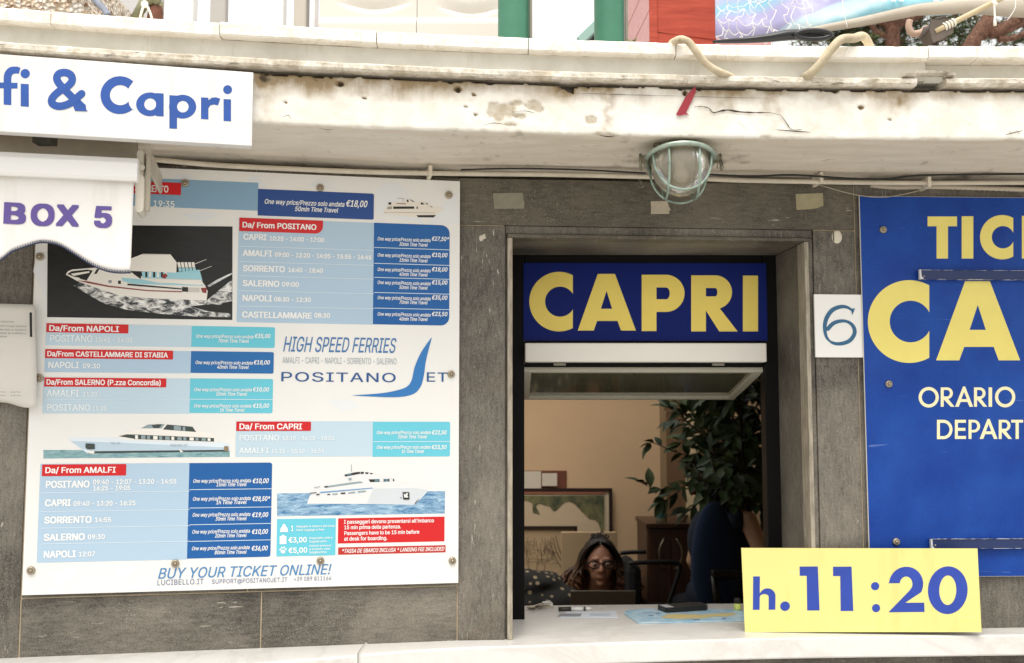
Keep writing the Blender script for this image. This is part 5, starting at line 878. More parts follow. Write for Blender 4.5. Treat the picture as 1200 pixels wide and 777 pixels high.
lay = [(0, [(118, 318), (170, 262), (190, 208), (400, 200), (408, 158), (480, 160), (560, 200), (720, 205), (820, 270), (970, 280), (905, 340), (845, 385), (830, 418), (600, 416), (420, 398), (118, 372)]), (1, [(170, 268), (232, 260), (232, 302), (160, 304)]), (1, [(120, 342), (840, 350), (842, 356), (120, 348)]),
       (2, [(575, 386), (850, 384), (818, 418), (600, 416)]), (2, [(250, 264), (545, 264), (545, 296), (250, 298)]), (2, [(578, 266), (596, 266), (596, 296), (578, 298)]), (2, [(182, 205), (222, 205), (222, 238), (182, 240)]), (2, [(438, 168), (465, 168), (465, 202), (445, 202)]), (2, [(480, 166), (500, 168), (552, 198), (530, 200)]), (2, [(635, 208), (662, 208), (690, 236), (640, 236)]), (2, [(705, 212), (718, 214), (742, 238), (722, 238)]), (2, [(765, 262), (800, 266), (802, 274), (775, 272)]),
       (1, [(310, 148), (405, 150), (405, 156), (310, 154)]), (1, [(388, 156), (392, 156), (392, 200), (388, 200)]), (3, [(292, 218), (430, 220), (428, 232), (300, 228)])]
pic('ship_picture', lay, [mat('boat_ivory', '#e9e2d6', .4), mat('boat_taupe', '#a69e92', .4), BK, mat('boat_umber', '#8a7664', .4)], t4, 'small cut-out picture of a white cruiser by the top right screw')
# notice boxes
mb = MB(); rect(mb, LP, 324.7, 608.3, 652.2, 393.6, BD + .0004); nb = mb.build('notice_box', M_TEAL, board); nb['label'] = 'turquoise box with bag, suitcase and paw signs'
mb = MB(); d = BD + .0009
mb.px(LP, [(328, 623.5), (329, 619), (331, 616.5), (334.6, 616.2), (336.6, 618.5), (337.6, 623.2)], d); mb.px(LP, circ(332.8, 615.8, 1.8, 1.9), d + .0001)
mb.px(LP, [(327.8, 628.6), (335.6, 628.2), (335.6, 637.4), (327.8, 637.8)], d); mb.px(LP, [(330, 628.7), (330, 627), (333.4, 626.8), (333.4, 628.5), (332.6, 628.5), (332.6, 627.8), (330.8, 627.9), (330.8, 628.7)], d + .0001)
mb.px(LP, circ(331.7, 646.4, 2.7, 2.2), d)
for x, y in ((328.4, 644), (330.3, 641.9), (333, 641.7), (335, 643.6)): mb.px(LP, circ(x, y, 1.0, 1.25, 12), d)
ptext(mb, '1', LP, 340.5, 622.4, 344.3, 6.4, bold=7, d=d); ptext(mb, '€3,00', LP, 338, 635.8, 359.8, 6, bold=9, d=d); ptext(mb, '€5,00', LP, 338, 648, 360.3, 6, bold=9, d=d)
for s, x, y, x1 in (('bagaglio a mano a persona', 347, 618, 392), ('hand luggage is free', 347, 622.2, 380), ('Bagaglio extra', 362.4, 631.6, 389.5), ('luggage price', 362.4, 635.6, 383), ('Animali ammessi', 362.4, 640.8, 388), ('a bordo con', 362.4, 644.6, 387), ('biglietto', 362.4, 648.4, 383)): ptext(mb, s, LP, x, y, x1, 2.3, bold=5, d=d)
mb.build('notice_lettering', M_INKW, nb)
mb = MB(); rect(mb, LP, 396.3, 607.4, 637, 521, BD + .0004); nb = mb.build('notice_box', M_RED, board); nb['label'] = 'red box with four lines of white type'
mb = MB()
for s, x, y, x1 in (("I passeggeri devono presentarsi all'imbarco", 403, 613.8, 508.6), ('15 min prima della partenza.', 403, 620.3, 470), ('Passengers have to be 15 min before', 403.2, 627, 491.4), ('at desk for boarding.', 403.2, 633.6, 454)): ptext(mb, s, LP, x, y, x1, 4.3, bold=7, d=d)
mb.build('notice_lettering', M_INKW, nb)
mb = MB(); rect(mb, LP, 396.3, 641.5, 650.2, 522.2, BD + .0004); nb = mb.build('notice_box', M_RED2, board); nb['label'] = 'narrow red strip with italic white type'
mb = MB(); ptext(mb, '*TASSA DE SBARCO INCLUSA * LANDING FEE INCLUDED', LP, 400, 648, 520.3, 4.5, bold=6, shear=.2, d=d); mb.build('notice_lettering', M_INKW, nb)
mb = MB(); ptext(mb, 'BUY YOUR TICKET ONLINE!', LP, 184, 678.2, 387, 12.2, bold=3, shear=.22, d=BD + .0008)
mb.m = 1; ptext(mb, 'LUCIBELLO.IT', LP, 183.8, 685.9, 239, 6.2, d=BD + .0008, bold=2, track=10); ptext(mb, 'SUPPORT@POSITANOJET.IT', LP, 248, 684.2, 337, 5.2, d=BD + .0008, bold=1, track=8); ptext(mb, '+39 089 811164', LP, 344, 681, 388.6, 4.8, d=BD + .0008, bold=1, track=8)
mb.build('web_lettering', [mat('online_blue_type', '#4b85b8', .4), M_VIOT], board)
M_BRASS = mat('dulled_screw_metal', '#a89c88', .34, .7)
def screw(fr, x, y, d, rpx, parent):
    p = fr.W(x, y, d); r = rpx * (p - EYE).length / F
    mb = MB(); mb.lathe([(r, 0), (r, r * .25), (r * .9, r * .55), (r * .55, r * .72), (r * .5, r * .62), (.0, r * .62)], p, fr.N, 16)
    mb.lathe([(r * .42, r * .6), (r * .36, r * .95), (.0, r * 1.02)], p, fr.N, 10)
    return mb.build('screw', M_BRASS, parent)
for x, y in ((36.5, 668.5), (205.5, 660.3), (375.5, 657), (530, 657), (528.6, 438.5), (526, 228.6), (375.3, 220.2), (217, 214.7), (46.3, 443), (47, 301)): screw(LP, x, y, BD + .0002, 4.4, board)
# ------------------------------------------------------------------ the blue ticket board
TB = .012
tb = thing('ticket_board', 'tall royal blue board with ORARIO in cream letters, right of the number plate', 'sign', RP.P(RP.u(1100), RP.v(1100, 676), TB))
def blue_mat():
    n = N('worn_royal_blue'); f = n.noise(6, 5, .6); g = n.noise(190, 4, .7)
    c = n.mix(n.ramp(f, (.3, 0.), (.7, 1.)), '#10358a', '#194ea4'); c = n.mix(n.ramp(g, (.45, 0.), (.72, .35)), c, '#152a6c'); n.bump(g, .15, .001); sv = n.mapped((7, 7, 120), (0, .9, 0)); scr = n.ramp(n.noise(1, 2, .5, sv, .6), (.74, 0.), (.76, .5)); c = n.mix(scr, c, '#6f86bf')
    fade = n.ramp(n.noise(1.7, 4, .6), (.45, 0.), (.75, .4)); c = n.mix(fade, c, '#3a60b0')
    return n.done(c, n.ramp(f, (.3, .40), (.7, .55)), Specular_IOR_Level=.22)
M_ROYAL = blue_mat()
M_YEL = mat('butter_yellow', '#ecdc78', .45, var=.05, vscale=10); M_CREAM = mat('cream_letters', '#f1e8bb', .45)
tu0, tu1, tv0, tv1 = RP.u(1013, 452, TB), RP.u(1013, 452, TB) + .62, RP.v(1100, 676, TB), RP.v(1100, 230.5, TB)
mb = MB(); mb.box(RP, tu0, tu1, tv0, tv1, TB - .004, TB - .0004); mb.m = 1; mb.box(RP, tu0 + .0012, tu1, tv0 + .0008, tv1 - .0008, TB - .0003, TB)
mb.build('panel', [mat('panel_core_white', '#d8d5cc', .5), M_ROYAL], tb)
mb = MB(); d = TB + .0004
glyph(mb, 'T', RP, 1087, 253.7, 1121.5, 303, d, .27); glyph(mb, 'I', RP, 1127, 253.4, 1140.6, 303, d); glyph(mb, 'C', RP, 1148.5, 252, 1187.4, 304, d, .265); glyph(mb, 'K', RP, 1197.5, 253, 1236, 303, d, .27); glyph(mb, 'E', RP, 1243, 253, 1270, 303, d, .27); glyph(mb, 'T', RP, 1276, 253, 1310, 303, d, .27); mb.build('lettering', M_YEL, tb); mb = MB()
glyph(mb, 'C', RP, 1017, 328.3, 1089, 425.3, d, .262); glyph(mb, 'A', RP, 1097, 329.5, 1195.5, 422.3, d); glyph(mb, 'P', RP, 1203, 330, 1270, 422.3, d); mb.build('lettering', M_YEL, tb); mb = MB()
for c, x0, x1, y0, y1, ww in (('O', 1076.5, 1100.2, 453.5, 477.6, .155), ('R', 1102.4, 1118.6, 454, 476.7, .155), ('A', 1119.2, 1140.4, 453, 476.7, .155), ('R', 1141.4, 1156.8, 454, 476.7, .155), ('I', 1158.5, 1162.6, 454, 476.7, .2), ('O', 1166, 1189.8, 453, 477.4, .155),
                          ('D', 1098, 1116.2, 492, 514.6, .155), ('E', 1119, 1132, 492, 514.4, .155), ('P', 1135, 1148.6, 492, 514.4, .155), ('A', 1148, 1169, 491, 514.4, .155), ('R', 1170.4, 1186, 492, 514.4, .155), ('T', 1185, 1199, 492, 514.4, .165), ('U', 1202, 1216, 492, 514, .15)):
    if c == 'D': mb.build('lettering', M_CREAM, tb); mb = MB()
    if c != 'U': glyph(mb, c, RP, x0, y0, x1, y1, d, ww)
mb.build('lettering', M_CREAM, tb)
def chip():
    n = N('chipped_rail_edge'); f = n.noise(1, 4, .7, n.mapped((40, 40, 200))); return n.done(n.mix(n.ramp(f, (.48, 0.), (.58, 1.)), '#25386a', '#b9bcc4'), .5)
M_CHIP = chip()
for y0, y1, x0 in ((317.2, 328.2, 1074), (631, 642.6, 1087)):
    ua = RP.u(x0, y0, TB); va, vb_ = RP.v(1100, y1, TB), RP.v(1100, y0, TB); h = vb_ - va
    mb = MB(); mb.box(RP, ua + .004, tu1, va + .0009, vb_ - .0009, TB + .0005, TB + .011)
    mb.m = 1; mb.box(RP, ua + .002, tu1, vb_ - .0008, vb_, TB + .0005, TB + .013); mb.box(RP, ua + .002, tu1, va, va + .0008, TB + .0005, TB + .0125); mb.m = 2; mb.solid(RP, [(ua, va), (ua + .010, va + .0005), (ua + .0045, va + h * .3), (ua + .0035, vb_), (ua, vb_)], TB + .010, TB + .0175)
    rail = mb.build('slide_rail', [mat('navy_rail', '#1b2f5e', .4, var=.15), M_CHIP, mat('bare_rail_end', '#cfcfd0', .5)], tb)
    p = RP.P(ua + .013, va + h * .35, TB + .0101); mb = MB(); mb.lathe([(.0022, 0), (.002, .0012), (0, .0015)], p, RP.N, 12); mb.build('rivet', M_BRASS, rail)
for x, y in ((1034.6, 269.3), (1041.3, 450), (1050, 634.8)): screw(RP, x, y, TB + .0002, 4.1, tb)
# ------------------------------------------------------------------ CAPRI name sign in the window head
CS = .004
cs = thing('name_sign', 'royal blue name sign with yellow letters reading CAPRI, across the head of the window', 'sign', IW.P(IW.u(756), IW.v(756, 400), CS))
mb = MB(); mb.box(IW, IW.u(613.5, 350, CS), IW.u(898.5, 350, CS), IW.v(756, 399.3, CS), IW.v(756, 308.3, CS), -.004, CS); mb.build('panel', mat('navy_name_panel', '#0a1f6c', .5, var=.12, vscale=7, Specular_IOR_Level=.15), cs)
mb = MB(); d = CS + .0004
glyph(mb, 'C', IW, 620.3, 318.6, 671.3, 388.4, d, .262); glyph(mb, 'A', IW, 677, 321, 745.2, 387.4, d, .27); glyph(mb, 'P', IW, 752, 322, 802.2, 388, d, .262); glyph(mb, 'R', IW, 810, 322.7, 864.4, 388.4, d, .262); glyph(mb, 'I', IW, 870.6, 323, 888.3, 388.4, d)
mb.build('lettering', mat('golden_yellow', '#f7dd68', .42, var=.05, vscale=10), cs)
# ------------------------------------------------------------------ number plate 6
NP = .008
pl = thing('number_plate', 'square white plate with a slender blue figure 6, between window and blue board', 'sign', DP.P(DP.u(982), DP.v(982, 418.5), NP))
un0, un1 = DP.u(955, 382, NP), DP.u(1010.5, 382, NP); vn0, vn1 = DP.v(982, 418.8, NP), DP.v(982, 345, NP)
mb = MB(); mb.box(DP, un0, un1, vn0, vn1, NP - .006, NP); mb.build('panel', mat('white_enamel', '#efeeea', .3), pl, bevel=.0008)
q = lambda x, y: (880 + x / 3.886, 280 + y / 3.886)
P = [q(p.x, p.y) for p in spline([Vector((a, b, 0)) for a, b in ((466, 330), (440, 312), (408, 309), (370, 325), (344, 362), (336, 405), (345, 448), (372, 473), (410, 477), (450, 463), (472, 430), (466, 398), (440, 377), (408, 374), (375, 385), (350, 410))], 6)]
n_ = len(P); Wd_ = [1.22 * (1.6 + 2.6 * math.sin(math.pi * min(1, i / n_ * 2.2)) ** 1 if i < n_ * .45 else 2.6 + 1.3 * abs(math.sin((i / n_ - .45) * 9))) for i in range(n_)]
mb = MB()
for i in range(n_ - 1): mb.px(DP, stroke(P[i:i + 2], [Wd_[i], Wd_[i + 1]]), NP + .0003 + i * .000003)
for i in range(n_): mb.px(DP, circ(*P[i], Wd_[i] / 2, n=10), NP + .0006 + i * .000003)
mb.px(DP, [q(*p) for p in ((452, 318), (474, 316), (462, 347), (458, 330))], NP + .0010)
mb.build('lettering', mat('steel_blue_figure', '#2c6286', .4), pl)
# ------------------------------------------------------------------ yellow departure card leaning on the counter
def ctr(x, y, h=.0):
    z = SILL
    for _ in range(5): p = atZ(x, y, z + h); z = sz(p.x)
    return p
A = ctr(870.4, 738.0, .0005); B = ctr(1150.4, 743.5, .0005); A.y -= .026; B.y -= .018; U_ = (B - A).normalized(); nn = Vector((U_.y, -U_.x, 0)).normalized()
lean = math.radians(3.2); DS = Fr(A, U_, (ZUP * math.cos(lean) - nn * math.sin(lean)))
dc = thing('departure_card', 'yellow card reading h. 11:20 in blue, leaning on the marble counter', 'sign', (A + B) / 2)
tl, tr_ = DS.uv(868, 642.3), DS.uv(1144.3, 645.8); mb = MB(); mb.solid(DS, [(0, 0), DS.uv(1150.4, 743.5), tr_, tl], -.0035, 0)
mb.build('panel', scuffed('lemon_yellow_card', '#e6db8a', '#c2b36a', .30, .42, '#f0ebc4'), dc, bevel=.0006)
mb = MB(); d = .0004
glyph(mb, 'h', DS, 882, 675.6, 908.4, 714.8, d); glyph(mb, '.', DS, 914, 705.3, 925.4, 716.4, d); M_CARDL = mat('blue_card_letters', '#2744a4', .45, var=.12, vscale=20); mb.build('lettering', M_CARDL, dc); mb = MB(); glyph(mb, '1', DS, 937.5, 664.6, 960.2, 716.2, d, skew=1.2); glyph(mb, '1', DS, 976.6, 665.2, 999.8, 717.2, d, skew=1.2)
glyph(mb, '.', DS, 1020.2, 683.6, 1029.9, 693.2, d); glyph(mb, '.', DS, 1021.6, 709.3, 1031.2, 719, d); glyph(mb, '2', DS, 1039.2, 666, 1083.4, 719.2, d); glyph(mb, '0', DS, 1087, 666, 1133.6, 722, d)
mb.build('lettering', M_CARDL, dc)
# ------------------------------------------------------------------ the long white sign above the awning
SX = Fr(onF(296, 128, .03), (1, .235, 0))
ws = thing('route_sign', 'long white sign with blue letters ending in & Capri, fixed to the canopy', 'sign', SX.W(150, 160))
mb = MB(); p_ = SX.W(49, 163, -.06); mb.cube(p_.x - .018, p_.x + .017, p_.y + .0, p_.y + .03, p_.z - .006, Z_SOF + .004); mb.build('bracket', mat('corroded_bracket', '#3b382e', .7, var=.5, vscale=40), ws)
sv0, sv1 = SX.v(295, 171), SX.v(295.6, 84.8)
mb = MB(); mb.box(SX, -.95, 0, sv0, sv1, -.025, 0); mb.build('panel', scuffed('white_sign_face', '#e2e0dd', '#b9b2a4', .30, .38, '#c9c5bd'), ws, bevel=.001)
q = lambda x, y: (x / 4, y / 4)
Q = lambda l: [q(*p) for p in l]
mb = MB(); d = .0004; e = .00008
def S(*loops, k=0): pxloops(mb, SX, [Q(l) for l in loops], d + k * e)
S([(17, 490), (17, 372), *[p for p in arc(62, 366, 45, 54, 180, 270, 12)], (82, 312), (96, 318), (88, 346), (76, 344), *arc(66, 368, 13, 22, 270, 180, 8), (53, 388), (82, 388), (82, 415), (53, 415), (53, 493)]); S([(-30, 386), (18, 387), (18, 414), (-30, 412)], k=1)
S(circ(118, 345, 22)); S([(97, 392), (135, 394), (135, 501), (97, 498)]); M_COB = mat('cobalt_letters', '#23509f', .45, var=.15, vscale=9); mb.build('lettering', M_COB, ws); mb = MB()
amp = [p[:2] for p in spline([Vector((a, b, 0)) for a, b in ((392, 508), (330, 448), (282, 398), (266, 368), (276, 346), (306, 340), (332, 352), (338, 378), (318, 404), (272, 432), (244, 462), (246, 486), (276, 498), (320, 488), (356, 462), (386, 436))], 6)]
for i in range(len(amp) - 1): S(stroke(amp[i:i + 2], 36), k=i * .06); S(circ(*amp[i], 17.6 if i else 12, n=16), k=i * .06 + .03)
S([(352, 520), (412, 522), (378, 486), (340, 490)], k=7); mb.build('lettering', M_COB, ws); mb = MB()
cc = (562, 446); o = arc(cc[0], cc[1], 91, 89, -47, -315, 44); i_ = arc(cc[0] + 2, cc[1], 49, 47, -322, -40, 36)
S([(628, 377)] + [p for p in o] + [(623, 517), (606, 493)] + i_ + [(606, 407)])
S(circ(703, 489, 65, 56), circ(704, 489, 28, 28)); S([(731, 436), (767, 438), (767, 546), (731, 544)], k=1)
S(circ(856, 500, 64, 56), circ(857, 500, 27, 27)); S([(794, 446), (830, 448), (830, 604), (794, 602)], k=1)
S([(942, 456), (977, 458), (977, 470), (992, 458), (1012, 456), (1033, 462), (1022, 494), (1002, 490), (986, 494), (977, 508), (977, 560), (942, 558)])
S(circ(1067, 420, 21)); S([(1048, 464), (1083, 466), (1083, 569), (1048, 567)])
mb.build('lettering', M_COB, ws)
# ------------------------------------------------------------------ awning of box 5
AO = LP.P(LP.u(155, 260), 0, .27)
AW = Fr(AO, (1, .215, 0))
aw = thing('awning', 'white awning rolled up above the board, its scalloped valance reading BOX 5', 'awning', AW.W(80, 320))
M_CLOTH = scuffed('white_awning_cloth', '#eae7e3', '#c3bcb0', .28, .8, '#d6d2ca', .25)
q = lambda x, y: (x / 4, 170 + y / 4)
edge = [q(p.x, p.y) for p in spline([Vector((a, b, 0)) for a, b in ((-420, 560), (-330, 470), (-250, 455), (-170, 480), (-80, 545), (0, 545), (60, 500), (150, 466), (210, 458), (280, 474), (350, 515), (430, 565), (500, 594), (560, 604), (615, 603))], 8)]
ue = AW.u(155.3, 260); eu = [AW.uv(*p) for p in edge]
vtop = AW.v(150, 211)
nxs = 70; VV = []; ua = eu[0][0]; eu_x = [p[0] for p in eu]; eu_y = [p[1] for p in eu]
mb = MB(); mb.smooth = True
for i in range(nxs + 1):
    u = ua + (ue - ua) * i / nxs; vb_ = float(np.interp(u, eu_x, eu_y))
    for j in range(13):
        t = j / 12; v = vtop + (vb_ - vtop) * t
        mb.v.append(AW.P(u, v, .004 * t * math.sin(u * 21 + 1) + .002 * t * math.sin(u * 55)))
for i in range(nxs):
    for j in range(12): a = i * 13 + j; mb.f.append([a, a + 1, a + 14, a + 13]); mb.mi.append(0); mb.sm.append(True)
val = mb.build('valance', M_CLOTH, aw); so_ = val.modifiers.new('thickness', 'SOLIDIFY'); so_.thickness = .0012; so_.offset = -1
def wv(u, v):
    vb_ = float(np.interp(u, eu_x, eu_y)); t = (v - vtop) / (vb_ - vtop)
    return .004 * t * math.sin(u * 21 + 1) + .002 * t * math.sin(u * 55)
mb = MB()
P = [AW.P(a, b + .0008, wv(a, b) + .0008) for a, b in eu]; mb.tube(P, .0013, 6)
L_ = 0; last = P[0]
for a, b in zip(P[:-1], P[1:]):                                     # blanket stitch along the hem
    n_ = max(1, int((b - a).length / .0036))
    for k in range(n_):
        p = a.lerp(b, k / n_); mb.tube([p + AW.N * .0011, p + AW.N * .0013 + ZUP * .0055], .00055, 4)
mb.build('hem_stitching', mat('navy_thread', '#2a3350', .8), val)
mb = MB()
class Wav(Fr):
    def P(s, u, v, d=0): return s.O + s.U * u + s.V * v + s.N * (d + wv(u, v))
WA = Wav(AW.O, AW.U); M_VIOL = mat('violet_awning_letters', '#5f5093', .7)
for c, x0, x1, y0, y1 in (('B', 24, 185, 519, 670), ('O', 210, 385, 527, 681), ('X', 388, 558, 534, 686), ('5', 657, 790, 545, 697)):
    if c == '5': mb.build('lettering', M_VIOL, val); mb = MB()
    adv, lo, tri, flat = GL[c]; mnx = min(p[0] for p in flat); mxx = max(p[0] for p in flat); bx = 15
    x0, x1, y0, y1 = x0 / 5.975, x1 / 5.975, 150 + y0 / 5.975, 150 + y1 / 5.975; pa, pb = AW.uv(x0, y1), AW.uv(x1, y0)
    hgt = AW.v(x0, y0) - pa[1]; W2 = pb[0] - pa[0]
    su = W2 / (mxx - mnx + 2 * bx); sv = hgt / (203 + 20)
    for k, (ox, oy) in enumerate([(a, b) for a in (-bx, 0, bx) for b in (-10, 0, 10)]):
        mb.add([WA.P(pa[0] + su * (x - mnx + bx + ox), pa[1] + sv * (y + 10 + oy), .0009 + k * .00004) for x, y in flat], tri)
mb.build('lettering', M_VIOL, val)
mb = MB(); bu = AW.u(162.6, 200); v0_, v1_ = AW.v(157, 213.5), AW.v(160, 186.5)
prof = [(0, v0_), (.012, v0_ - .001), (.016, v0_ + .006), (.016, v1_ - .012), (.010, v1_ - .001), (-.02, v1_), (-.035, v1_ - .01), (-.035, v0_)]
mb.add([AW.P(u, v, dd + .002) for u in (-.9, bu) for dd, v in prof], [tuple(range(7, -1, -1)), tuple(range(8, 16))] + [(i, (i + 1) % 8, (i + 1) % 8 + 8, i + 8) for i in range(8)])
mb.build('front_bar', mat('white_powder_coat', '#f2f1ee', .4), aw, bevel=.002)
M_ALU = mat('aged_cream_metal', '#c9c0ae', .5, var=.15, vscale=12)
mb = MB(); c0 = AW.W(-250, 160, -.16); c1 = AW.W(160, 181, -.16); mb.tube([c0, c1], .03, 20); mb.build('roller_tube', mat('grey_cloth_roll', '#a89f90', .8, var=.12, vscale=20), aw)
mb = MB()
def bar(x0, y0, x1, y1, d0, d1, r=.004):
    a, b = AW.uv(x0, y1, d1), AW.uv(x1, y0, d1); u0_, u1_, v0_, v1_ = a[0], b[0], a[1], b[1]; q_ = (u1_ - u0_) / 2
    mb.solid(AW, [(u0_ + q_ + q_ * math.cos(t), v1_ - q_ + q_ * math.sin(t)) for t in np.linspace(0, math.pi, 9)] + [(u0_ + q_ + q_ * math.cos(t), v0_ + q_ + q_ * math.sin(t)) for t in np.linspace(math.pi, 2 * math.pi, 9)], d0, d1)
bar(169.8, 169.5, 177.2, 247, -.045, -.03); mb.build('arm', M_ALU, aw, bevel=.0015)
mb = MB(); bar(158, 205, 169.2, 248.5, -.07, -.01); bar(159.5, 176, 168.5, 214, -.10, -.02); mb.build('end_bracket', mat('cream_cast_bracket', '#d9d2c2', .45, var=.12, vscale=14), aw, bevel=.0015)
mb = MB(); bar(174, 179, 178.5, 203, -.24, -.05); mb.tube([AW.W(166, 196, -.02), AW.W(166, 196, -.008)], .006, 12); mb.build('wall_bracket', M_ALU, aw, bevel=.001)
# ------------------------------------------------------------------ paper taped beside the board
PW = LP.off(.03)
mb = MB(); mb.smooth = True; cols = 12; rws = 16
pa_ = thing('paper_notice', 'curling white typed notice sheet, taped to the stone at the left edge below the awning', 'paper', PW.W(15, 475))
for i in range(cols + 1):
    for j in range(rws + 1):
        s, t = i / cols, j / rws; x = -46 + (86.5 + (3.5 * t if t > .1 else 0)) * s; y = 354.5 + 2.5 * s + (117 + 2 * s) * t + (2.5 * math.sin(s * 9) if j == rws else 0)
        bulge = .006 * math.sin(t * 3.1) * math.sin(s * 3) + (.012 * (t - .8) * 5 * math.sin(s * 7 + 1) if t > .8 else 0)
        u, v = PW.uv(x, y); mb.v.append(PW.P(u, v, bulge))
for i in range(cols):
    for j in range(rws): a = i * (rws + 1) + j; mb.f.append([a, a + 1, a + rws + 2, a + rws + 1]); mb.mi.append(0); mb.sm.append(True)
sh = mb.build('sheet', mat('copy_paper', '#dcd8d0', .8, var=.04, vscale=12), pa_); m_ = sh.modifiers.new('thickness', 'SOLIDIFY'); m_.thickness = .0006
mb = MB(); mb.px(PW, [(34.5, 366), (37.5, 366.2), (37.8, 395), (35, 394.8)], .0155)
mb.build('tape', M_DARK, pa_)
mb = MB()
for s, y, x1 in (('all utenza marittima si comunica', 377, 16), ('che gli imbarchi avranno luogo presso', 382, 31), ('il molo nei giorni feriali e festivi', 386.5, 31), ('secondo orario esposto al pubblico', 390.5, 31), ('salvo condizioni meteo avverse', 394.5, 8)):
    u0_, v0_ = PW.uv(-40, y, .009); text(mb, s, PW, u0_, v0_, .0035, PW.u(x1, y, .009) - u0_, 0, 0, .0085)
for y in (460, 464): u0_, v0_ = PW.uv(-30, y, .008); text(mb, 'ufficio marittimo - porto', PW, u0_, v0_, .003, PW.u(26, y) - u0_, 0, 0, .012)
mb.build('typed_lettering', mat('grey_toner', '#6f6b66', .8), pa_)

# ------------------------------------------------------------------ conduits and cables under the soffit
M_PIPE = mat('cream_conduit', '#cdc4b2', .55, var=.18, vscale=20, bump=.2, bscale=80)
def along(pts, dd=.03, n=5):
    """a path given by where it shows in the photo, hugging the wall dd in front of it"""
    out = []
    for p in spline([Vector((a, b, 0)) for a, b in pts], n):
        fr = LP if p.x < 537 else (DP if p.x < 1007 else RP); out.append(fr.W(p.x, p.y, dd))
    return out
mb = MB(); mb.tube(along([(150, 184), (240, 192.5), (320, 197), (430, 201.5), (537, 203.5), (640, 204.5), (730, 206.5), (770, 207.5)], .045), .0056, 10)
c1 = tag(mb.build('conduit', M_PIPE), 'cream conduit pipe along the soffit corner left of the lamp', 'pipe')
mb = MB(); mb.tube(along([(822, 209.5), (870, 211.5), (950, 213), (1010, 214), (1090, 214.5), (1210, 214)], .04), .0056, 10)
c2 = tag(mb.build('conduit', M_PIPE), 'cream conduit pipe along the soffit corner right of the lamp', 'pipe')
mb = MB(); P = along([(1020, 217), (1050, 219.5), (1100, 219), (1210, 222.5)], .02, 40); mb.tube(P, [.0062 if i % 2 else .0048 for i in range(len(P))], 10)
tag(mb.build('corrugated_hose', mat('beige_corrugated', '#b9ae9a', .6)), 'beige corrugated hose just above the blue ticket board', 'hose')
M_BLK = mat('black_cable', '#191713', .55)
mb = MB(); mb.tube(along([(820, 204), (880, 206.5), (930, 205), (1000, 209.5), (1035, 210), (1070, 206), (1120, 204.5), (1210, 204)], .055), .0024, 8)
tag(mb.build('cable', M_BLK), 'black cable drooping over the right conduit pipe', 'cable')
mb = MB(); mb.tube(along([(540, 199), (600, 197.5), (680, 199), (757, 203)], .05), .002, 8)
tag(mb.build('cable', M_BLK), 'black cable above the left conduit, running to the lamp', 'cable')
mb = MB(); mb.tube(along([(958, 216), (985, 224), (1010, 229.5), (1035, 231), (1060, 227.5), (1085, 221)], .028), .0011, 6)
tag(mb.build('cable', mat('grey_thin_cable', '#a59c8a', .6)), 'thin grey cable sagging across the top corner of the blue board', 'cable')
M_CLIP = mat('clip_plastic', '#d8cfbd', .5)
for x, y, fr, lab in ((504.5, 200, LP, 'pipe clip above the top right corner of the timetable board'), (962.5, 208, DP, 'pipe clip above the right window jamb'), (1089, 213, RP, 'pipe clip above the blue ticket board')):
    mb = MB(); u, v = fr.uv(x, y, .05); mb.box(fr, u - .004, u + .004, v - .012, v + .012, .0, .053)
    tag(mb.build('pipe_clip', M_CLIP, bevel=.001), lab, 'clip', 'clips holding the conduit')
# ------------------------------------------------------------------ bulkhead lamp with its wire cage
lc = atZ(796, 190.0, Z_SOF - .034); LR = .0715
M_CAGE = mat('verdigris_paint', '#93a698', .45, .25, var=.45, vscale=45, bump=.2, bscale=120); M_CAST = mat('weathered_lamp_casting', '#8a8571', .4, .5, var=.5, vscale=26, bump=.4, bscale=90)
lamp = thing('bulkhead_lamp', 'round glass bulkhead lamp in a pale green wire cage under the canopy', 'lamp', (lc.x, lc.y, Z_SOF))
mb = MB(); mb.lathe([(.036, .0335), (.044, .030), (.054, .022), (.062, .012), (LR * .95, .005), (LR * .97, 0), (.0, -.001)], lc, n=36)
mb.lathe([(.010, .0336), (.012, .018)], lc + Vector((-.046, -.02, 0)), n=12); mb.build('base', M_CAST, lamp)
mb = MB(); ring_ = lambda r, h, n=48: [lc + Vector((r * math.cos(2 * math.pi * k / n), r * math.sin(2 * math.pi * k / n), h)) for k in range(n)]
mb.tube(ring_(LR, .001), .0052, 10, closed=True); mb.build('rim', mat('bright_rim', '#a9b8aa', .35, .5, var=.35, vscale=40), lamp)
RG, HG = .060, .078
mb = MB(); mb.lathe([(RG, -.001)] + [(RG * math.cos(a), -.012 - (HG - .012) * math.sin(a)) for a in np.linspace(0, math.pi / 2, 16)], lc, n=40)
n = N('rippled_lamp_glass'); n.bump(n.noise(1, 2, .4, n.mapped((90, 90, 5))), .35, .005)
mb.build('glass', n.done('#bcb3a1', .18, 0, Transmission_Weight=.6, IOR=1.45), lamp)
mb = MB(); mb.lathe([(.0, -.062), (.016, -.058), (.022, -.045), (.018, -.028), (.010, -.016), (.012, .0)], lc, n=20); mb.build('bulb', mat('unlit_bulb', '#d8d4c8', .25), lamp)
mb = MB(); RC, HC = .0675, .092
def hoop(axis, off):
    pts = []; a0 = math.sqrt(max(0, RC ** 2 - off ** 2)); hh = HC * math.sqrt(1 - (off / RC) ** 2)
    for t in np.linspace(0, math.pi, 25):
        c = a0 * math.cos(t); z = -hh * math.sin(t) ** .85 - .002
        pts.append(lc + (Vector((c, off, z)) if axis == 'x' else Vector((off, c, z))))
    mb.tube(pts, .0026, 8)
for ax in 'xy':
    for o_ in (-.031, .031): hoop(ax, o_)
mb.build('cage', M_CAGE, lamp)
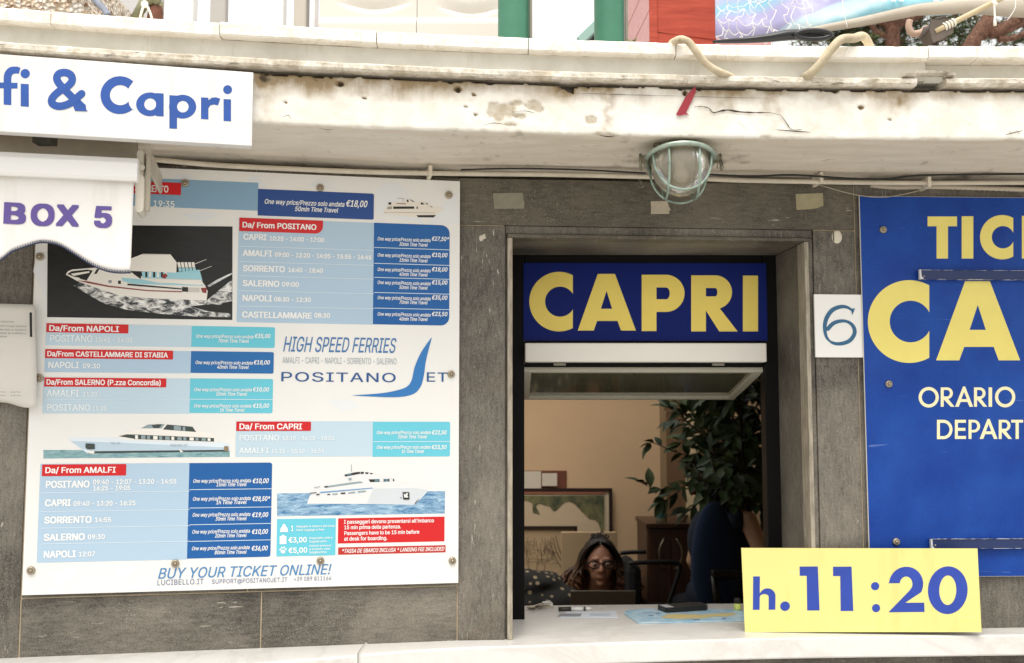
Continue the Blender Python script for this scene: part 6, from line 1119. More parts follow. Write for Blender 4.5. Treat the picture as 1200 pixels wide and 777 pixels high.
for sx in (-1, 1):
    mb = MB(); p = lc + Vector((sx * (LR + .006), -.004, .001)); mb.box(Fr(p, (1, 0, 0)), -.008, .008, -.006, .007, -.006, .006); mb.tube([p + Vector((sx * .006, -.004, .010)), p + Vector((sx * .006, -.004, -.028))], .003, 8)
    mb.tube([p + Vector((sx * .002, -.008, -.004)), p + Vector((sx * -.004, -.010, -.026)), p + Vector((sx * .010, -.010, -.026)), p + Vector((sx * .007, -.008, -.004))], .0014, 6, closed=True)
    mb.build('latch', M_CAST, lamp)
lamp.rotation_euler = (math.radians(-15), 0, 0)            # hangs tipped towards the street
mb = MB(); p = DP.W(751, 214, .03); mb.tube([p, p + Vector((-.006, -.004, -.012)), p + Vector((.006, -.004, -.012))], .0012, 6, closed=True); mb.tube([p + Vector((0, .03, .012)), p], .0035, 8)
tag(mb.build('hook', M_CAST), 'small dull metal hook on the stone just left of the lamp', 'hook')
# ------------------------------------------------------------------ scraps stuck to the stone
def scrap(name, pts, col, lab, cat, d=.0012, spk=0):
    fr = DP; mb = MB(); P = [fr.uv(x, y, d) for x, y in pts]; mb.solid(fr, P, .0002, d)
    return tag(mb.build(name, mat(name + '_stuff', col, .6, var=.25, vscale=25)), lab, cat)
scrap('tape_patch', [(577.5, 226.5), (612.5, 226), (613.5, 230), (612.8, 233), (614.5, 237), (614, 244.5), (579, 244.6), (578.5, 236)], '#8f8b78', 'greyish strip of old tape on the stone above the left window jamb', 'tape')
scrap('tape_patch', [(932.5, 227.3), (964.3, 226.3), (965, 241), (957, 244), (950, 245), (933.5, 246)], '#a39a7c', 'tan strip of old tape on the stone above the right window jamb', 'tape')
scrap('paper_scrap', [(762.7, 236), (782, 235.6), (783.5, 241), (786, 246), (783.8, 247.5), (784.6, 250.5), (763, 250.8)], '#bdb29d', 'torn pale paper scrap stuck just under the lamp', 'paper')
mb = MB(); p = DP.W(980.5, 279.5, .0); R_ = 7.4 * (p - EYE).length / F
mb.lathe([(R_ * .78, 0), (R_ * .78, .003), (R_ * .6, .0045), (0, .0047)], p, DP.N, 24); wp = mb.build('blanking_plug', mat('ivory_plastic', '#d9d1bf', .5, var=.1)); wp.scale = (1, 1, 1.28)
tag(wp, 'oval ivory blanking plug in the stone above the number plate', 'plug')
mb = MB(); mb.box(DP, *[DP.u(980.5) + k for k in (-.0012, .0012)], DP.v(980, 283.5), DP.v(980, 275.5), .0045, .0052); o = mb.build('slot', mat('slot_dirt', '#5d5445', .8)); mw = wp.location.copy(); o.parent = wp; o.location = o.location - mw
# a chip of broken stone at the left jamb
mb = MB(); pc = DP.W(564, 278.5, .0); rg = random.Random(2)
for k in range(5): mb.ball(pc + DP.U * rg.uniform(-.006, .007) + ZUP * rg.uniform(-.006, .006), (rg.uniform(.003, .006), .0016, rg.uniform(.003, .007)), 9, 6)
tag(mb.build('filler_blob', mat('white_filler', '#d3cbbb', .9, bump=.5, bscale=300)), 'white blob of filler in a drill hole beside the window', 'filler')
# red arrow-shaped remnant of tape on the canopy
mb = MB(); P = [(796, 127), (792, 134.8), (796.5, 135.6), (803, 134), (807.8, 135.4), (804, 131.8), (809, 122), (815.4, 108), (815.2, 101), (811, 104.5), (803, 114)]
vs = []
for off in (.0046, .0030): vs += [onF(x, y, off) for x, y in P]
k = len(P); _, tri = fill2d([P]) if False else (0, tessellate_polygon([[Vector((x, y, 0)) for x, y in P]])); mb.add(vs, [tuple(t) for t in tri] + [(i, (i + 1) % k, (i + 1) % k + k, i + k) for i in range(k)])
tag(mb.build('tape_remnant', mat('crimson_tape', '#9a2734', .45, var=.2, vscale=30)), 'crimson slanting remnant of tape on the canopy above the lamp', 'tape')
# ------------------------------------------------------------------ hoses draped over the coping
M_HOSE = mat('cream_hose', '#d3c4a6', .75, var=.28, vscale=26, bump=.35, bscale=160)
def cop(x, y, off=.036): return onF(x, y, off)
P = [atZ(806, 44, COT + .012) + Vector((-.012, .16, -.004)), atZ(795, 44, COT + .008) + Vector((-.008, .05, 0)), cop(792, 48, .028), cop(799, 46, .040), cop(808, 50, .044), cop(816, 61, .044), cop(828, 75, .036), cop(842, 84, .030), cop(852, 88, .018), cop(858, 91, .004)]
ph = spline(P, 22); mb = MB(); mb.tube(ph, [.0078 if i % 2 else .0066 for i in range(len(ph))], 12)
tag(mb.build('hose', M_HOSE), 'cream hose looped over the coping above the lamp, trailing right', 'hose')
P = [atZ(1030, 46, COT + .014) + Vector((.05, .16, 0)), cop(1014, 45, -.01), cop(1000, 45, .03), cop(986, 46.5, .045), cop(974, 58, .045), cop(962, 74, .038), cop(950, 86, .030), cop(945, 89.5, .018), cop(942, 92, .004)]
ph = spline(P, 26); mb = MB(); mb.tube(ph, [.0094 if i % 2 else .0080 for i in range(len(ph))], 12)
tag(mb.build('hose', M_HOSE), 'thicker ribbed cream hose draped over the coping, trailing left', 'hose')
# ------------------------------------------------------------------ small things on the counter
CF = Fr((0, 0, SILL), (1, 0, TILT), (0, 1, 0))          # flat on the counter: u = x, v = y, d up
def flat(px): return [(ctr(*p).x, ctr(*p).y) for p in px]
mb = MB(); mb.solid(CF, flat([(655, 724.2), (724, 724.8), (722, 716.8), (664, 717.8)]), .0008, .0022)
lf = thing('leaflet', 'small white leaflet with a grey stripe, flat on the counter below the pen', 'leaflet', ctr(690, 722)); mb.build('sheet', mat('leaflet_paper', '#dfe5ec', .5), lf)
mb = MB(); mb.loops(CF, [flat([(653.5, 723.4), (680, 723.6), (682, 720.2), (657, 720.2)])], .0027); mb.m = 1; mb.loops(CF, [flat([(690, 722.5), (716, 722.7), (715, 720.2), (692, 720.2)])], .0026); mb.build('print', [mat('grey_print', '#8d8f96', .5), mat('pale_print', '#c3cfdc', .5)], lf)
mp = thing('map_leaflet', 'folded blue tourist map with a yellow island, flat on the counter', 'map', ctr(810, 722))
mb = MB(); pts = [(748, 731.3), (872, 728.5), (872, 717.5), (850, 715), (790, 715.4), (735, 716.2), (731, 720)]; mb.solid(CF, flat(pts), .0008, .0030); mb.solid(CF, flat([(733, 718), (752, 715.2), (768, 715.4), (742, 719.4)]), .0032, .0045)
def mapm():
    n = N('map_print'); f = n.noise(26, 5, .6); return n.done(n.mix(n.ramp(f, (.4, 0.), (.62, 1.)), '#9cc6de', '#c7dfea'), .4)
mb.build('sheet', mapm(), mp)
mb = MB(); mb.loops(CF, [flat([(774, 725), (782, 721.5), (800, 721), (822, 722), (842, 720.6), (858, 719.8), (864, 721.6), (850, 724.2), (838, 724), (820, 726.4), (796, 727), (782, 726)])], .0034); mb.m = 1
for a in ((760, 723.5, 6), (768, 721.2, 5), (800, 718.5, 6), (846, 727, 5), (812, 728.5, 8)): mb.loops(CF, [flat([(a[0], a[1]), (a[0] + a[2], a[1] - .2), (a[0] + a[2], a[1] - 1.2), (a[0], a[1] - 1)])], .0036)
mb.build('print', [mat('map_land_print', '#dcc98b', .45), mat('map_label_print', '#5578a8', .45)], mp)
def slab_on(name, pxs, h, m, lab, cat, tilt=0, bev=.0015):
    mb = MB(); mb.solid(CF, flat(pxs), .0035, .0035 + h); o = mb.build(name, m, bevel=bev); return tag(o, lab, cat)
ph_ = thing('phone', 'black phone lying face down at an angle on the tourist map', 'phone', ctr(805, 717))
mb = MB(); a, b = ctr(781, 718, .004), ctr(832, 714.6, .004); uu = (b - a).normalized(); PFp = Fr(a, uu, (uu.cross(Vector((0, 0, 1))) * -1)); W_ = (b - a).length
mb.solid(PFp, [(.006, 0), (W_ - .012, 0), (W_, .012), (W_, .052), (W_ - .012, .062), (.012, .062), (0, .050), (0, .008)], 0, .0105); mb.build('case', mat('black_rubber', '#1c1d1b', .45), ph_, bevel=.002)
mb = MB(); mb.solid(PFp, [(.004, .012), (.026, .010), (.026, .050), (.004, .050)], .0107, .0112); mb.build('back_panel', mat('pale_grey_panel', '#c9ccce', .3), ph_)
pn = thing('pen', 'black and white marker pen lying near the inner edge of the counter', 'pen', ctr(672, 713.5))
def ptube(x0, y0, x1, y1, r, m, nm, par, r1=None):
    mb = MB(); a, b = ctr(x0, y0, r), ctr(x1, y1, r); mb.tube([a, a.lerp(b, .5), b], [r, r, r1 or r], 10); mb.build(nm, m, par)
ptube(654.5, 713.9, 669, 713.6, .0055, mat('pen_barrel_dark', '#37342e', .4), 'barrel', pn); ptube(669.2, 713.6, 684, 713.4, .0052, mat('pen_barrel_white', '#e8e6e0', .3), 'sleeve', pn); ptube(684.2, 713.4, 686, 713.4, .0055, mat('pen_band', '#4a453c', .4), 'band', pn); ptube(686.2, 713.4, 694, 713.1, .0045, mat('pen_cap_white', '#efece6', .3), 'cap', pn, .0015)
kb = thing('key_bunch', 'small bunch of keys and a tag at the left end of the counter', 'keys', ctr(633, 712))
mb = MB(); a = ctr(628, 712.5, .004); mb.tube([a + Vector((.012 * math.cos(t), .012 * math.sin(t), .002 * math.sin(3 * t))) for t in np.linspace(0, 2 * math.pi, 20)[:-1]], .0011, 6, closed=True); mb.build('ring', mat('steel', '#8d8a84', .3, .9), kb)
for k, (x, y, ang) in enumerate(((630, 711.5, .2), (633, 710.5, -.3), (629, 709.6, .7))):
    mb = MB(); p = ctr(x, y, .003 + k * .0035); f2 = Fr(p, (math.cos(ang), math.sin(ang), .12), (-math.sin(ang), math.cos(ang), 0)); mb.solid(f2, [(-.026, -.008), (-.018, -.011), (-.010, -.008), (-.008, -.0035), (.022, -.0035), (.026, 0), (.022, .0035), (-.008, .0035), (-.010, .008), (-.018, .011), (-.026, .008)], 0, .002); mb.build('key', mat('brassy_key', '#9a8d74', .35, .8), kb)
mb = MB(); p = ctr(641, 711, .002); f2 = Fr(p, (1, .1, .1), (-.1, 1, .2)); mb.solid(f2, [(-.016, -.012), (.014, -.012), (.016, .0), (.014, .014), (-.012, .014), (-.018, .002)], 0, .006); mb.solid(f2, [(-.010, -.006), (.010, -.006), (.010, .008), (-.010, .008)], .0062, .012); mb.build('tag', mat('clear_tag', '#c9c2b2', .25, var=.3, vscale=80), kb, bevel=.001)
hl = thing('highlighter', 'stubby yellow marker with a black cap standing behind the yellow card', 'marker', ctr(864, 716))
mb = MB(); p = ctr(864.5, 716, 0); mb.lathe([(0, .0035), (.009, .0036), (.0095, .006), (.0095, .017), (.008, .019), (0, .019)], p, n=16); mb.build('body', mat('lime_plastic', '#cfd872', .35), hl)
mb = MB(); mb.lathe([(0, .0192), (.0085, .0193), (.0085, .030), (.007, .032), (0, .032)], p, n=16); mb.build('cap', M_BLK, hl)

# ------------------------------------------------------------------ the back room, seen through the window
YB = 6.195
def yfr(Y): return Fr((0, Y, 0), (1, 0, 0))
def bx(mb, x0, y0, x1, y1, Y, th):                  # a box whose front face covers picture box x0..x1, y0..y1 at depth Y
    a, b = atY(x0, y1, Y), atY(x1, y0, Y); mb.box(yfr(Y), a.x, b.x, a.z, b.z, -th, 0)
def pp(pts, Y): return [(atY(x, y, Y).x, atY(x, y, Y).z) for x, y in pts]
M_WOODD = mat('dark_frame_wood', '#2b1a12', .45, var=.3, vscale=20)
M_PASS = mat('cream_mount', '#c7b596', .8, var=.08, vscale=6)
# cork board with papers
nb = thing('pin_board', 'reddish pin board with two white papers on the room wall, above the framed map', 'pin board', atY(632, 573, YB))
mb = MB(); bx(mb, 585, 551.5, 664, 575, YB, .02); mb.build('board', mat('red_brown_cork', '#6d3a26', .8, var=.25, vscale=18), nb)
for x0, y0, x1, y1 in ((590, 552.3, 634, 574), (635.2, 554.6, 652.8, 569.5)):
    mb = MB(); bx(mb, x0, y0, x1, y1, YB - .024, .002); mb.build('paper', mat('pinned_paper', '#c9bda8', .8, var=.06, vscale=10), nb)
# framed map
def framed(name, lab, cat, x0, y0, x1, y1, Y, fw, inner):
    t = thing(name, lab, cat, atY((x0 + x1) / 2, y1, Y)); mb = MB(); fw2 = fw
    bx(mb, x0, y0, x1, y0 + fw, Y, .025); bx(mb, x0, y1 - fw, x1, y1, Y, .025); bx(mb, x0, y0 + fw + .02, x0 + fw, y1 - fw - .02, Y, .025); bx(mb, x1 - fw, y0 + fw + .02, x1, y1 - fw - .02, Y, .025)
    mb.build('frame', M_WOODD, t); mb = MB(); bx(mb, x0 + fw * .9, y0 + fw * .9, x1 - fw * .9, y1 - fw * .9, Y + .008, .012); mb.build('mount', inner, t); return t
fm = framed('framed_map', 'large dark framed coastal map hanging on the room wall behind the seated woman', 'picture', 560, 572.3, 717.5, 676, YB - .028, 3.2, M_PASS)
z = lambda x, y: (600 + x / 7.07, 540 + y / 7.07)
mb = MB(); YM = YB - .0245
mb.loops(yfr(YM), [pp([z(-220, 285), z(772, 285), z(772, 700), z(-220, 700)], YM)], 0); mb.m = 1
mb.loops(yfr(YM), [pp([z(*p) for p in ((-180, 292), (766, 286), (766, 640), (740, 600), (735, 575), (718, 520), (690, 490), (640, 482), (600, 440), (560, 402), (525, 362), (480, 338), (440, 344), (415, 362), (390, 392), (370, 410), (350, 421), (330, 402), (312, 380), (275, 372), (240, 356), (210, 362), (200, 385), (222, 420), (232, 446), (205, 440), (172, 430), (168, 350), (120, 330), (-180, 340))], YM)], .0012); mb.m = 2
mb.loops(yfr(YM), [pp([z(*p) for p in ((-220, 258), (775, 258), (775, 272), (-220, 272))], YM)], .0010)
def mapland():
    n = N('map_hills'); f = n.noise(11, 7, .7); return n.done(n.mix(n.ramp(f, (.38, 0.), (.62, 1.)), '#39402d', '#7c7448'), .7)
mb.build('map_sheet', [mat('map_sea', '#bfa98a', .7, var=.06), mapland(), mat('map_title_band', '#a2624a', .7)], fm)
# framed drawing and a canvas leaning in front of it
YD = 5.95
fd = framed('framed_drawing', 'framed pencil drawing at the lower left of the window, in front of the map', 'picture', 556, 616.8, 676.5, 690, YD, 3, mat('drawing_paper', '#b59a75', .8, var=.08, vscale=5))
mb = MB(); rg = random.Random(5)
for k in range(46):
    x, y = rg.uniform(612, 650), rg.uniform(634, 666); l = rg.uniform(4, 16)
    P = [(x + rg.uniform(-3, 3) * i / 3, y + l * i / 3 - 5) if k % 3 else (x + l * i / 3 - 5, y + rg.uniform(-2, 2)) for i in range(4)]
    mb.loops(yfr(YD), [pp(stroke(P, .5), YD)], -.0035 + k * .00002)
for P in ([(648, 630), (652, 646), (660, 660), (668, 672), (676, 680)], [(645, 636), (650, 652), (657, 664), (664, 674)], [(651, 628), (657, 648), (668, 662), (676, 670)]): mb.loops(yfr(YD), [pp(stroke([(p.x, p.y) for p in spline([Vector((a, b, 0)) for a, b in P], 4)], .8), YD)], -.0024 + P[0][1] * 1e-6)
mb.build('pencil_lines', mat('pencil', '#5b4a36', .8), fd)
YC = 5.80
cv_ = thing('canvas', 'blank cream canvas leaning behind the head of the seated woman', 'canvas', atY(690, 690, YC)); mb = MB(); bx(mb, 658, 623.5, 722.5, 692, YC, .03); mb.build('sheet', mat('primed_canvas', '#ad9370', .85, var=.07, vscale=4), cv_, bevel=.004)
mb = MB(); bx(mb, 659, 624.5, 721.5, 691, YC + .0301, .02); mb.build('stretcher', M_WOODD, cv_)
# sideboard they stand on, and a dark spotted bundle on it
ySB = 5.55; ztop = atY(690, 690.5, 5.8).z
sb = thing('sideboard', 'low dark sideboard under the leaning pictures, at the back of the room', 'cabinet', (.2, 5.8, .012)); mb = MB(); mb.cube(-.9, .62, ySB, 6.19, ztop - .03, ztop); mb.build('top', M_WOODD, sb); mb = MB(); mb.cube(-.88, .60, ySB + .02, 6.185, .08, ztop - .0305); mb.build('body', mat('dark_brown_veneer', '#2a1d15', .5), sb); mb = MB(); mb.cube(-.85, .57, ySB + .06, 6.15, .012, .0795); mb.build('plinth', M_DARK, sb)
def spotted():
    n = N('spotted_cloth'); v = n.voronoi(26); return n.done(n.mix(n.ramp(v, (.20, 1.), (.30, 0.)), '#171512', '#8d7e62'), .9)
mb = MB(); rg = random.Random(8)
cB = atY(632, 690, 5.3)
for k in range(7):
    q = atY(rg.uniform(604, 656), rg.uniform(677, 686), 5.3); mb.ball(q + Vector((0, rg.uniform(-.04, .1), 0)), (rg.uniform(.09, .13), .1, rg.uniform(.03, .045)), 14, 9)
for k in range(2): mb.ball(atY(622 + k * 26, 706, 5.3), (.16, .14, .09), 16, 10)
def remeshed(mb, name, m, parent, voxel=.01, smooth=6):
    me = mb.mesh('tmp', m); o = bpy.data.objects.new('tmp', me); COL.objects.link(o)
    r = o.modifiers.new('r', 'REMESH'); r.mode = 'VOXEL'; r.voxel_size = voxel; s = o.modifiers.new('s', 'SMOOTH'); s.iterations = smooth; s.factor = .5
    dg = bpy.context.evaluated_depsgraph_get(); new = bpy.data.meshes.new_from_object(o.evaluated_get(dg)); bpy.data.objects.remove(o)
    new.name = name; new.materials.clear(); new.materials.append(m); new.polygons.foreach_set('use_smooth', [True] * len(new.polygons))
    base = Vector()
    if parent is not None:
        r_ = parent
        while r_.parent: r_ = r_.parent
        base = r_.location.copy()
    else:
        ps = [q.co for q in new.vertices]; base = Vector(((min(p.x for p in ps) + max(p.x for p in ps)) / 2, (min(p.y for p in ps) + max(p.y for p in ps)) / 2, min(p.z for p in ps)))
    new.transform(Matrix.Translation(-base)); ob = bpy.data.objects.new(name, new); COL.objects.link(ob)
    if parent is not None: ob.parent = parent
    else: ob.location = base
    return ob
tag(remeshed(mb, 'cloth_bundle', spotted(), None, .014, 5), 'dark spotted cloth bundle beside the seated woman, at the window corner', 'cloth')
# desk, laptop
zd = .735
dk = thing('desk', 'plain desk below the counter line, under the laptop', 'desk', (.5, 5.0, .012)); mb = MB(); mb.cube(-.35, .68, 4.75, 5.25, zd - .03, zd); mb.build('top', mat('desk_wood', '#6a4a30', .5, var=.2, vscale=9), dk, bevel=.002)
for x in (-.32, .62):
    for y in (4.78, 5.19): mb = MB(); mb.cube(x, x + .03, y, y + .03, .012, zd - .0305); mb.build('leg', M_DARK, dk)
lt = thing('laptop', 'open grey laptop on the desk in front of the seated woman', 'laptop', atY(707, 721, 5.0)); a, b = atY(668.5, 692.5, 4.95), atY(745, 692.5, 4.95)
M_LAP = mat('laptop_grey', '#6e6858', .45, .3); hl_ = a.z - zd; fl_ = Fr(Vector((a.x, 4.95 + .07, zd + .018)), (1, 0, 0), (0, -.07, hl_ - .018)); mb = MB(); mb.box(fl_, 0, b.x - a.x, 0, math.hypot(.07, hl_ - .018), -.006, 0); mb.build('lid', M_LAP, lt, bevel=.002)
mb = MB(); mb.cube(a.x, b.x, 5.025, 5.24, zd + .001, zd + .017); mb.build('keyboard_base', M_LAP, lt, bevel=.002)
# ------------------------------------------------------------------ person at the laptop
def cap(mb, p0, p1, r0, r1, n=5):
    p0, p1 = Vector(p0), Vector(p1)
    for i in range(n + 1): t = i / n; mb.ball(p0.lerp(p1, t), r0 + (r1 - r0) * t, 14, 9)
M_SKIN = mat('warm_skin', (.42, .20, .12), .5, var=.06, vscale=18)
H = atY(703, 658.5, 5.38)                            # middle of the head
pr_ = thing('person', 'person with long curly hair and glasses, in dark clothes, looking down at the laptop', 'person', (H.x, H.y + .12, .5))
def hd(x, y, z): return H + Vector((x, y, z))
mb = MB()
mb.ball(hd(0, .015, .012), (.073, .092, .098), 24, 16); mb.ball(hd(0, -.032, -.045), (.052, .050, .058), 20, 12); mb.ball(hd(0, -.052, -.094), (.026, .024, .020))       # skull, jaw, chin
mb.ball(hd(-.034, -.052, -.020), (.024, .022, .022)); mb.ball(hd(.034, -.052, -.020), (.024, .022, .022))                                                               # cheeks
cap(mb, hd(0, -.080, .008), hd(0, -.096, -.030), .009, .013); mb.ball(hd(-.012, -.084, -.034), .009); mb.ball(hd(.012, -.084, -.034), .009)                             # nose
mb.ball(hd(0, -.078, -.060), (.024, .009, .006)); mb.ball(hd(0, -.077, -.069), (.020, .009, .006)); mb.ball(hd(-.031, -.0675, .006), (.016, .0105, .009)); mb.ball(hd(.031, -.0675, .006), (.016, .0105, .009)); mb.ball(hd(-.03, -.074, .022), (.022, .010, .007)); mb.ball(hd(.03, -.074, .022), (.022, .010, .007))   # lips, brows
mb.ball(hd(-.076, .005, -.012), (.010, .018, .030)); mb.ball(hd(.076, .005, -.012), (.010, .018, .030))                                                                 # ears
cap(mb, hd(0, .035, -.08), hd(0, .075, -.20), .054, .060)
cap(mb, hd(-.02, .10, -.24), hd(-.14, .10, -.27), .070, .062); cap(mb, hd(.02, .10, -.24), hd(.14, .10, -.27), .070, .062)
mb.ball(hd(0, .12, -.36), (.165, .105, .16), 20, 14); mb.ball(hd(0, .16, -.52), (.14, .105, .16), 20, 14); mb.ball(hd(0, .17, -.64), (.165, .13, .11), 20, 14)
EL = {}
for s in (-1, 1):
    sh, el, wr = hd(.165 * s, .10, -.285), hd(.25 * s, -.02, -.50), hd(.10 * s, -.22, -.205 - .03 * 0 + (zd + .06 - H.z + .205))
    el.z = zd + .07; cap(mb, sh, el, .052, .040); cap(mb, el, wr, .040, .028); EL[s] = (el, wr)
    mb.ball(wr + Vector((-.02 * s, -.04, -.004)), (.036, .044, .016))
    for f in range(4):
        b0 = wr + Vector(((-.045 + f * .020) * 1.0 - .01 * s, -.078, -.004)); L2 = (.026, .034, .036, .030)[f]; cap(mb, b0, b0 + Vector((0, -L2, .004)), .0085, .008, 4); cap(mb, b0 + Vector((0, -L2, .004)), b0 + Vector((0, -L2 * 1.7, -.014)), .008, .007, 4)
    b0 = wr + Vector((-.045 * s, -.035, -.006)); cap(mb, b0, b0 + Vector((-.024 * s, -.030, -.002)), .0095, .008, 4)
    hip, kn, ft = hd(.09 * s, .14, -.66), hd(.11 * s, -.22, -.66), hd(.11 * s, -.18, -.66); hip.z = kn.z = .50; ft = Vector((kn.x, kn.y + .05, .08)); cap(mb, hip, kn, .085, .062, 8); cap(mb, kn, ft, .056, .040, 8); cap(mb, ft + Vector((0, .01, -.03)), ft + Vector((0, -.15, -.045)), .036, .028, 5)
body = remeshed(mb, 'body', M_SKIN, pr_, .0062, 4)
M_TOP1 = mat('black_knit', '#15161a', .9, bump=.3, bscale=150)
mb = MB()
cap(mb, hd(0, .075, -.165), hd(0, .09, -.22), .070, .085); cap(mb, hd(-.02, .10, -.235), hd(-.15, .10, -.27), .083, .075); cap(mb, hd(.02, .10, -.235), hd(.15, .10, -.27), .083, .075)
mb.ball(hd(0, .12, -.36), (.180, .120, .17), 20, 14); mb.ball(hd(0, .16, -.53), (.158, .12, .17), 20, 14)
for s in (-1, 1): cap(mb, hd(.165 * s, .10, -.285), EL[s][0], .064, .052, 7); cap(mb, EL[s][0], EL[s][0].lerp(EL[s][1], .8), .052, .040, 7)
remeshed(mb, 'jumper', M_TOP1, pr_, .009, 4)
mb = MB()
for s in (-1, 1):
    hip = hd(.09 * s, .14, 0); kn = hd(.11 * s, -.22, 0); hip.z = kn.z = .50; ft = Vector((kn.x, kn.y + .05, .12)); cap(mb, hip, kn, .094, .072, 8); cap(mb, kn, ft, .066, .052, 8)
b_ = hd(0, .16, 0); b_.z = .52; mb.ball(b_, (.17, .13, .10)); remeshed(mb, 'trousers', mat('dark_trousers', '#1d1f26', .9), pr_, .012, 3)
mb = MB()
for s in (-1, 1): mb.ball(hd(.031 * s, -.0675, -.002), (.012, .010, .0075), 14, 10)
mb.build('eyes', mat('eye_white', '#b9afa4', .2), body)
mb = MB()
for s in (-1, 1): mb.ball(hd(.031 * s, -.0762, -.005), (.0055, .003, .0045), 10, 8)
mb.build('irises', mat('eye_dark', '#1c120c', .2), body)
mb = MB()
for s in (-1, 1):
    mb.tube([hd(s * (.034 + .027 * math.cos(t)), -.092 + .012 * (abs(math.cos(t)) * .5), -.001 + .0195 * math.sin(t) * (1 if math.sin(t) < 0 else .85)) for t in np.linspace(0, 2 * math.pi, 22)[:-1]], .0034, 6, closed=True)
    mb.tube([hd(.060 * s, -.086, .004), hd(.076 * s, -.03, .006), hd(.079 * s, .015, .0)], .0022, 6)
mb.tube([hd(-.009, -.093, .003), hd(0, -.097, .006), hd(.009, -.093, .003)], .0028, 6)
mb.build('glasses', mat('black_glasses', '#0c0b0a', .3), pr_)
mb = MB(); rg = random.Random(11)
mb.ball(hd(0, .030, .036), (.085, .092, .086), 22, 14); mb.ball(hd(-.006, .035, .108), (.030, .032, .022))
for k in range(70):                                    # a loose frizzy knot on the crown
    c_ = hd(rg.gauss(-.006, .017), .035 + rg.gauss(0, .016), .112 + rg.gauss(0, .008)); a_ = Vector((rg.gauss(0, 1), rg.gauss(0, 1), rg.gauss(0, 1))).normalized(); b_ = a_.orthogonal().normalized(); r_ = rg.uniform(.007, .016)
    mb.tube([c_ + (a_ * math.cos(t) + b_ * math.sin(t)) * r_ for t in np.linspace(0, rg.uniform(2.5, 5.5), 9)], [.0034] * 7 + [.0025, .001], 5)
mb.ball(hd(0, .08, -.08), (.10, .05, .13))
for k in range(360):                                   # long loose curls from a centre parting
    s = rg.choice((-1, 1)); f_ = rg.random()                          # 0 front .. 1 back
    y0 = -.078 + .15 * f_; q0 = [hd(s * .006, y0 + .022, .104 - .01 * f_), hd(s * .050, y0 + .020 - .006 * (1 - f_), .086 - .01 * f_), hd(s * rg.uniform(.078, .092), y0 + .036 * (1 - f_), .034), hd(s * rg.uniform(.078, .112), y0 + .050 * (1 - f_), -.02)]
    L_ = rg.uniform(.10, .25); sp_ = rg.uniform(.01, .10); rr = rg.uniform(.005, .018); w_ = rg.uniform(1.5, 3.2); ph0 = rg.uniform(0, 6); e_ = q0[-1]; q = spline(q0, 3)[:-1]; n0 = len(q)
    for i in range(13):
        t = i / 12; a = ph0 + w_ * 6.28 * t; w = rr * min(1, t * 3)
        q.append(e_ + Vector((s * sp_ * math.sin(t * 1.9) + w * math.cos(a), -.018 * t + w * math.sin(a), -L_ * t)))
    mb.tube(q, [.0062] * n0 + [.0064] * 7 + [.0058, .005, .004, .003, .002, .001], 5)
def hairm():
    n = N('curly_brown_hair'); sep = n.t.nodes.new('ShaderNodeSeparateXYZ'); n.link(n.tc, sep.inputs[0]); mr = n.t.nodes.new('ShaderNodeMapRange'); n.link(sep.outputs['Z'], mr.inputs[0])
    mr.inputs[1].default_value = H.z - .5 - .18; mr.inputs[2].default_value = H.z - .5 + .03; return n.done(n.mix(mr.outputs[0], '#7a5030', '#150e09'), .45)
mb.build('hair', hairm(), pr_)
# ------------------------------------------------------------------ chairs
def armchair():
    t = thing('office_chair', 'black chair with a tubular armrest beside the seated woman', 'chair', atY(765, 720, 5.2) * 1); x0 = atY(742, 660, 5.2); x1 = atY(795, 660, 5.2); t.location.z = .012
    mb = MB(); m = M_TUBE
    for dy in (0.0, .42):
        P = [x0 + Vector((-.02, dy, -.002)), x0 + Vector((.05, dy, .004)), atY(788, 659, 5.2) + Vector((0, dy, 0)), atY(796, 662, 5.2) + Vector((0, dy, 0)), atY(795, 672, 5.2) + Vector((0, dy, 0)), atY(784, 706, 5.2) + Vector((0, dy, 0)), atY(776, 730, 5.2) + Vector((0, dy, 0))]
        mb = MB(); mb.tube(spline(P, 5), .011, 10); mb.build('armrest', m, t)
    zS = P[-1].z
    mb = MB(); mb.cube(x0.x + .05, x1.x, 5.2, 5.62, zS - .03, zS + .04); mb.build('seat', M_FAB, t, bevel=.02)
    mb = MB(); a, b = atY(735, 655, 5.2), atY(757, 702, 5.2); mb.cube(a.x, b.x - .02, 5.19, 5.63, zS + .02, a.z - .03); mb.build('backrest', M_FAB, t, bevel=.03)
    mb = MB(); cx, cy = (x0.x + x1.x) / 2, 5.41; mb.tube([(cx, cy, .10), (cx, cy, zS - .03)], .025, 12)
    mb.build('column', M_TUBE, t)
    for k in range(5): a = k * 2 * math.pi / 5; mb = MB(); mb.tube([(cx, cy, .11), (cx + .26 * math.cos(a), cy + .26 * math.sin(a), .065)], [.022, .014], 8); mb.ball((cx + .26 * math.cos(a), cy + .26 * math.sin(a), .036), .024, 10, 8); mb.build('base_leg', M_TUBE, t)
    return t
M_TUBE = mat('black_plastic_tube', '#14130f', .35); M_FAB = mat('black_chair_fabric', '#121214', .9, bump=.3, bscale=200)
armchair()
P2 = atY(850, 640, 5.25)
oc = thing('office_chair', 'office chair with an oval navy back and black armrest, half behind the yellow card', 'chair', (P2.x - .06, 4.95, .012))
zA = atY(850, 672.5, 4.72).z; zS2 = zA - .22
mb = MB(); mb.cube(P2.x - .29, P2.x + .15, 4.76, 5.20, zS2 - .06, zS2); mb.build('seat', M_FAB, oc, bevel=.025)
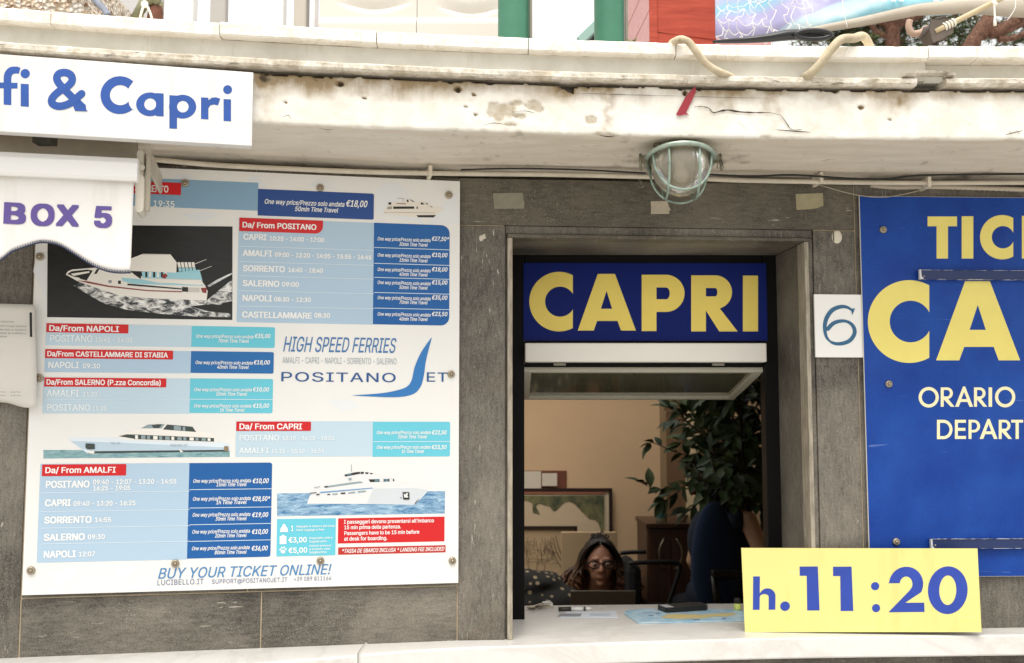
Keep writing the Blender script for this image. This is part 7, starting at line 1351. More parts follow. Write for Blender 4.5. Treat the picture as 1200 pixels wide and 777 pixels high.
for xo, lab in ((atY(833, 672, 4.72), 'l'), ):
    for dx, dy in ((0, 0), (.36, .30)):
        mb = MB(); a, b = atY(833, 671, 4.72) + Vector((dx, dy, 0)), atY(869, 673, 4.72) + Vector((dx, dy, 0)); f2 = Fr(a, (b - a)); mb.box(f2, 0, (b - a).length, -.018, .014, -.035, .035); o = mb.build('armrest', M_TUBE, oc, bevel=.01)
        mb = MB(); mb.tube([a + Vector((.012, 0, -.012)), atY(840, 705, 4.72) + Vector((dx, dy, 0)), (a.x + .05, a.y + .06, zS2 - .03)], .014, 8); mb.build('arm_post', M_TUBE, oc)
mb = MB(); cx, cy = P2.x - .06, 4.97; mb.tube([(cx, cy, .10), (cx, cy, zS2 - .055)], .028, 12); mb.build('column', M_TUBE, oc)
for k in range(5): a = k * 2 * math.pi / 5; mb = MB(); mb.tube([(cx, cy, .12), (cx + .30 * math.cos(a), cy + .30 * math.sin(a), .07)], [.024, .015], 8); mb.ball((cx + .30 * math.cos(a), cy + .30 * math.sin(a), .038), .026, 10, 8); mb.build('base_leg', M_TUBE, oc)
mb = MB(); mb.tube([(cx + .22 * math.cos(t), cy + .22 * math.sin(t), .42) for t in np.linspace(0, 2 * math.pi, 30)[:-1]], .012, 8, closed=True); mb.build('foot_ring', M_TUBE, oc)
cbk = atY(841, 655, 4.84); mb = MB(); nu_ = 30
vs = []; fs = []; fB = Fr(cbk, (1, .30, 0)); hw, hh_ = .116, .25
for j, (k_, dd) in enumerate(((.0, .030), (.45, .029), (.80, .022), (.95, .010), (1, -.004), (.97, -.020), (.80, -.032), (.4, -.036), (0, -.036))):
    for i in range(nu_):
        t = 2 * math.pi * i / nu_; c_, s_ = math.cos(t), math.sin(t); u = hw * math.copysign(abs(c_) ** .82, c_) * k_; v = hh_ * math.copysign(abs(s_) ** .82, s_) * k_
        vs.append(fB.P(u * (1 - (.30 if v > 0 else .06) * v / hh_) - .012 * max(0, v / hh_), v, dd - 1.2 * u * u))
for j in range(8):
    for i in range(nu_): fs.append((j * nu_ + i, j * nu_ + (i + 1) % nu_, (j + 1) * nu_ + (i + 1) % nu_, (j + 1) * nu_ + i))
mb.smooth = True; mb.add(vs, fs); mb.build('backrest', mat('navy_chair_fabric', '#1a2d4a', .95, bump=.35, bscale=260), oc)
mb = MB(); mb.tube([cbk + Vector((.01, .05, -.10)), cbk + Vector((.01, .09, -.30)), Vector((P2.x - .06, 4.98, zS2 - .04))], .018, 8); mb.build('back_bar', M_TUBE, oc)
# ------------------------------------------------------------------ second person, seen from behind
Yp = 5.12
sR, sL = atY(880, 607, Yp - .10), atY(824, 603, Yp); nk = atY(848, 590, Yp); hp = atY(846, 712, Yp)
p2 = thing('person', 'person seen from behind, dark hair, bare right arm showing past the navy chair back', 'person', (hp.x, Yp, .5))
mb = MB(); Hb = atY(850, 572, Yp + .02)
mb.ball(Hb, (.078, .098, .108), 22, 14); mb.ball(Hb + Vector((.02, .07, -.06)), (.048, .045, .05)); mb.ball(Hb + Vector((.035, .105, -.03)), (.014, .016, .02)); mb.ball(Hb + Vector((-.075, .01, -.01)), (.010, .018, .03)); mb.ball(Hb + Vector((.075, .01, -.01)), (.010, .018, .03))
cap(mb, Hb + Vector((0, 0, -.08)), nk + Vector((0, .02, -.02)), .052, .058)
cap(mb, nk + Vector((0, .02, -.05)), sR + Vector((-.02, .02, -.02)), .06, .048); cap(mb, nk + Vector((0, .02, -.05)), sL + Vector((.02, .0, -.02)), .06, .048)
ch = nk.lerp(hp, .36); mb.ball(ch + Vector((0, .02, 0)), (.150, .10, .17), 20, 14); mb.ball(nk.lerp(hp, .7) + Vector((0, .02, 0)), (.128, .095, .17), 20, 14); mb.ball(hp + Vector((0, .03, .02)), (.155, .13, .12), 20, 14)
elR = atY(896, 656, Yp - .16); wrR = atY(905, 690, Yp) + Vector((.0, .30, .0)); cap(mb, sR + Vector((-.012, 0, -.012)), elR, .043, .036, 9); cap(mb, elR, wrR, .036, .026, 8)
elL = atY(812, 660, Yp) + Vector((.02, .10, 0)); wrL = atY(835, 690, Yp) + Vector((0, .30, 0)); cap(mb, sL + Vector((.012, .02, -.012)), elL, .043, .036, 9); cap(mb, elL, wrL, .036, .026, 8)
for wr, s in ((wrR, 1), (wrL, -1)):
    mb.ball(wr + Vector((-.004 * s, .045, -.004)), (.038, .046, .016))
    for f in range(4):
        b0 = wr + Vector((-.030 + f * .020, .085, -.004)); L2 = (.028, .034, .036, .030)[f]; cap(mb, b0, b0 + Vector((0, L2, .003)), .0085, .008, 4); cap(mb, b0 + Vector((0, L2, .003)), b0 + Vector((0, L2 * 1.7, -.014)), .008, .007, 4)
    b0 = wr + Vector((-.038 * s, .040, -.006)); cap(mb, b0, b0 + Vector((-.024 * s, .032, -.002)), .0095, .008, 4)
for s in (-1, 1):
    hip = hp + Vector((.085 * s, .05, -.03)); kn = hip + Vector((.03 * s, .40, -.04)); ft = kn + Vector((0, -.02, -.42)); cap(mb, hip, kn, .085, .062, 8); cap(mb, kn, ft, .056, .040, 8); cap(mb, ft + Vector((0, 0, -.03)), ft + Vector((0, .15, -.045)), .036, .028, 5)
b2_ = remeshed(mb, 'body', mat('lighter_skin', (.62, .38, .22), .5, var=.06, vscale=18), p2, .0068, 4)
mb = MB()
mb.ball(ch + Vector((0, .015, .0)), (.166, .116, .185), 22, 14); mb.ball(nk.lerp(hp, .7) + Vector((0, .015, 0)), (.146, .113, .18), 22, 14); mb.ball(hp + Vector((0, .03, .06)), (.165, .135, .11), 20, 12)
cap(mb, nk + Vector((-.03, .01, -.045)), sL + Vector((.035, .0, -.015)), .062, .052); cap(mb, nk + Vector((.0, .01, -.045)), sR + Vector((-.065, .01, -.015)), .06, .05)
remeshed(mb, 'navy_top', mat('navy_cotton', '#1a2536', .85, bump=.25, bscale=120), p2, .009, 4)
mb = MB()
for s in (-1, 1):
    hip = hp + Vector((.085 * s, .05, -.03)); kn = hip + Vector((.03 * s, .40, -.04)); ft = kn + Vector((0, -.02, -.36)); cap(mb, hip, kn, .095, .072, 8); cap(mb, kn, ft, .066, .050, 8)
remeshed(mb, 'trousers', mat('dark_trousers', '#1d1f26', .9), p2, .012, 3)
mb = MB(); mb.ball(Hb + Vector((0, -.012, .018)), (.092, .105, .11), 22, 14); rg = random.Random(4)
for k in range(150):
    a = rg.uniform(-1.9, 1.9); p = Hb + Vector((.088 * math.sin(a), -.10 * math.cos(a) if abs(a) < 1.6 else .0, rg.uniform(-.01, .07))); q = [p]; L_ = rg.uniform(.08, .14); ph0 = rg.uniform(0, 6); w = rg.uniform(.003, .009)
    for i in range(1, 11): t = i / 10; q.append(p + Vector((.03 * math.sin(a) * t + w * math.sin(ph0 + 9 * t), -.012 * t + w * math.cos(ph0 + 8 * t), -L_ * t)))
    mb.tube(q, [.007] * 7 + [.006, .004, .0025, .001], 5)
mb.build('hair', mat('near_black_hair', '#110d0a', .5), p2)
# ------------------------------------------------------------------ brown cabinet with things on it
cbt = thing('cabinet', 'brown two door cabinet with bow handles in the middle of the room', 'cabinet', atY(795, 720, 5.6)); cbt.location.z = .012
a, b = atY(758.5, 613.5, 5.55), atY(836, 613.5, 5.55); xm = atY(786.5, 650, 5.55).x
def veneer():
    n = N('cabinet_veneer'); f = n.noise(1, 6, .6, n.mapped((30, 30, 2.5)), .6); return n.done(n.mix(n.ramp(f, (.35, 0.), (.65, 1.)), '#3a2418', '#5a3a26'), .4)
mv = veneer(); mb = MB(); mb.cube(a.x, b.x, 5.57, 6.0, .08, a.z - .022); mb.build('carcass', mv, cbt); mb = MB(); mb.cube(a.x - .008, b.x + .008, 5.54, 6.01, a.z - .0215, a.z); mb.build('top', mv, cbt, bevel=.002)
mb = MB(); mb.cube(a.x + .02, b.x - .02, 5.60, 5.98, .012, .0795); mb.build('plinth', M_DARK, cbt)
for x0, x1, hx in ((a.x + .004, xm - .0015, 777.5), (xm + .0015, b.x - .004, 793)):
    mb = MB(); mb.cube(x0, x1, 5.552, 5.5695, .09, a.z - .026); dr = mb.build('door', mv, cbt, bevel=.0015)
    h = lambda y: Vector((atY(hx, y, 5.54).x, 5.552, atY(hx, y, 5.54).z)); mb = MB(); sg = 1 if hx < 785 else -1
    mb.tube(spline([h(632) , h(632) + Vector((0, -.02, 0)), h(640) + Vector((-.018 * sg, -.028, 0)), h(650) + Vector((-.024 * sg, -.03, 0)), h(660) + Vector((-.014 * sg, -.026, 0)), h(667) + Vector((.006 * sg, -.02, 0)), h(667) + Vector((.006 * sg, 0, 0))], 4), .0042, 8); mb.build('handle', mat('satin_nickel', '#a59a86', .3, .8), dr)
bt = thing('bottle', 'clear bottle with a teal label standing on the brown cabinet', 'bottle', atY(776.5, 613.5, 5.62)); p = Vector((atY(776.5, 613, 5.62).x, 5.66, a.z + .0005))
mb = MB(); mb.lathe([(0, 0), (.026, 0), (.028, .006), (.028, .09), (.024, .105), (.013, .117), (.012, .124), (0, .124)], p, n=20); mb.build('bottle_glass', mat('pale_glass', '#a9a58f', .15, Transmission_Weight=.5), bt)
mb = MB(); mb.lathe([(.0285, .02), (.029, .021), (.029, .085), (.0285, .086)], p, n=20); mb.build('label', mat('teal_label', '#3f7a78', .5, var=.2, vscale=40), bt)
mb = MB(); mb.lathe([(.0135, .1245), (.014, .126), (.014, .143), (.012, .146), (0, .146)], p, n=16); mb.build('cap', mat('cap_grey', '#8c8a80', .4), bt)
p = Vector((atY(802, 613, 5.62).x, 5.68, a.z + .0005)); mb = MB(); mb.lathe([(0, 0), (.016, 0), (.02, .006), (.034, .034), (.0345, .036), (.031, .034), (.016, .008), (0, .007)], p, n=24); tag(mb.build('cup', mat('white_porcelain', '#d8cbb4', .25)), 'small white cup on the brown cabinet beside the bottle', 'cup')
# door and casing at the right of the back wall
dd_ = thing('room_door', 'brown room door with a pale casing, behind the leafy plant', 'door', atY(800, 720, YB)); mb = MB(); bx(mb, 776, 455, 783.5, 740, YB, .03); bx(mb, 783.6, 455, 852, 470, YB, .03); bx(mb, 845, 470.2, 852, 740, YB, .03); mb.build('casing', mat('casing_paint', '#8d7453', .6, var=.06), dd_, bevel=.003)
mb = MB(); bx(mb, 783.7, 470.3, 806, 740, YB - .004, .02); bx(mb, 818.5, 470.3, 844.8, 740, YB - .004, .02); mb.build('door_leaf', mat('door_brown', '#6a4f35', .55, var=.12, vscale=4), dd_); mb = MB(); bx(mb, 806.1, 470.3, 818.4, 740, YB - .006, .02); mb.build('glazed_strip', mat('cream_glass', '#c9b48e', .4), dd_)
# ------------------------------------------------------------------ the big leafy plant
rg = random.Random(21); Yq = 5.55
plant = thing('potted_plant', 'big dark leafy potted plant filling the right side of the window', 'plant', atY(868, 720, Yq)); plant.location.z = .012
pot = Vector((atY(868, 700, Yq).x, Yq + .1, .012)); mb = MB(); mb.lathe([(0, 0), (.14, 0), (.19, .30), (.205, .305), (.205, .34), (.185, .34), (.17, .31), (0, .30)], pot, n=28); mb.build('pot', mat('terracotta', '#7d452c', .8, var=.15), plant)
br = MB(); lfs = MB(); lfs.smooth = True
def leaf(p, d, up, L_, W_, m=0):
    d = d.normalized(); sd_ = d.cross(up); sd_ = sd_.normalized() if sd_.length > 1e-4 else d.orthogonal().normalized(); n_ = sd_.cross(d); lfs.m = m; vs = []
    prof = [(0, .05), (.18, .6), (.42, 1), (.68, .8), (.88, .36), (1, .02)]
    for t, wd in prof:
        c = p + d * (L_ * t) - n_ * (L_ * .22 * t * t); vs += [c - sd_ * (W_ * wd) + n_ * (W_ * wd * .35), c, c + sd_ * (W_ * wd) + n_ * (W_ * wd * .35)]
    fs = []
    for i in range(5): fs += [(i * 3, i * 3 + 1, i * 3 + 4, i * 3 + 3), (i * 3 + 1, i * 3 + 2, i * 3 + 5, i * 3 + 4)]
    lfs.add(vs, fs)
def spray(path, r0, nl, ll=.095, lw=.021, dens=1):
    P = spline(path, 5); br.tube(P, [r0 * (1 - .75 * i / (len(P) - 1)) for i in range(len(P))], 6)
    for k in range(nl):
        t = (k + rg.uniform(.2, .8)) / nl; t = .15 + .85 * t; i = min(int(t * (len(P) - 1)), len(P) - 2); q = P[i].lerp(P[i + 1], t * (len(P) - 1) - i); T_ = (P[i + 1] - P[i]).normalized()
        o = Vector((rg.gauss(0, 1), rg.gauss(0, 1), rg.gauss(0, 1))); o -= T_ * o.dot(T_); d = T_ * rg.uniform(.3, .9) + o.normalized() * rg.uniform(.5, 1) + Vector((0, 0, -.15))
        leaf(q, d, Vector((rg.uniform(-.5, .5), rg.uniform(-.9, .2), 1)), ll * rg.uniform(.7, 1.25), lw * rg.uniform(.8, 1.25), 1 if rg.random() < .13 else 0)
    leaf(P[-1], P[-1] - P[-2], Vector((0, -.3, 1)), ll, lw)
top_ = pot + Vector((0, 0, .3))
stems = []
for k in range(9):
    ax = rg.uniform(835, 900); e_ = atY(ax, rg.uniform(470, 560), Yq + rg.uniform(-.2, .25)); m_ = top_.lerp(e_, .55) + Vector((rg.uniform(-.05, .05), rg.uniform(-.05, .05), .05)); P = spline([top_ + Vector((rg.uniform(-.05, .05), rg.uniform(-.05, .05), 0)), m_, e_], 6); br.tube(P, [.014 * (1 - .6 * i / (len(P) - 1)) for i in range(len(P))], 7); stems.append(P)
ends = [(792, 468), (800, 478), (783, 478), (806, 500), (797, 520), (815, 462), (830, 455), (846, 448), (862, 440), (880, 436), (893, 430), (902, 450), (905, 480), (820, 490), (838, 480), (856, 470), (874, 462), (890, 470), (900, 505), (828, 515), (845, 505), (862, 495), (880, 490), (812, 535), (832, 540), (850, 530), (868, 522), (888, 525), (902, 540), (822, 560), (858, 550), (880, 550), (900, 565), (815, 545), (905, 590), (898, 600), (838, 560), (870, 560), (886, 575), (830, 468), (850, 458), (870, 450), (885, 447), (842, 492), (872, 505), (894, 550), (860, 515), (806, 470)]
for x, y in ends:
    e_ = atY(x, y, Yq + rg.uniform(-.28, .30)); P = min(stems, key=lambda s: min((q - e_).length for q in s[6:])); s_ = min(P[5:], key=lambda q: (q - e_).length + max(0, q.z - e_.z) * 2)
    spray([s_, s_.lerp(e_, .55) + Vector((0, 0, .05)), e_], .006, 15)
for x, y in ((838, 556), (852, 562), (866, 558), (880, 572), (826, 574), (846, 575), (864, 580), (884, 590), (832, 590), (858, 590), (872, 566), (818, 566), (852, 548), (892, 580)):
    e_ = atY(x, y, 4.9); spray([e_ + Vector((rg.uniform(-.05, .12), .60, rg.uniform(.0, .12))), e_ + Vector((.02, .2, .06)), e_], .004, 9, .085, .022)
# the loose sprays reaching left
for pts, nl in (([(836, 545), (812, 536), (790, 529), (766, 519), (762, 520)], 8), ([(836, 565), (812, 572), (790, 573), (768, 573), (752, 566)], 11), ([(812, 560), (796, 575), (782, 585), (776, 588)], 6), ([(830, 575), (818, 590), (806, 600)], 8), ([(812, 500), (800, 492), (788, 494)], 5)):
    spray([atY(x, y, Yq - .15) for x, y in pts], .005, nl, .088, .020)
def leafm(name, a, b):
    n = N(name); f = n.noise(9, 4, .6); return n.done(n.mix(n.ramp(f, (.35, 0.), (.65, 1.)), a, b), .5, Specular_IOR_Level=.3)
lfs.build('foliage', [leafm('dark_leaf', (.028, .052, .018), (.058, .092, .032)), leafm('younger_leaf', (.06, .085, .03), (.10, .12, .04))], plant); br.build('stems', mat('plant_stem', '#3a3020', .8), plant)
lfs = MB(); lfs.smooth = True
for x, y in ((808, 578), (813, 574), (818, 577), (811, 581)): leaf(atY(x, y, Yq - .3), Vector((rg.uniform(-1, 1), -.4, rg.uniform(-.6, .5))), Vector((0, -.5, 1)), .05, .02)
lfs.build('dried_leaf', mat('rusty_leaf', '#8a4a26', .6), plant)

# ------------------------------------------------------------------ what stands on the terrace above
ZT = COB                                             # terrace level
M_GREEN = mat('green_post_paint', '#3f7a60', .45, var=.14, vscale=9, bump=.1, bscale=40)
for x, wpx, Y, lab in ((602, 36, 2.62, 'thick green steel post rising behind the coping, left of the pair'), (714, 34.5, 2.75, 'thick green steel post rising behind the coping, beside the pink gable')):
    c = atY(x, 20, Y); r = wpx / 2 / F * (c - EYE).length * .985
    t = thing('awning_post', lab, 'post', (c.x, c.y, ZT), 'green posts behind the coping')
    mb = MB(); mb.lathe([(r, .004), (r, 3.4)], (c.x, c.y, ZT), n=36); mb.build('post', M_GREEN, t); mb = MB(); mb.lathe([(0, 0), (r * 1.7, .0), (r * 1.7, .008), (r * 1.02, .010)], (c.x, c.y, ZT + .0005), n=28); mb.build('base_plate', M_GREEN, t)
    mb = MB(); mb.tube([(c.x + r + .003, c.y - .02, ZT + .01), (c.x + r + .003, c.y - .02, ZT + 3.38)], .004, 6); mb.build('side_wire', mat('galvanised', '#a9a79e', .4, .6), t)
# pale moulded wall panels
YP = 3.3; pf = yfr(YP)
M_PAN = mat('cream_moulded_plastic', '#dcd6cb', .5, var=.04, vscale=3); M_PANW = mat('white_gloss_panel', '#eceae7', .25); M_PANG = mat('greige_panel', '#bfb7ab', .5)
pw = thing('panel_wall', 'pale moulded panel wall standing on the terrace behind the long coping', 'wall', (-.6, YP + .05, ZT))
def pbox(nm, x0, x1, m, d0, d1, y0=-560, y1=52, bev=.006, par=None):
    a, b = atY(x0, y1, YP), atY(x1, y0, YP); mb = MB(); mb.box(pf, a.x, b.x, ZT + .001, ZT + 2.1, d0, d1); return mb.build(nm, m, par or pw, bevel=bev)
pbox('white_panel', 203, 242, M_PANW, -.05, .0); pbox('recess', 242.3, 276, mat('grey_reveal', '#b5b1aa', .5), -.06, -.022); pbox('white_panel', 276.3, 343.5, M_PANW, -.05, .0); pbox('post', 343.8, 369.5, M_PANG, -.05, .01); pbox('white_rib', 370, 375, M_PANW, -.05, .02)
pbox('grey_panel', 60, 202.7, mat('cool_grey_panel', '#c4c2c0', .45, var=.04), -.06, -.012)
# moulded field with scooped hand-hold curves
def field(x0, x1, lips):
    a, b = atY(x0, 40, YP).x, atY(x1, 40, YP).x; mb = MB(); mb.smooth = True; nx, nz = 110, 120; zt = ZT + 2.1
    zl = atY(600, 27, YP).z; Lp = [(atY(p[0], p[2], YP).x, atY(p[1], p[2], YP).x, atY(600, p[2] + 4, YP).z) for p in lips]
    zz = sorted(set([ZT + .001 + (zl + .25 - ZT) * j / 220 for j in range(221)] + [zl + .25 + (zt - zl - .25) * j / 20 for j in range(1, 21)])); nz = len(zz)
    for i in range(nx + 1):
        x = a + (b - a) * i / nx
        for z in zz:
            dep = 0.
            for xa, xb, zc_ in Lp:
                t = (x - xa) / (xb - xa)
                if 0 < t < 1:
                    zu = zc_ + .010 - .030 * math.sin(math.pi * t); h = z - zu
                    k1 = min(1, max(0, (h + .004) / .014)); k2 = min(1, max(0, 1 - h / .055)); dep += .013 * math.sin(math.pi * t) * k1 * k1 * (3 - 2 * k1) * k2 * k2 * (3 - 2 * k2)
            if z < zl: dep -= .018 * min(1, (zl - z) / .012)
            mb.v.append(pf.P(x, z, -dep))
    for i in range(nx):
        for j in range(nz - 1): k = i * nz + j; mb.f.append([k, k + 1, k + nz + 1, k + nz]); mb.mi.append(0); mb.sm.append(True)
    o = mb.build('moulded_panel', M_PAN, pw); s = o.modifiers.new('thickness', 'SOLIDIFY'); s.thickness = .02; s.offset = -1; return o
field(375.5, 489, [(394, 486, 7)]); field(489.6, 590, [(510, 596, 12)])
# pebble-dashed planter at the far left
def pebble():
    n = N('pebble_dash'); c1 = n.voronoi(95, None, 'F1', 'Color'); sp = n.t.nodes.new('ShaderNodeSeparateColor'); n.link(c1, sp.inputs[0]); d1 = n.voronoi(95)
    c = n.mix(n.ramp(sp.outputs[0], (.25, '#b7a48a'), (.5, '#efe6d6'), (.78, '#d9c4a8'), (.9, '#6d5240')), '#ffffff', '#000000')
    r = n.ramp(sp.outputs[0], (.10, '#8d6f56'), (.22, '#e6d8c4'), (.6, '#f6f1e7'), (.9, '#dcc3a6')); c = n.mix(n.ramp(d1, (.45, 0.), (.85, .5)), r, '#b3a08a'); n.bump(d1, 1.0, .02); return n.done(c, .8)
YPl = 2.52; a, b, c, d = atY(-140, 22, YPl), atY(112, 26, YPl), atY(101, 0, YPl), atY(88, -60, YPl)
mb = MB(); mb.smooth = False; f_ = yfr(YPl); mb.solid(f_, [(a.x, ZT + .001), (b.x, ZT + .001), (b.x + .004, b.z), (c.x, c.z), (d.x, d.z), (a.x, d.z)], -.45, 0)
tag(mb.build('planter', pebble(), bevel=.015), 'pebble-dashed planter at the far left end above the coping', 'planter')
# mooring fittings, rope and hose behind the coping
M_BRZ = mat('weathered_brass', '#8e7a52', .5, .5, var=.35, vscale=25); M_OLIVE = mat('olive_fitting', '#7d7b5c', .6, var=.3, vscale=20)
p = atY(131.5, 22, 2.25); vt = thing('valve_stub', 'brass pipe stub on an olive base behind the coping, right of the planter', 'pipe', (p.x, p.y, ZT)); r = .0118
mb = MB(); mb.lathe([(r, .02), (r, .115), (r * .8, .12), (0, .12)], (p.x, p.y, ZT), n=18); mb.lathe([(r * 1.25, .075), (r * 1.25, .085)], (p.x, p.y, ZT), n=18); mb.build('stub', M_BRZ, vt); mb = MB(); mb.lathe([(0, .0), (.03, 0), (.026, .018), (.018, .052), (r, .054)], (p.x, p.y, ZT + .0005), n=6); mb.build('base', M_OLIVE, vt)
mb = MB(); P = [atY(127, 19, 2.27), atY(122, 11, 2.30), atY(114, 3, 2.34), atY(104, -8, 2.4), atY(90, -24, 2.5)]; ph = spline(P, 6); mb.tube(ph, [.0075 if i % 2 else .0068 for i in range(len(ph))], 8); tag(mb.build('rope', mat('blue_grey_rope', '#7c8290', .8, var=.3, vscale=60)), 'blue-grey braided rope running up from the brass pipe stub', 'rope')
cl_ = thing('mooring_cleat', 'olive and rusty mooring cleat tied with white string, behind the coping', 'cleat', (*atY(175, 22, 2.25).xy, ZT)); q = atY(174, 22, 2.25)
mb = MB()
for x0, y0, x1, y1, r0, r1 in ((158, 22, 172, -1, .010, .013), (170, 1, 180, -4, .014, .014), (178, -3, 186, 3, .011, .008)): mb.tube([atY(x0, y0, 2.26), atY((x0 + x1) / 2, (y0 + y1) / 2, 2.26), atY(x1, y1, 2.26)], [r0, (r0 + r1) / 2, r1], 10)
mb.build('horn', M_OLIVE, cl_); mb = MB(); p = atY(179, 24, 2.27); mb.lathe([(.016, 0), (.016, .05), (.012, .062), (0, .064)], p + Vector((0, 0, -.03)), (.12, 0, 1), 14); mb.build('rusty_bolt', mat('rust', '#6f4330', .8, var=.4, vscale=40), cl_); mb = MB(); p = atY(185, 24, 2.29); mb.lathe([(.012, 0), (.012, .07), (0, .072)], p + Vector((0, 0, -.03)), n=6); mb.build('nut', M_OLIVE, cl_); mb = MB(); mb.lathe([(0, 0), (.05, 0), (.05, .01), (0, .011)], (q.x, q.y, ZT + .0005), n=20); mb.build('base_plate', M_OLIVE, cl_)
M_STR = mat('white_string', '#eeeade', .8)
mb = MB(); mb.tube(spline([atY(164, 22, 2.22), atY(166, 14, 2.21), atY(169, 6, 2.215), atY(172, 7, 2.21), atY(176, 15, 2.215), atY(178, 22, 2.22)], 5), .0026, 7); mb.build('string', M_STR, cl_); mb = MB(); mb.ball(atY(169.5, 5, 2.215), (.008, .006, .008), 10, 8); mb.build('knot', M_STR, cl_)
mb = MB(); p = atY(354, 34, 2.2); mb.lathe([(0, 0), (.005, .0), (.0055, .012), (.003, .02), (0, .022)], Vector((p.x, p.y, COT)), n=10); tag(mb.build('peg', M_STR), 'tiny white peg on the coping in front of the pale panels', 'peg')
# weed growing from the coping joint
wd = MB(); wd.smooth = True; rg = random.Random(3); p0 = atZ(746, 46, COT) + Vector((0, .05, 0)); lfs = wd
st = MB()
for k in range(5):
    e_ = p0 + Vector((rg.uniform(-.012, .012), rg.uniform(-.01, .01), rg.uniform(.010, .022))); st.tube([p0 + Vector((rg.uniform(-.006, .006), 0, -.002)), p0.lerp(e_, .5) + Vector((rg.uniform(-.003, .003), 0, 0)), e_], .0008, 5)
    for _ in range(4): leaf(p0.lerp(e_, rg.uniform(.4, 1)), Vector((rg.uniform(-1, 1), rg.uniform(-1, .5), rg.uniform(.1, .9))), Vector((0, 0, 1)), rg.uniform(.006, .010), .0022)
wt = thing('weed', 'tiny green weed sprouting from the coping between pink gable and red boards', 'plant', p0); wd.build('leaves', mat('weed_green', (.13, .18, .05), .6), wt); st.build('stems', mat('weed_stem', (.16, .15, .07), .7), wt)
# wooden hut: pink gable side and red plank front
YH = 3.5; hut = thing('wooden_hut', 'wooden hut with a pink side and red plank front, behind the coping', 'hut', (atY(790, 40, YH).x, YH + .6, ZT))
def plank_mat(name, a, b):
    n = N(name); f = n.noise(1, 6, .7, n.mapped((5, 60, 60)), .5); g = n.noise(3, 4, .6); return n, n.mix(n.ramp(f, (.35, 0.), (.7, 1.)), a, b), f
n, c, f = plank_mat('red_planks', '#a83a22', '#c9543a'); n.bump(f, .3, .003); M_REDP = n.done(c, .6); n, c, f = plank_mat('pink_planks', '#d59a97', '#e4b3ae'); n.bump(f, .2, .003); M_PINK = n.done(c, .6)
xc = atY(761, 40, YH).x; xr = atY(838, 40, YH).x; yl = YH + .62; H_ = 2.3; zs = [ZT + .001]; z1 = atY(790, 38, YH).z
ed = [ZT + .002, z1, z1 + .20, z1 + .42, z1 + .64, z1 + .86, z1 + 1.1, z1 + 1.4, z1 + 1.8]
mb = MB(); sk = (atY(836, 46, YH).z - atY(765, 38, YH).z) / (xr - xc)       # boards run slightly downhill to the right
fh = Fr((xc, YH, 0), (1, .0, 0))
for a, b in zip(ed[:-1], ed[1:]):
    lo, hi = a, b; s0 = sk if a > ed[0] else 0
    mb.solid(fh, [(.028, lo + .0015), (xr - xc, lo + s0 * (xr - xc) + .0015), (xr - xc, hi + sk * (xr - xc) - .0015), (.028, hi - .0015)], -.02, 0)
mb.build('front_planks', M_REDP, hut, bevel=.003); mb = MB(); mb.box(fh, .0, .0265, ZT + .001, ed[-1], -.022, .006); mb.build('corner_post', M_REDP, hut, bevel=.002)
# the pink gable side runs back to the left of the corner
xl = atY(725, 40, YH + .62).x; fs2 = Fr((xl, YH + .62, 0), (xc - xl, -.62, 0)); W2 = math.hypot(xc - xl, .62)
mb = MB(); z = ZT + .001
while z < ed[-1] - .05: z2 = z + .105; mb.box(fs2, 0, W2 - .002, z + .0012, z2 - .0012, -.02, 0); z = z2
mb.build('side_planks', M_PINK, hut, bevel=.003); mb = MB(); mb.cube(xc + .03, xr - .02, YH + .022, YH + .60, ZT + .001, ed[-1] - .05); mb.build('core', M_DARK, hut)
# gabled outbuilding behind the second post
YG = 4.6; gb = thing('gabled_shed', 'small pink gable with a pale teal barge board, peeping out beside the green post', 'shed', (atY(740, 40, YG).x, YG + .3, ZT)); g = lambda x, y: (atY(x, y, YG).x, atY(x, y, YG).z)
mb = MB(); e0, e1 = g(686, 46), g(742, -8); mb.solid(yfr(YG), [(e0[0] + .03, ZT + .001), (e1[0] + .6, ZT + .001), (e1[0] + .6, e1[1] - .02), (e1[0], e1[1] - .02), (e0[0] + .03, e0[1] - .01)], -.5, 0); mb.build('gable_wall', M_PINK, gb)
mb = MB(); u_ = Vector((e1[0] - e0[0], 0, e1[1] - e0[1])); fg = Fr((e0[0], YG, e0[1]), u_, (-u_.z, 0, u_.x)); mb.box(fg, -.03, u_.length + .1, -.012, .026, -.56, .03); mb.build('barge_board', mat('pale_teal_paint', '#a9cfc4', .5), gb, bevel=.002)
# printed banner hung on ropes, with a fishing net over it
YBn = 3.05; bf = yfr(YBn)
def banner_mat():
    n = N('faded_banner_print'); sep = n.t.nodes.new('ShaderNodeSeparateXYZ'); n.link(n.tc, sep.inputs[0]); g = n.noise(9, 5, .6); w_ = n.noise(3.2, 4, .6)
    t = n.math('ADD', n.math('SUBTRACT', sep.outputs['Z'], n.math('MULTIPLY', sep.outputs['X'], .35)), n.math('MULTIPLY', n.math('SUBTRACT', w_, .5), .16))
    t = n.math('ADD', n.math('MULTIPLY', t, 2.0), .5 - 2.0 * (atY(1010, 30, YBn).z - ZT))
    c = n.ramp(t, (.30, '#dceff4'), (.45, '#b9e0ea'), (.53, '#8fcbdb'), (.58, '#d3ebf1'), (.64, '#c4e3ee'), (.675, '#a9a5cf'), (.80, '#b5b0d8'), (.86, '#8fc6dc'), (.92, '#b9b4da'))
    c = n.mix(n.ramp(g, (.5, 0.), (.72, .45)), c, '#eceef3'); return n.done(c, .55)
bn = thing('banner', 'faded violet and turquoise banner sheet slung above the coping at the upper right', 'banner', (atY(1010, 30, YBn).x, YBn, ZT))
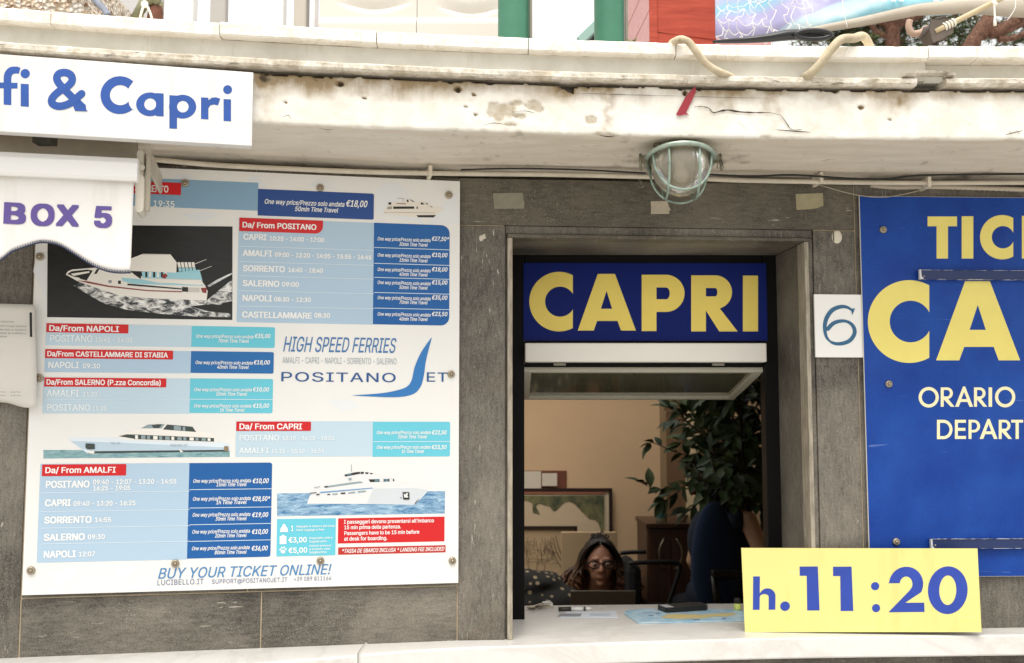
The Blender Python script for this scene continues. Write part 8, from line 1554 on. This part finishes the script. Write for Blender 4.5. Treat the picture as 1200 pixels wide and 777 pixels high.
bot = [(836, 49), (846, 50), (900, 43), (960, 36), (1010, 28), (1070, 21.5), (1130, 17), (1170, 12), (1230, 4)]
mb = MB(); mb.smooth = True; nx, nz = 60, 14
def bwob(x, z): return .02 * math.sin(x * 9) + .012 * math.sin(x * 23 + z * 8)
for i in range(nx + 1):
    X_ = 836 + (1330 - 836) * i / nx; yb = float(np.interp(X_, [q[0] for q in bot], [q[1] for q in bot]))
    for j in range(nz + 1):
        y = yb + (-230 - yb) * j / nz; q = atY(X_, y, YBn); mb.v.append(Vector((q.x, YBn + bwob(q.x, q.z), q.z)))
for i in range(nx):
    for j in range(nz): k = i * (nz + 1) + j; mb.f.append([k, k + 1, k + nz + 2, k + nz + 1]); mb.mi.append(0); mb.sm.append(True)
sh = mb.build('sheet', banner_mat(), bn); s_ = sh.modifiers.new('thickness', 'SOLIDIFY'); s_.thickness = .0015
mb = MB(); mb.smooth = True; hp_ = [(925, 41.5, 3), (960, 36.5, 6), (1010, 28.5, 9), (1070, 22, 12), (1130, 18, 16), (1180, 21, 24), (1260, 22, 30)]
for x, y, h in hp_:
    for k in range(4): q = atY(x, y - h * k / 3 + .3, YBn - .02); mb.v.append(Vector((q.x, YBn - .026 - .012 * math.sin(math.pi * k / 3) + bwob(q.x, q.z), q.z)))
for i in range(len(hp_) - 1):
    for k in range(3): a = i * 4 + k; mb.f.append([a, a + 1, a + 5, a + 4]); mb.mi.append(0); mb.sm.append(True)
hm = mb.build('hem', mat('beige_hem_cloth', '#b5ab9c', .8, var=.1, vscale=10), bn); s_ = hm.modifiers.new('thickness', 'SOLIDIFY'); s_.thickness = .004
mb = MB()
for x0, x1 in ((1019, 1027), (1033, 1038), (1044, 1049), (1053, 1058), (1093, 1099), (1105, 1110), (1118, 1124), (1131, 1136)):
    a, b = atY(x0, 2.2, YBn - .03), atY(x1, -9, YBn - .03); mb.solid(Fr((0, YBn - .035 + 0, 0), (1, 0, 0)), [(a.x, a.z), (b.x, a.z), (b.x, b.z), (a.x, b.z)], -.001, .0)
mb.build('white_lettering', M_INKW, bn)
net = MB(); rg = random.Random(9); gx = []
for i in range(9):
    row = []
    for j in range(7):
        X_ = 838 + i * 13 + (j % 2) * 6 + rg.uniform(-4, 4); Y_ = 46 - j * 10 + rg.uniform(-3, 3); q = atY(X_, Y_ - max(0, X_ - 880) * .10, YBn - .08); row.append(q + Vector((0, rg.uniform(-.02, .01), 0)))
    gx.append(row)
for i in range(9):
    for j in range(7):
        if j < 6: net.tube(spline([gx[i][j], gx[i][j].lerp(gx[i][j + 1], .5) + Vector((rg.uniform(-.012, .012), 0, -.008)), gx[i][j + 1]], 3), .0011, 5)
        if i < 8 and (i < 3 or rg.random() < .35): net.tube(spline([gx[i][j], gx[i][j].lerp(gx[i + 1][j], .5) + Vector((0, 0, -.012 + rg.uniform(-.008, .006))), gx[i + 1][j]], 3), .0011, 5)
cords = []
for x0 in (940, 986, 1188): cords.append(MB()); cords[-1].tube(spline([atY(x0, -14, YBn - .07), atY(x0 + 2, 8, YBn - .075), atY(x0 + 7 if x0 < 1100 else x0 - 8, 32 if x0 < 1100 else 24, YBn - .07)], 4), .0011, 5)
M_NET = mat('white_net_cord', '#f0eee9', .8); fnet = net.build('fishing_net', M_NET)
for c_ in cords: o = c_.build('cord', M_NET); o.location -= fnet.location; o.parent = fnet
tag(fnet, 'white cord fishing net hanging in front of the banner, beside the red boards', 'net')
# black folded hose on the coping
mb = MB(); P = [cop(836, 49, -.10), cop(868, 47.4, -.06), cop(900, 44.5, -.05), cop(925, 41, -.05), cop(948, 41.5, -.05), cop(965, 43, -.05)]
P = [Vector((q.x, q.y, max(q.z, COT + .008))) for q in P]; ph = spline(P, 5); mb.tube(ph, [.003 + .0085 * min(1, i / 14) for i in range(len(ph))], 10)
mb.tube([cop(940, 40, -.045) + Vector((.0, 0, 0)) + Vector((a_ * .034, -.012, b_ * .010 + .004)) for a_, b_ in [(math.cos(t), math.sin(t)) for t in np.linspace(0, 2 * math.pi, 24)[:-1]]] and [cop(953, 43, -.03) + Vector((.036 * math.cos(t), 0, .0095 * math.sin(t) + .004)) for t in np.linspace(0, 2 * math.pi, 24)[:-1]], .0052, 8, closed=True)
tag(mb.build('black_hose', mat('black_rubber_hose', '#17181b', .35)), 'black rubber hose end with a loop, lying on the coping under the banner', 'hose')
# slanting pole with its clamp, and the curled pinkish rope
sp_ = thing('slanting_pole', 'beige slanting pole lashed into a brown clamp at the right end of the coping', 'pole', atY(1094, 48, 2.62)); mb = MB(); mb.tube([atY(1096, 37, 2.6), atY(1112, 29, 2.6), atY(1140, 15, 2.6), atY(1182, -6, 2.6), atY(1260, -46, 2.6)], [.0062, .0068, .0068, .0068, .007], 12); mb.build('pole', mat('bamboo', '#bfae8a', .5, var=.15, vscale=20), sp_)
mb = MB(); f2 = Fr(atY(1094, 38, 2.62), (.86, 0, .5), (-.5, 0, .86)); mb.solid(f2, [(-.022, -.022), (.028, -.024), (.046, -.006), (.034, .016), (.002, .024), (-.020, .010)], -.03, .022); mb.build('clamp', mat('brown_clamp', '#5c5148', .6, var=.3, vscale=20), sp_, bevel=.004)
mb = MB(); p = atY(1096, 49, 2.62); mb.tube([Vector((p.x, p.y, ZT)), p + Vector((0, 0, .02))], .009, 8); mb.build('stake', mat('brown_clamp', '#5c5148', .6, var=.3, vscale=20), sp_)
for k in range(4): mb = MB(); c_ = atY(1107 + k * 3.4, 31.5 - k * 1.7, 2.6); ax = (atY(1140, 15, 2.6) - atY(1112, 29, 2.6)).normalized(); e1_ = ax.orthogonal().normalized(); e2_ = ax.cross(e1_); mb.tube([c_ + (e1_ * math.cos(t) + e2_ * math.sin(t)) * .0088 for t in np.linspace(0, 2 * math.pi, 16)[:-1]], .0024, 6, closed=True); mb.build('lashing', M_STR, sp_)
mb = MB(); mb.tube(spline([atY(1165, 2, 2.58), atY(1165.5, 14, 2.58), atY(1166, 30, 2.58)], 3), [.0022 + .0016 * (i > 4) for i in range(7)], 7); mb.tube([atY(1163, 1, 2.58), atY(1168, 6, 2.58)], .005, 7); mb.build('tie_cord', M_STR, sp_)
mb = MB(); mb.tube(spline([atY(1066, 24, 2.7), atY(1065, 32, 2.7), atY(1069, 39, 2.7), atY(1078, 38.5, 2.7), atY(1085, 34, 2.7), atY(1092, 32, 2.7)], 5), .0085, 10); tag(mb.build('curled_hose', mat('pinkish_rubber', '#b79a86', .6, var=.15, vscale=20)), 'pinkish curled hose behind the coping, left of the slanting pole', 'hose')
mb = MB(); p = atY(1044, 46, 2.4); mb.lathe([(.012, 0), (.012, .018), (.008, .024), (0, .025)], Vector((p.x, p.y, COT)), n=14); tag(mb.build('bollard_cap', mat('pale_cap', '#c9c0ae', .6)), 'low pale round cap on the coping below the banner hem', 'cap')
# ------------------------------------------------------------------ pine trees beyond the terrace
def bark():
    n = N('red_pine_bark'); v = n.voronoi(34, n.mapped((1.4, 1.4, .4)), 'DISTANCE_TO_EDGE'); f = n.noise(20, 5, .7); c = n.mix(n.ramp(f, (.35, 0.), (.65, 1.)), '#5e4033', '#86614d'); c = n.mix(n.ramp(v, (.0, .7), (.10, 0.)), c, '#3a241a'); n.bump(v, .5, .02); return n.done(c, .9)
M_BARK = bark(); M_NEED = [mat('pine_needles', (.06, .10, .035), .7, var=.2, vscale=4), mat('pine_needles_light', (.14, .20, .07), .7, var=.2, vscale=4)]
def pine(lab, paths, clumps, seed):
    rg = random.Random(seed); base = paths[0][0][0]; t = thing('pine_tree', lab, 'tree', (base.x, base.y, 0), 'pine trees behind the terrace'); mb = MB()
    for P, r0, r1 in paths: S_ = spline(P, 6); mb.tube(S_, [r0 + (r1 - r0) * i / (len(S_) - 1) for i in range(len(S_))], 10)
    mb.build('trunk', M_BARK, t); cr = MB()
    for c, R, nn_ in clumps:
        for _ in range(int(nn_ * 2.6)):
            q = c + Vector((rg.gauss(0, .45), rg.gauss(0, .45), rg.gauss(0, .33))) * R; cr.m = 1 if rg.random() < .4 else 0; d0 = Vector((rg.gauss(0, 1), rg.gauss(0, 1), rg.gauss(.2, .6))).normalized(); m0 = cr.m; cr.m = 2; cr.tube([q - d0 * .10, q + d0 * .05], .006, 4); cr.m = m0
            for _k in range(16):
                d = (d0 * .7 + Vector((rg.gauss(0, 1), rg.gauss(0, 1), rg.gauss(0, 1))).normalized()).normalized(); s = d.orthogonal().normalized() * .007; o = q + d0 * rg.uniform(-.08, .05); cr.add([o - s, o + s, o + d * rg.uniform(.07, .13)], [(0, 1, 2)])
    cr.build('crown', M_NEED + [M_BARK], t)
def gp_(x, y, Y): return atY(x, y, Y)
def trunk(x0, y0, x1, y1, Y): a, b = gp_(x0, y0, Y), gp_(x1, y1, Y); d = (a - b) / (a.z - b.z); g0 = a - d * a.z * .3; g0.z = 0; return [g0, a.lerp(g0, .45), a, a.lerp(b, .5), b]
Y1 = 8.5
c = lambda x, y, Y=Y1: gp_(x, y, Y)
pine('red-barked pine with an upright trunk behind the banner, its lower limbs thin', [(trunk(1046, 50, 1050, 14, Y1), .075, .04), ([c(1047, 35), c(1030, 24), c(1020, 12), c(1012, -20)], .035, .02), ([c(1047, 44), c(1028, 38), c(1018, 25), c(1000, 18)], .028, .015), ([c(1049, 20), c(1052, -60), c(1060, -160), c(1050, -240)], .05, .02), ([c(1050, 30), c(1075, 20), c(1092, 12), c(1112, 4)], .028, .015)],
     [(c(985, 40, 9), .5, 34), (c(1005, 22, 8.8), .5, 30), (c(1030, 42, 9.2), .45, 26), (c(975, 46, 9), .4, 26), (c(1075, 30, 9), .5, 26), (c(1060, 12, 8.8), .5, 20), (c(1020, -60), 1.2, 60), (c(1080, -110), 1.3, 60), (c(1040, -200), 1.4, 70), (c(1088, 42, 9.2), .35, 14)], 2)
pine('dark pine limb leaning to the right of the slanting pole, beyond the coping', [(trunk(1138, 52, 1192, 24, Y1 - .6), .07, .04), ([c(1150, 44, 7.9), c(1158, 30, 7.9), c(1160, 16, 7.9), c(1152, -10, 7.9)], .04, .02), ([c(1160, 42, 7.9), c(1185, 34, 7.9), c(1206, 24, 7.9)], .03, .02), ([c(1145, 52, 7.9), c(1148, 36, 7.9), c(1153, 20, 7.9)], .03, .02), ([c(1190, 22, 7.9), c(1230, -20, 7.9), c(1260, -90, 7.9)], .05, .03), ([c(1170, 46, 7.9), c(1190, 44, 7.9), c(1210, 34, 7.9)], .025, .02)],
     [(c(1140, 26, 8.4), .3, 14), (c(1200, 46, 8.6), .35, 14), (c(1135, 40, 8.6), .25, 8), (c(1240, -60), 1.2, 60), (c(1280, -130), 1.3, 70), (c(1196, 30, 8.8), .3, 8)], 5)
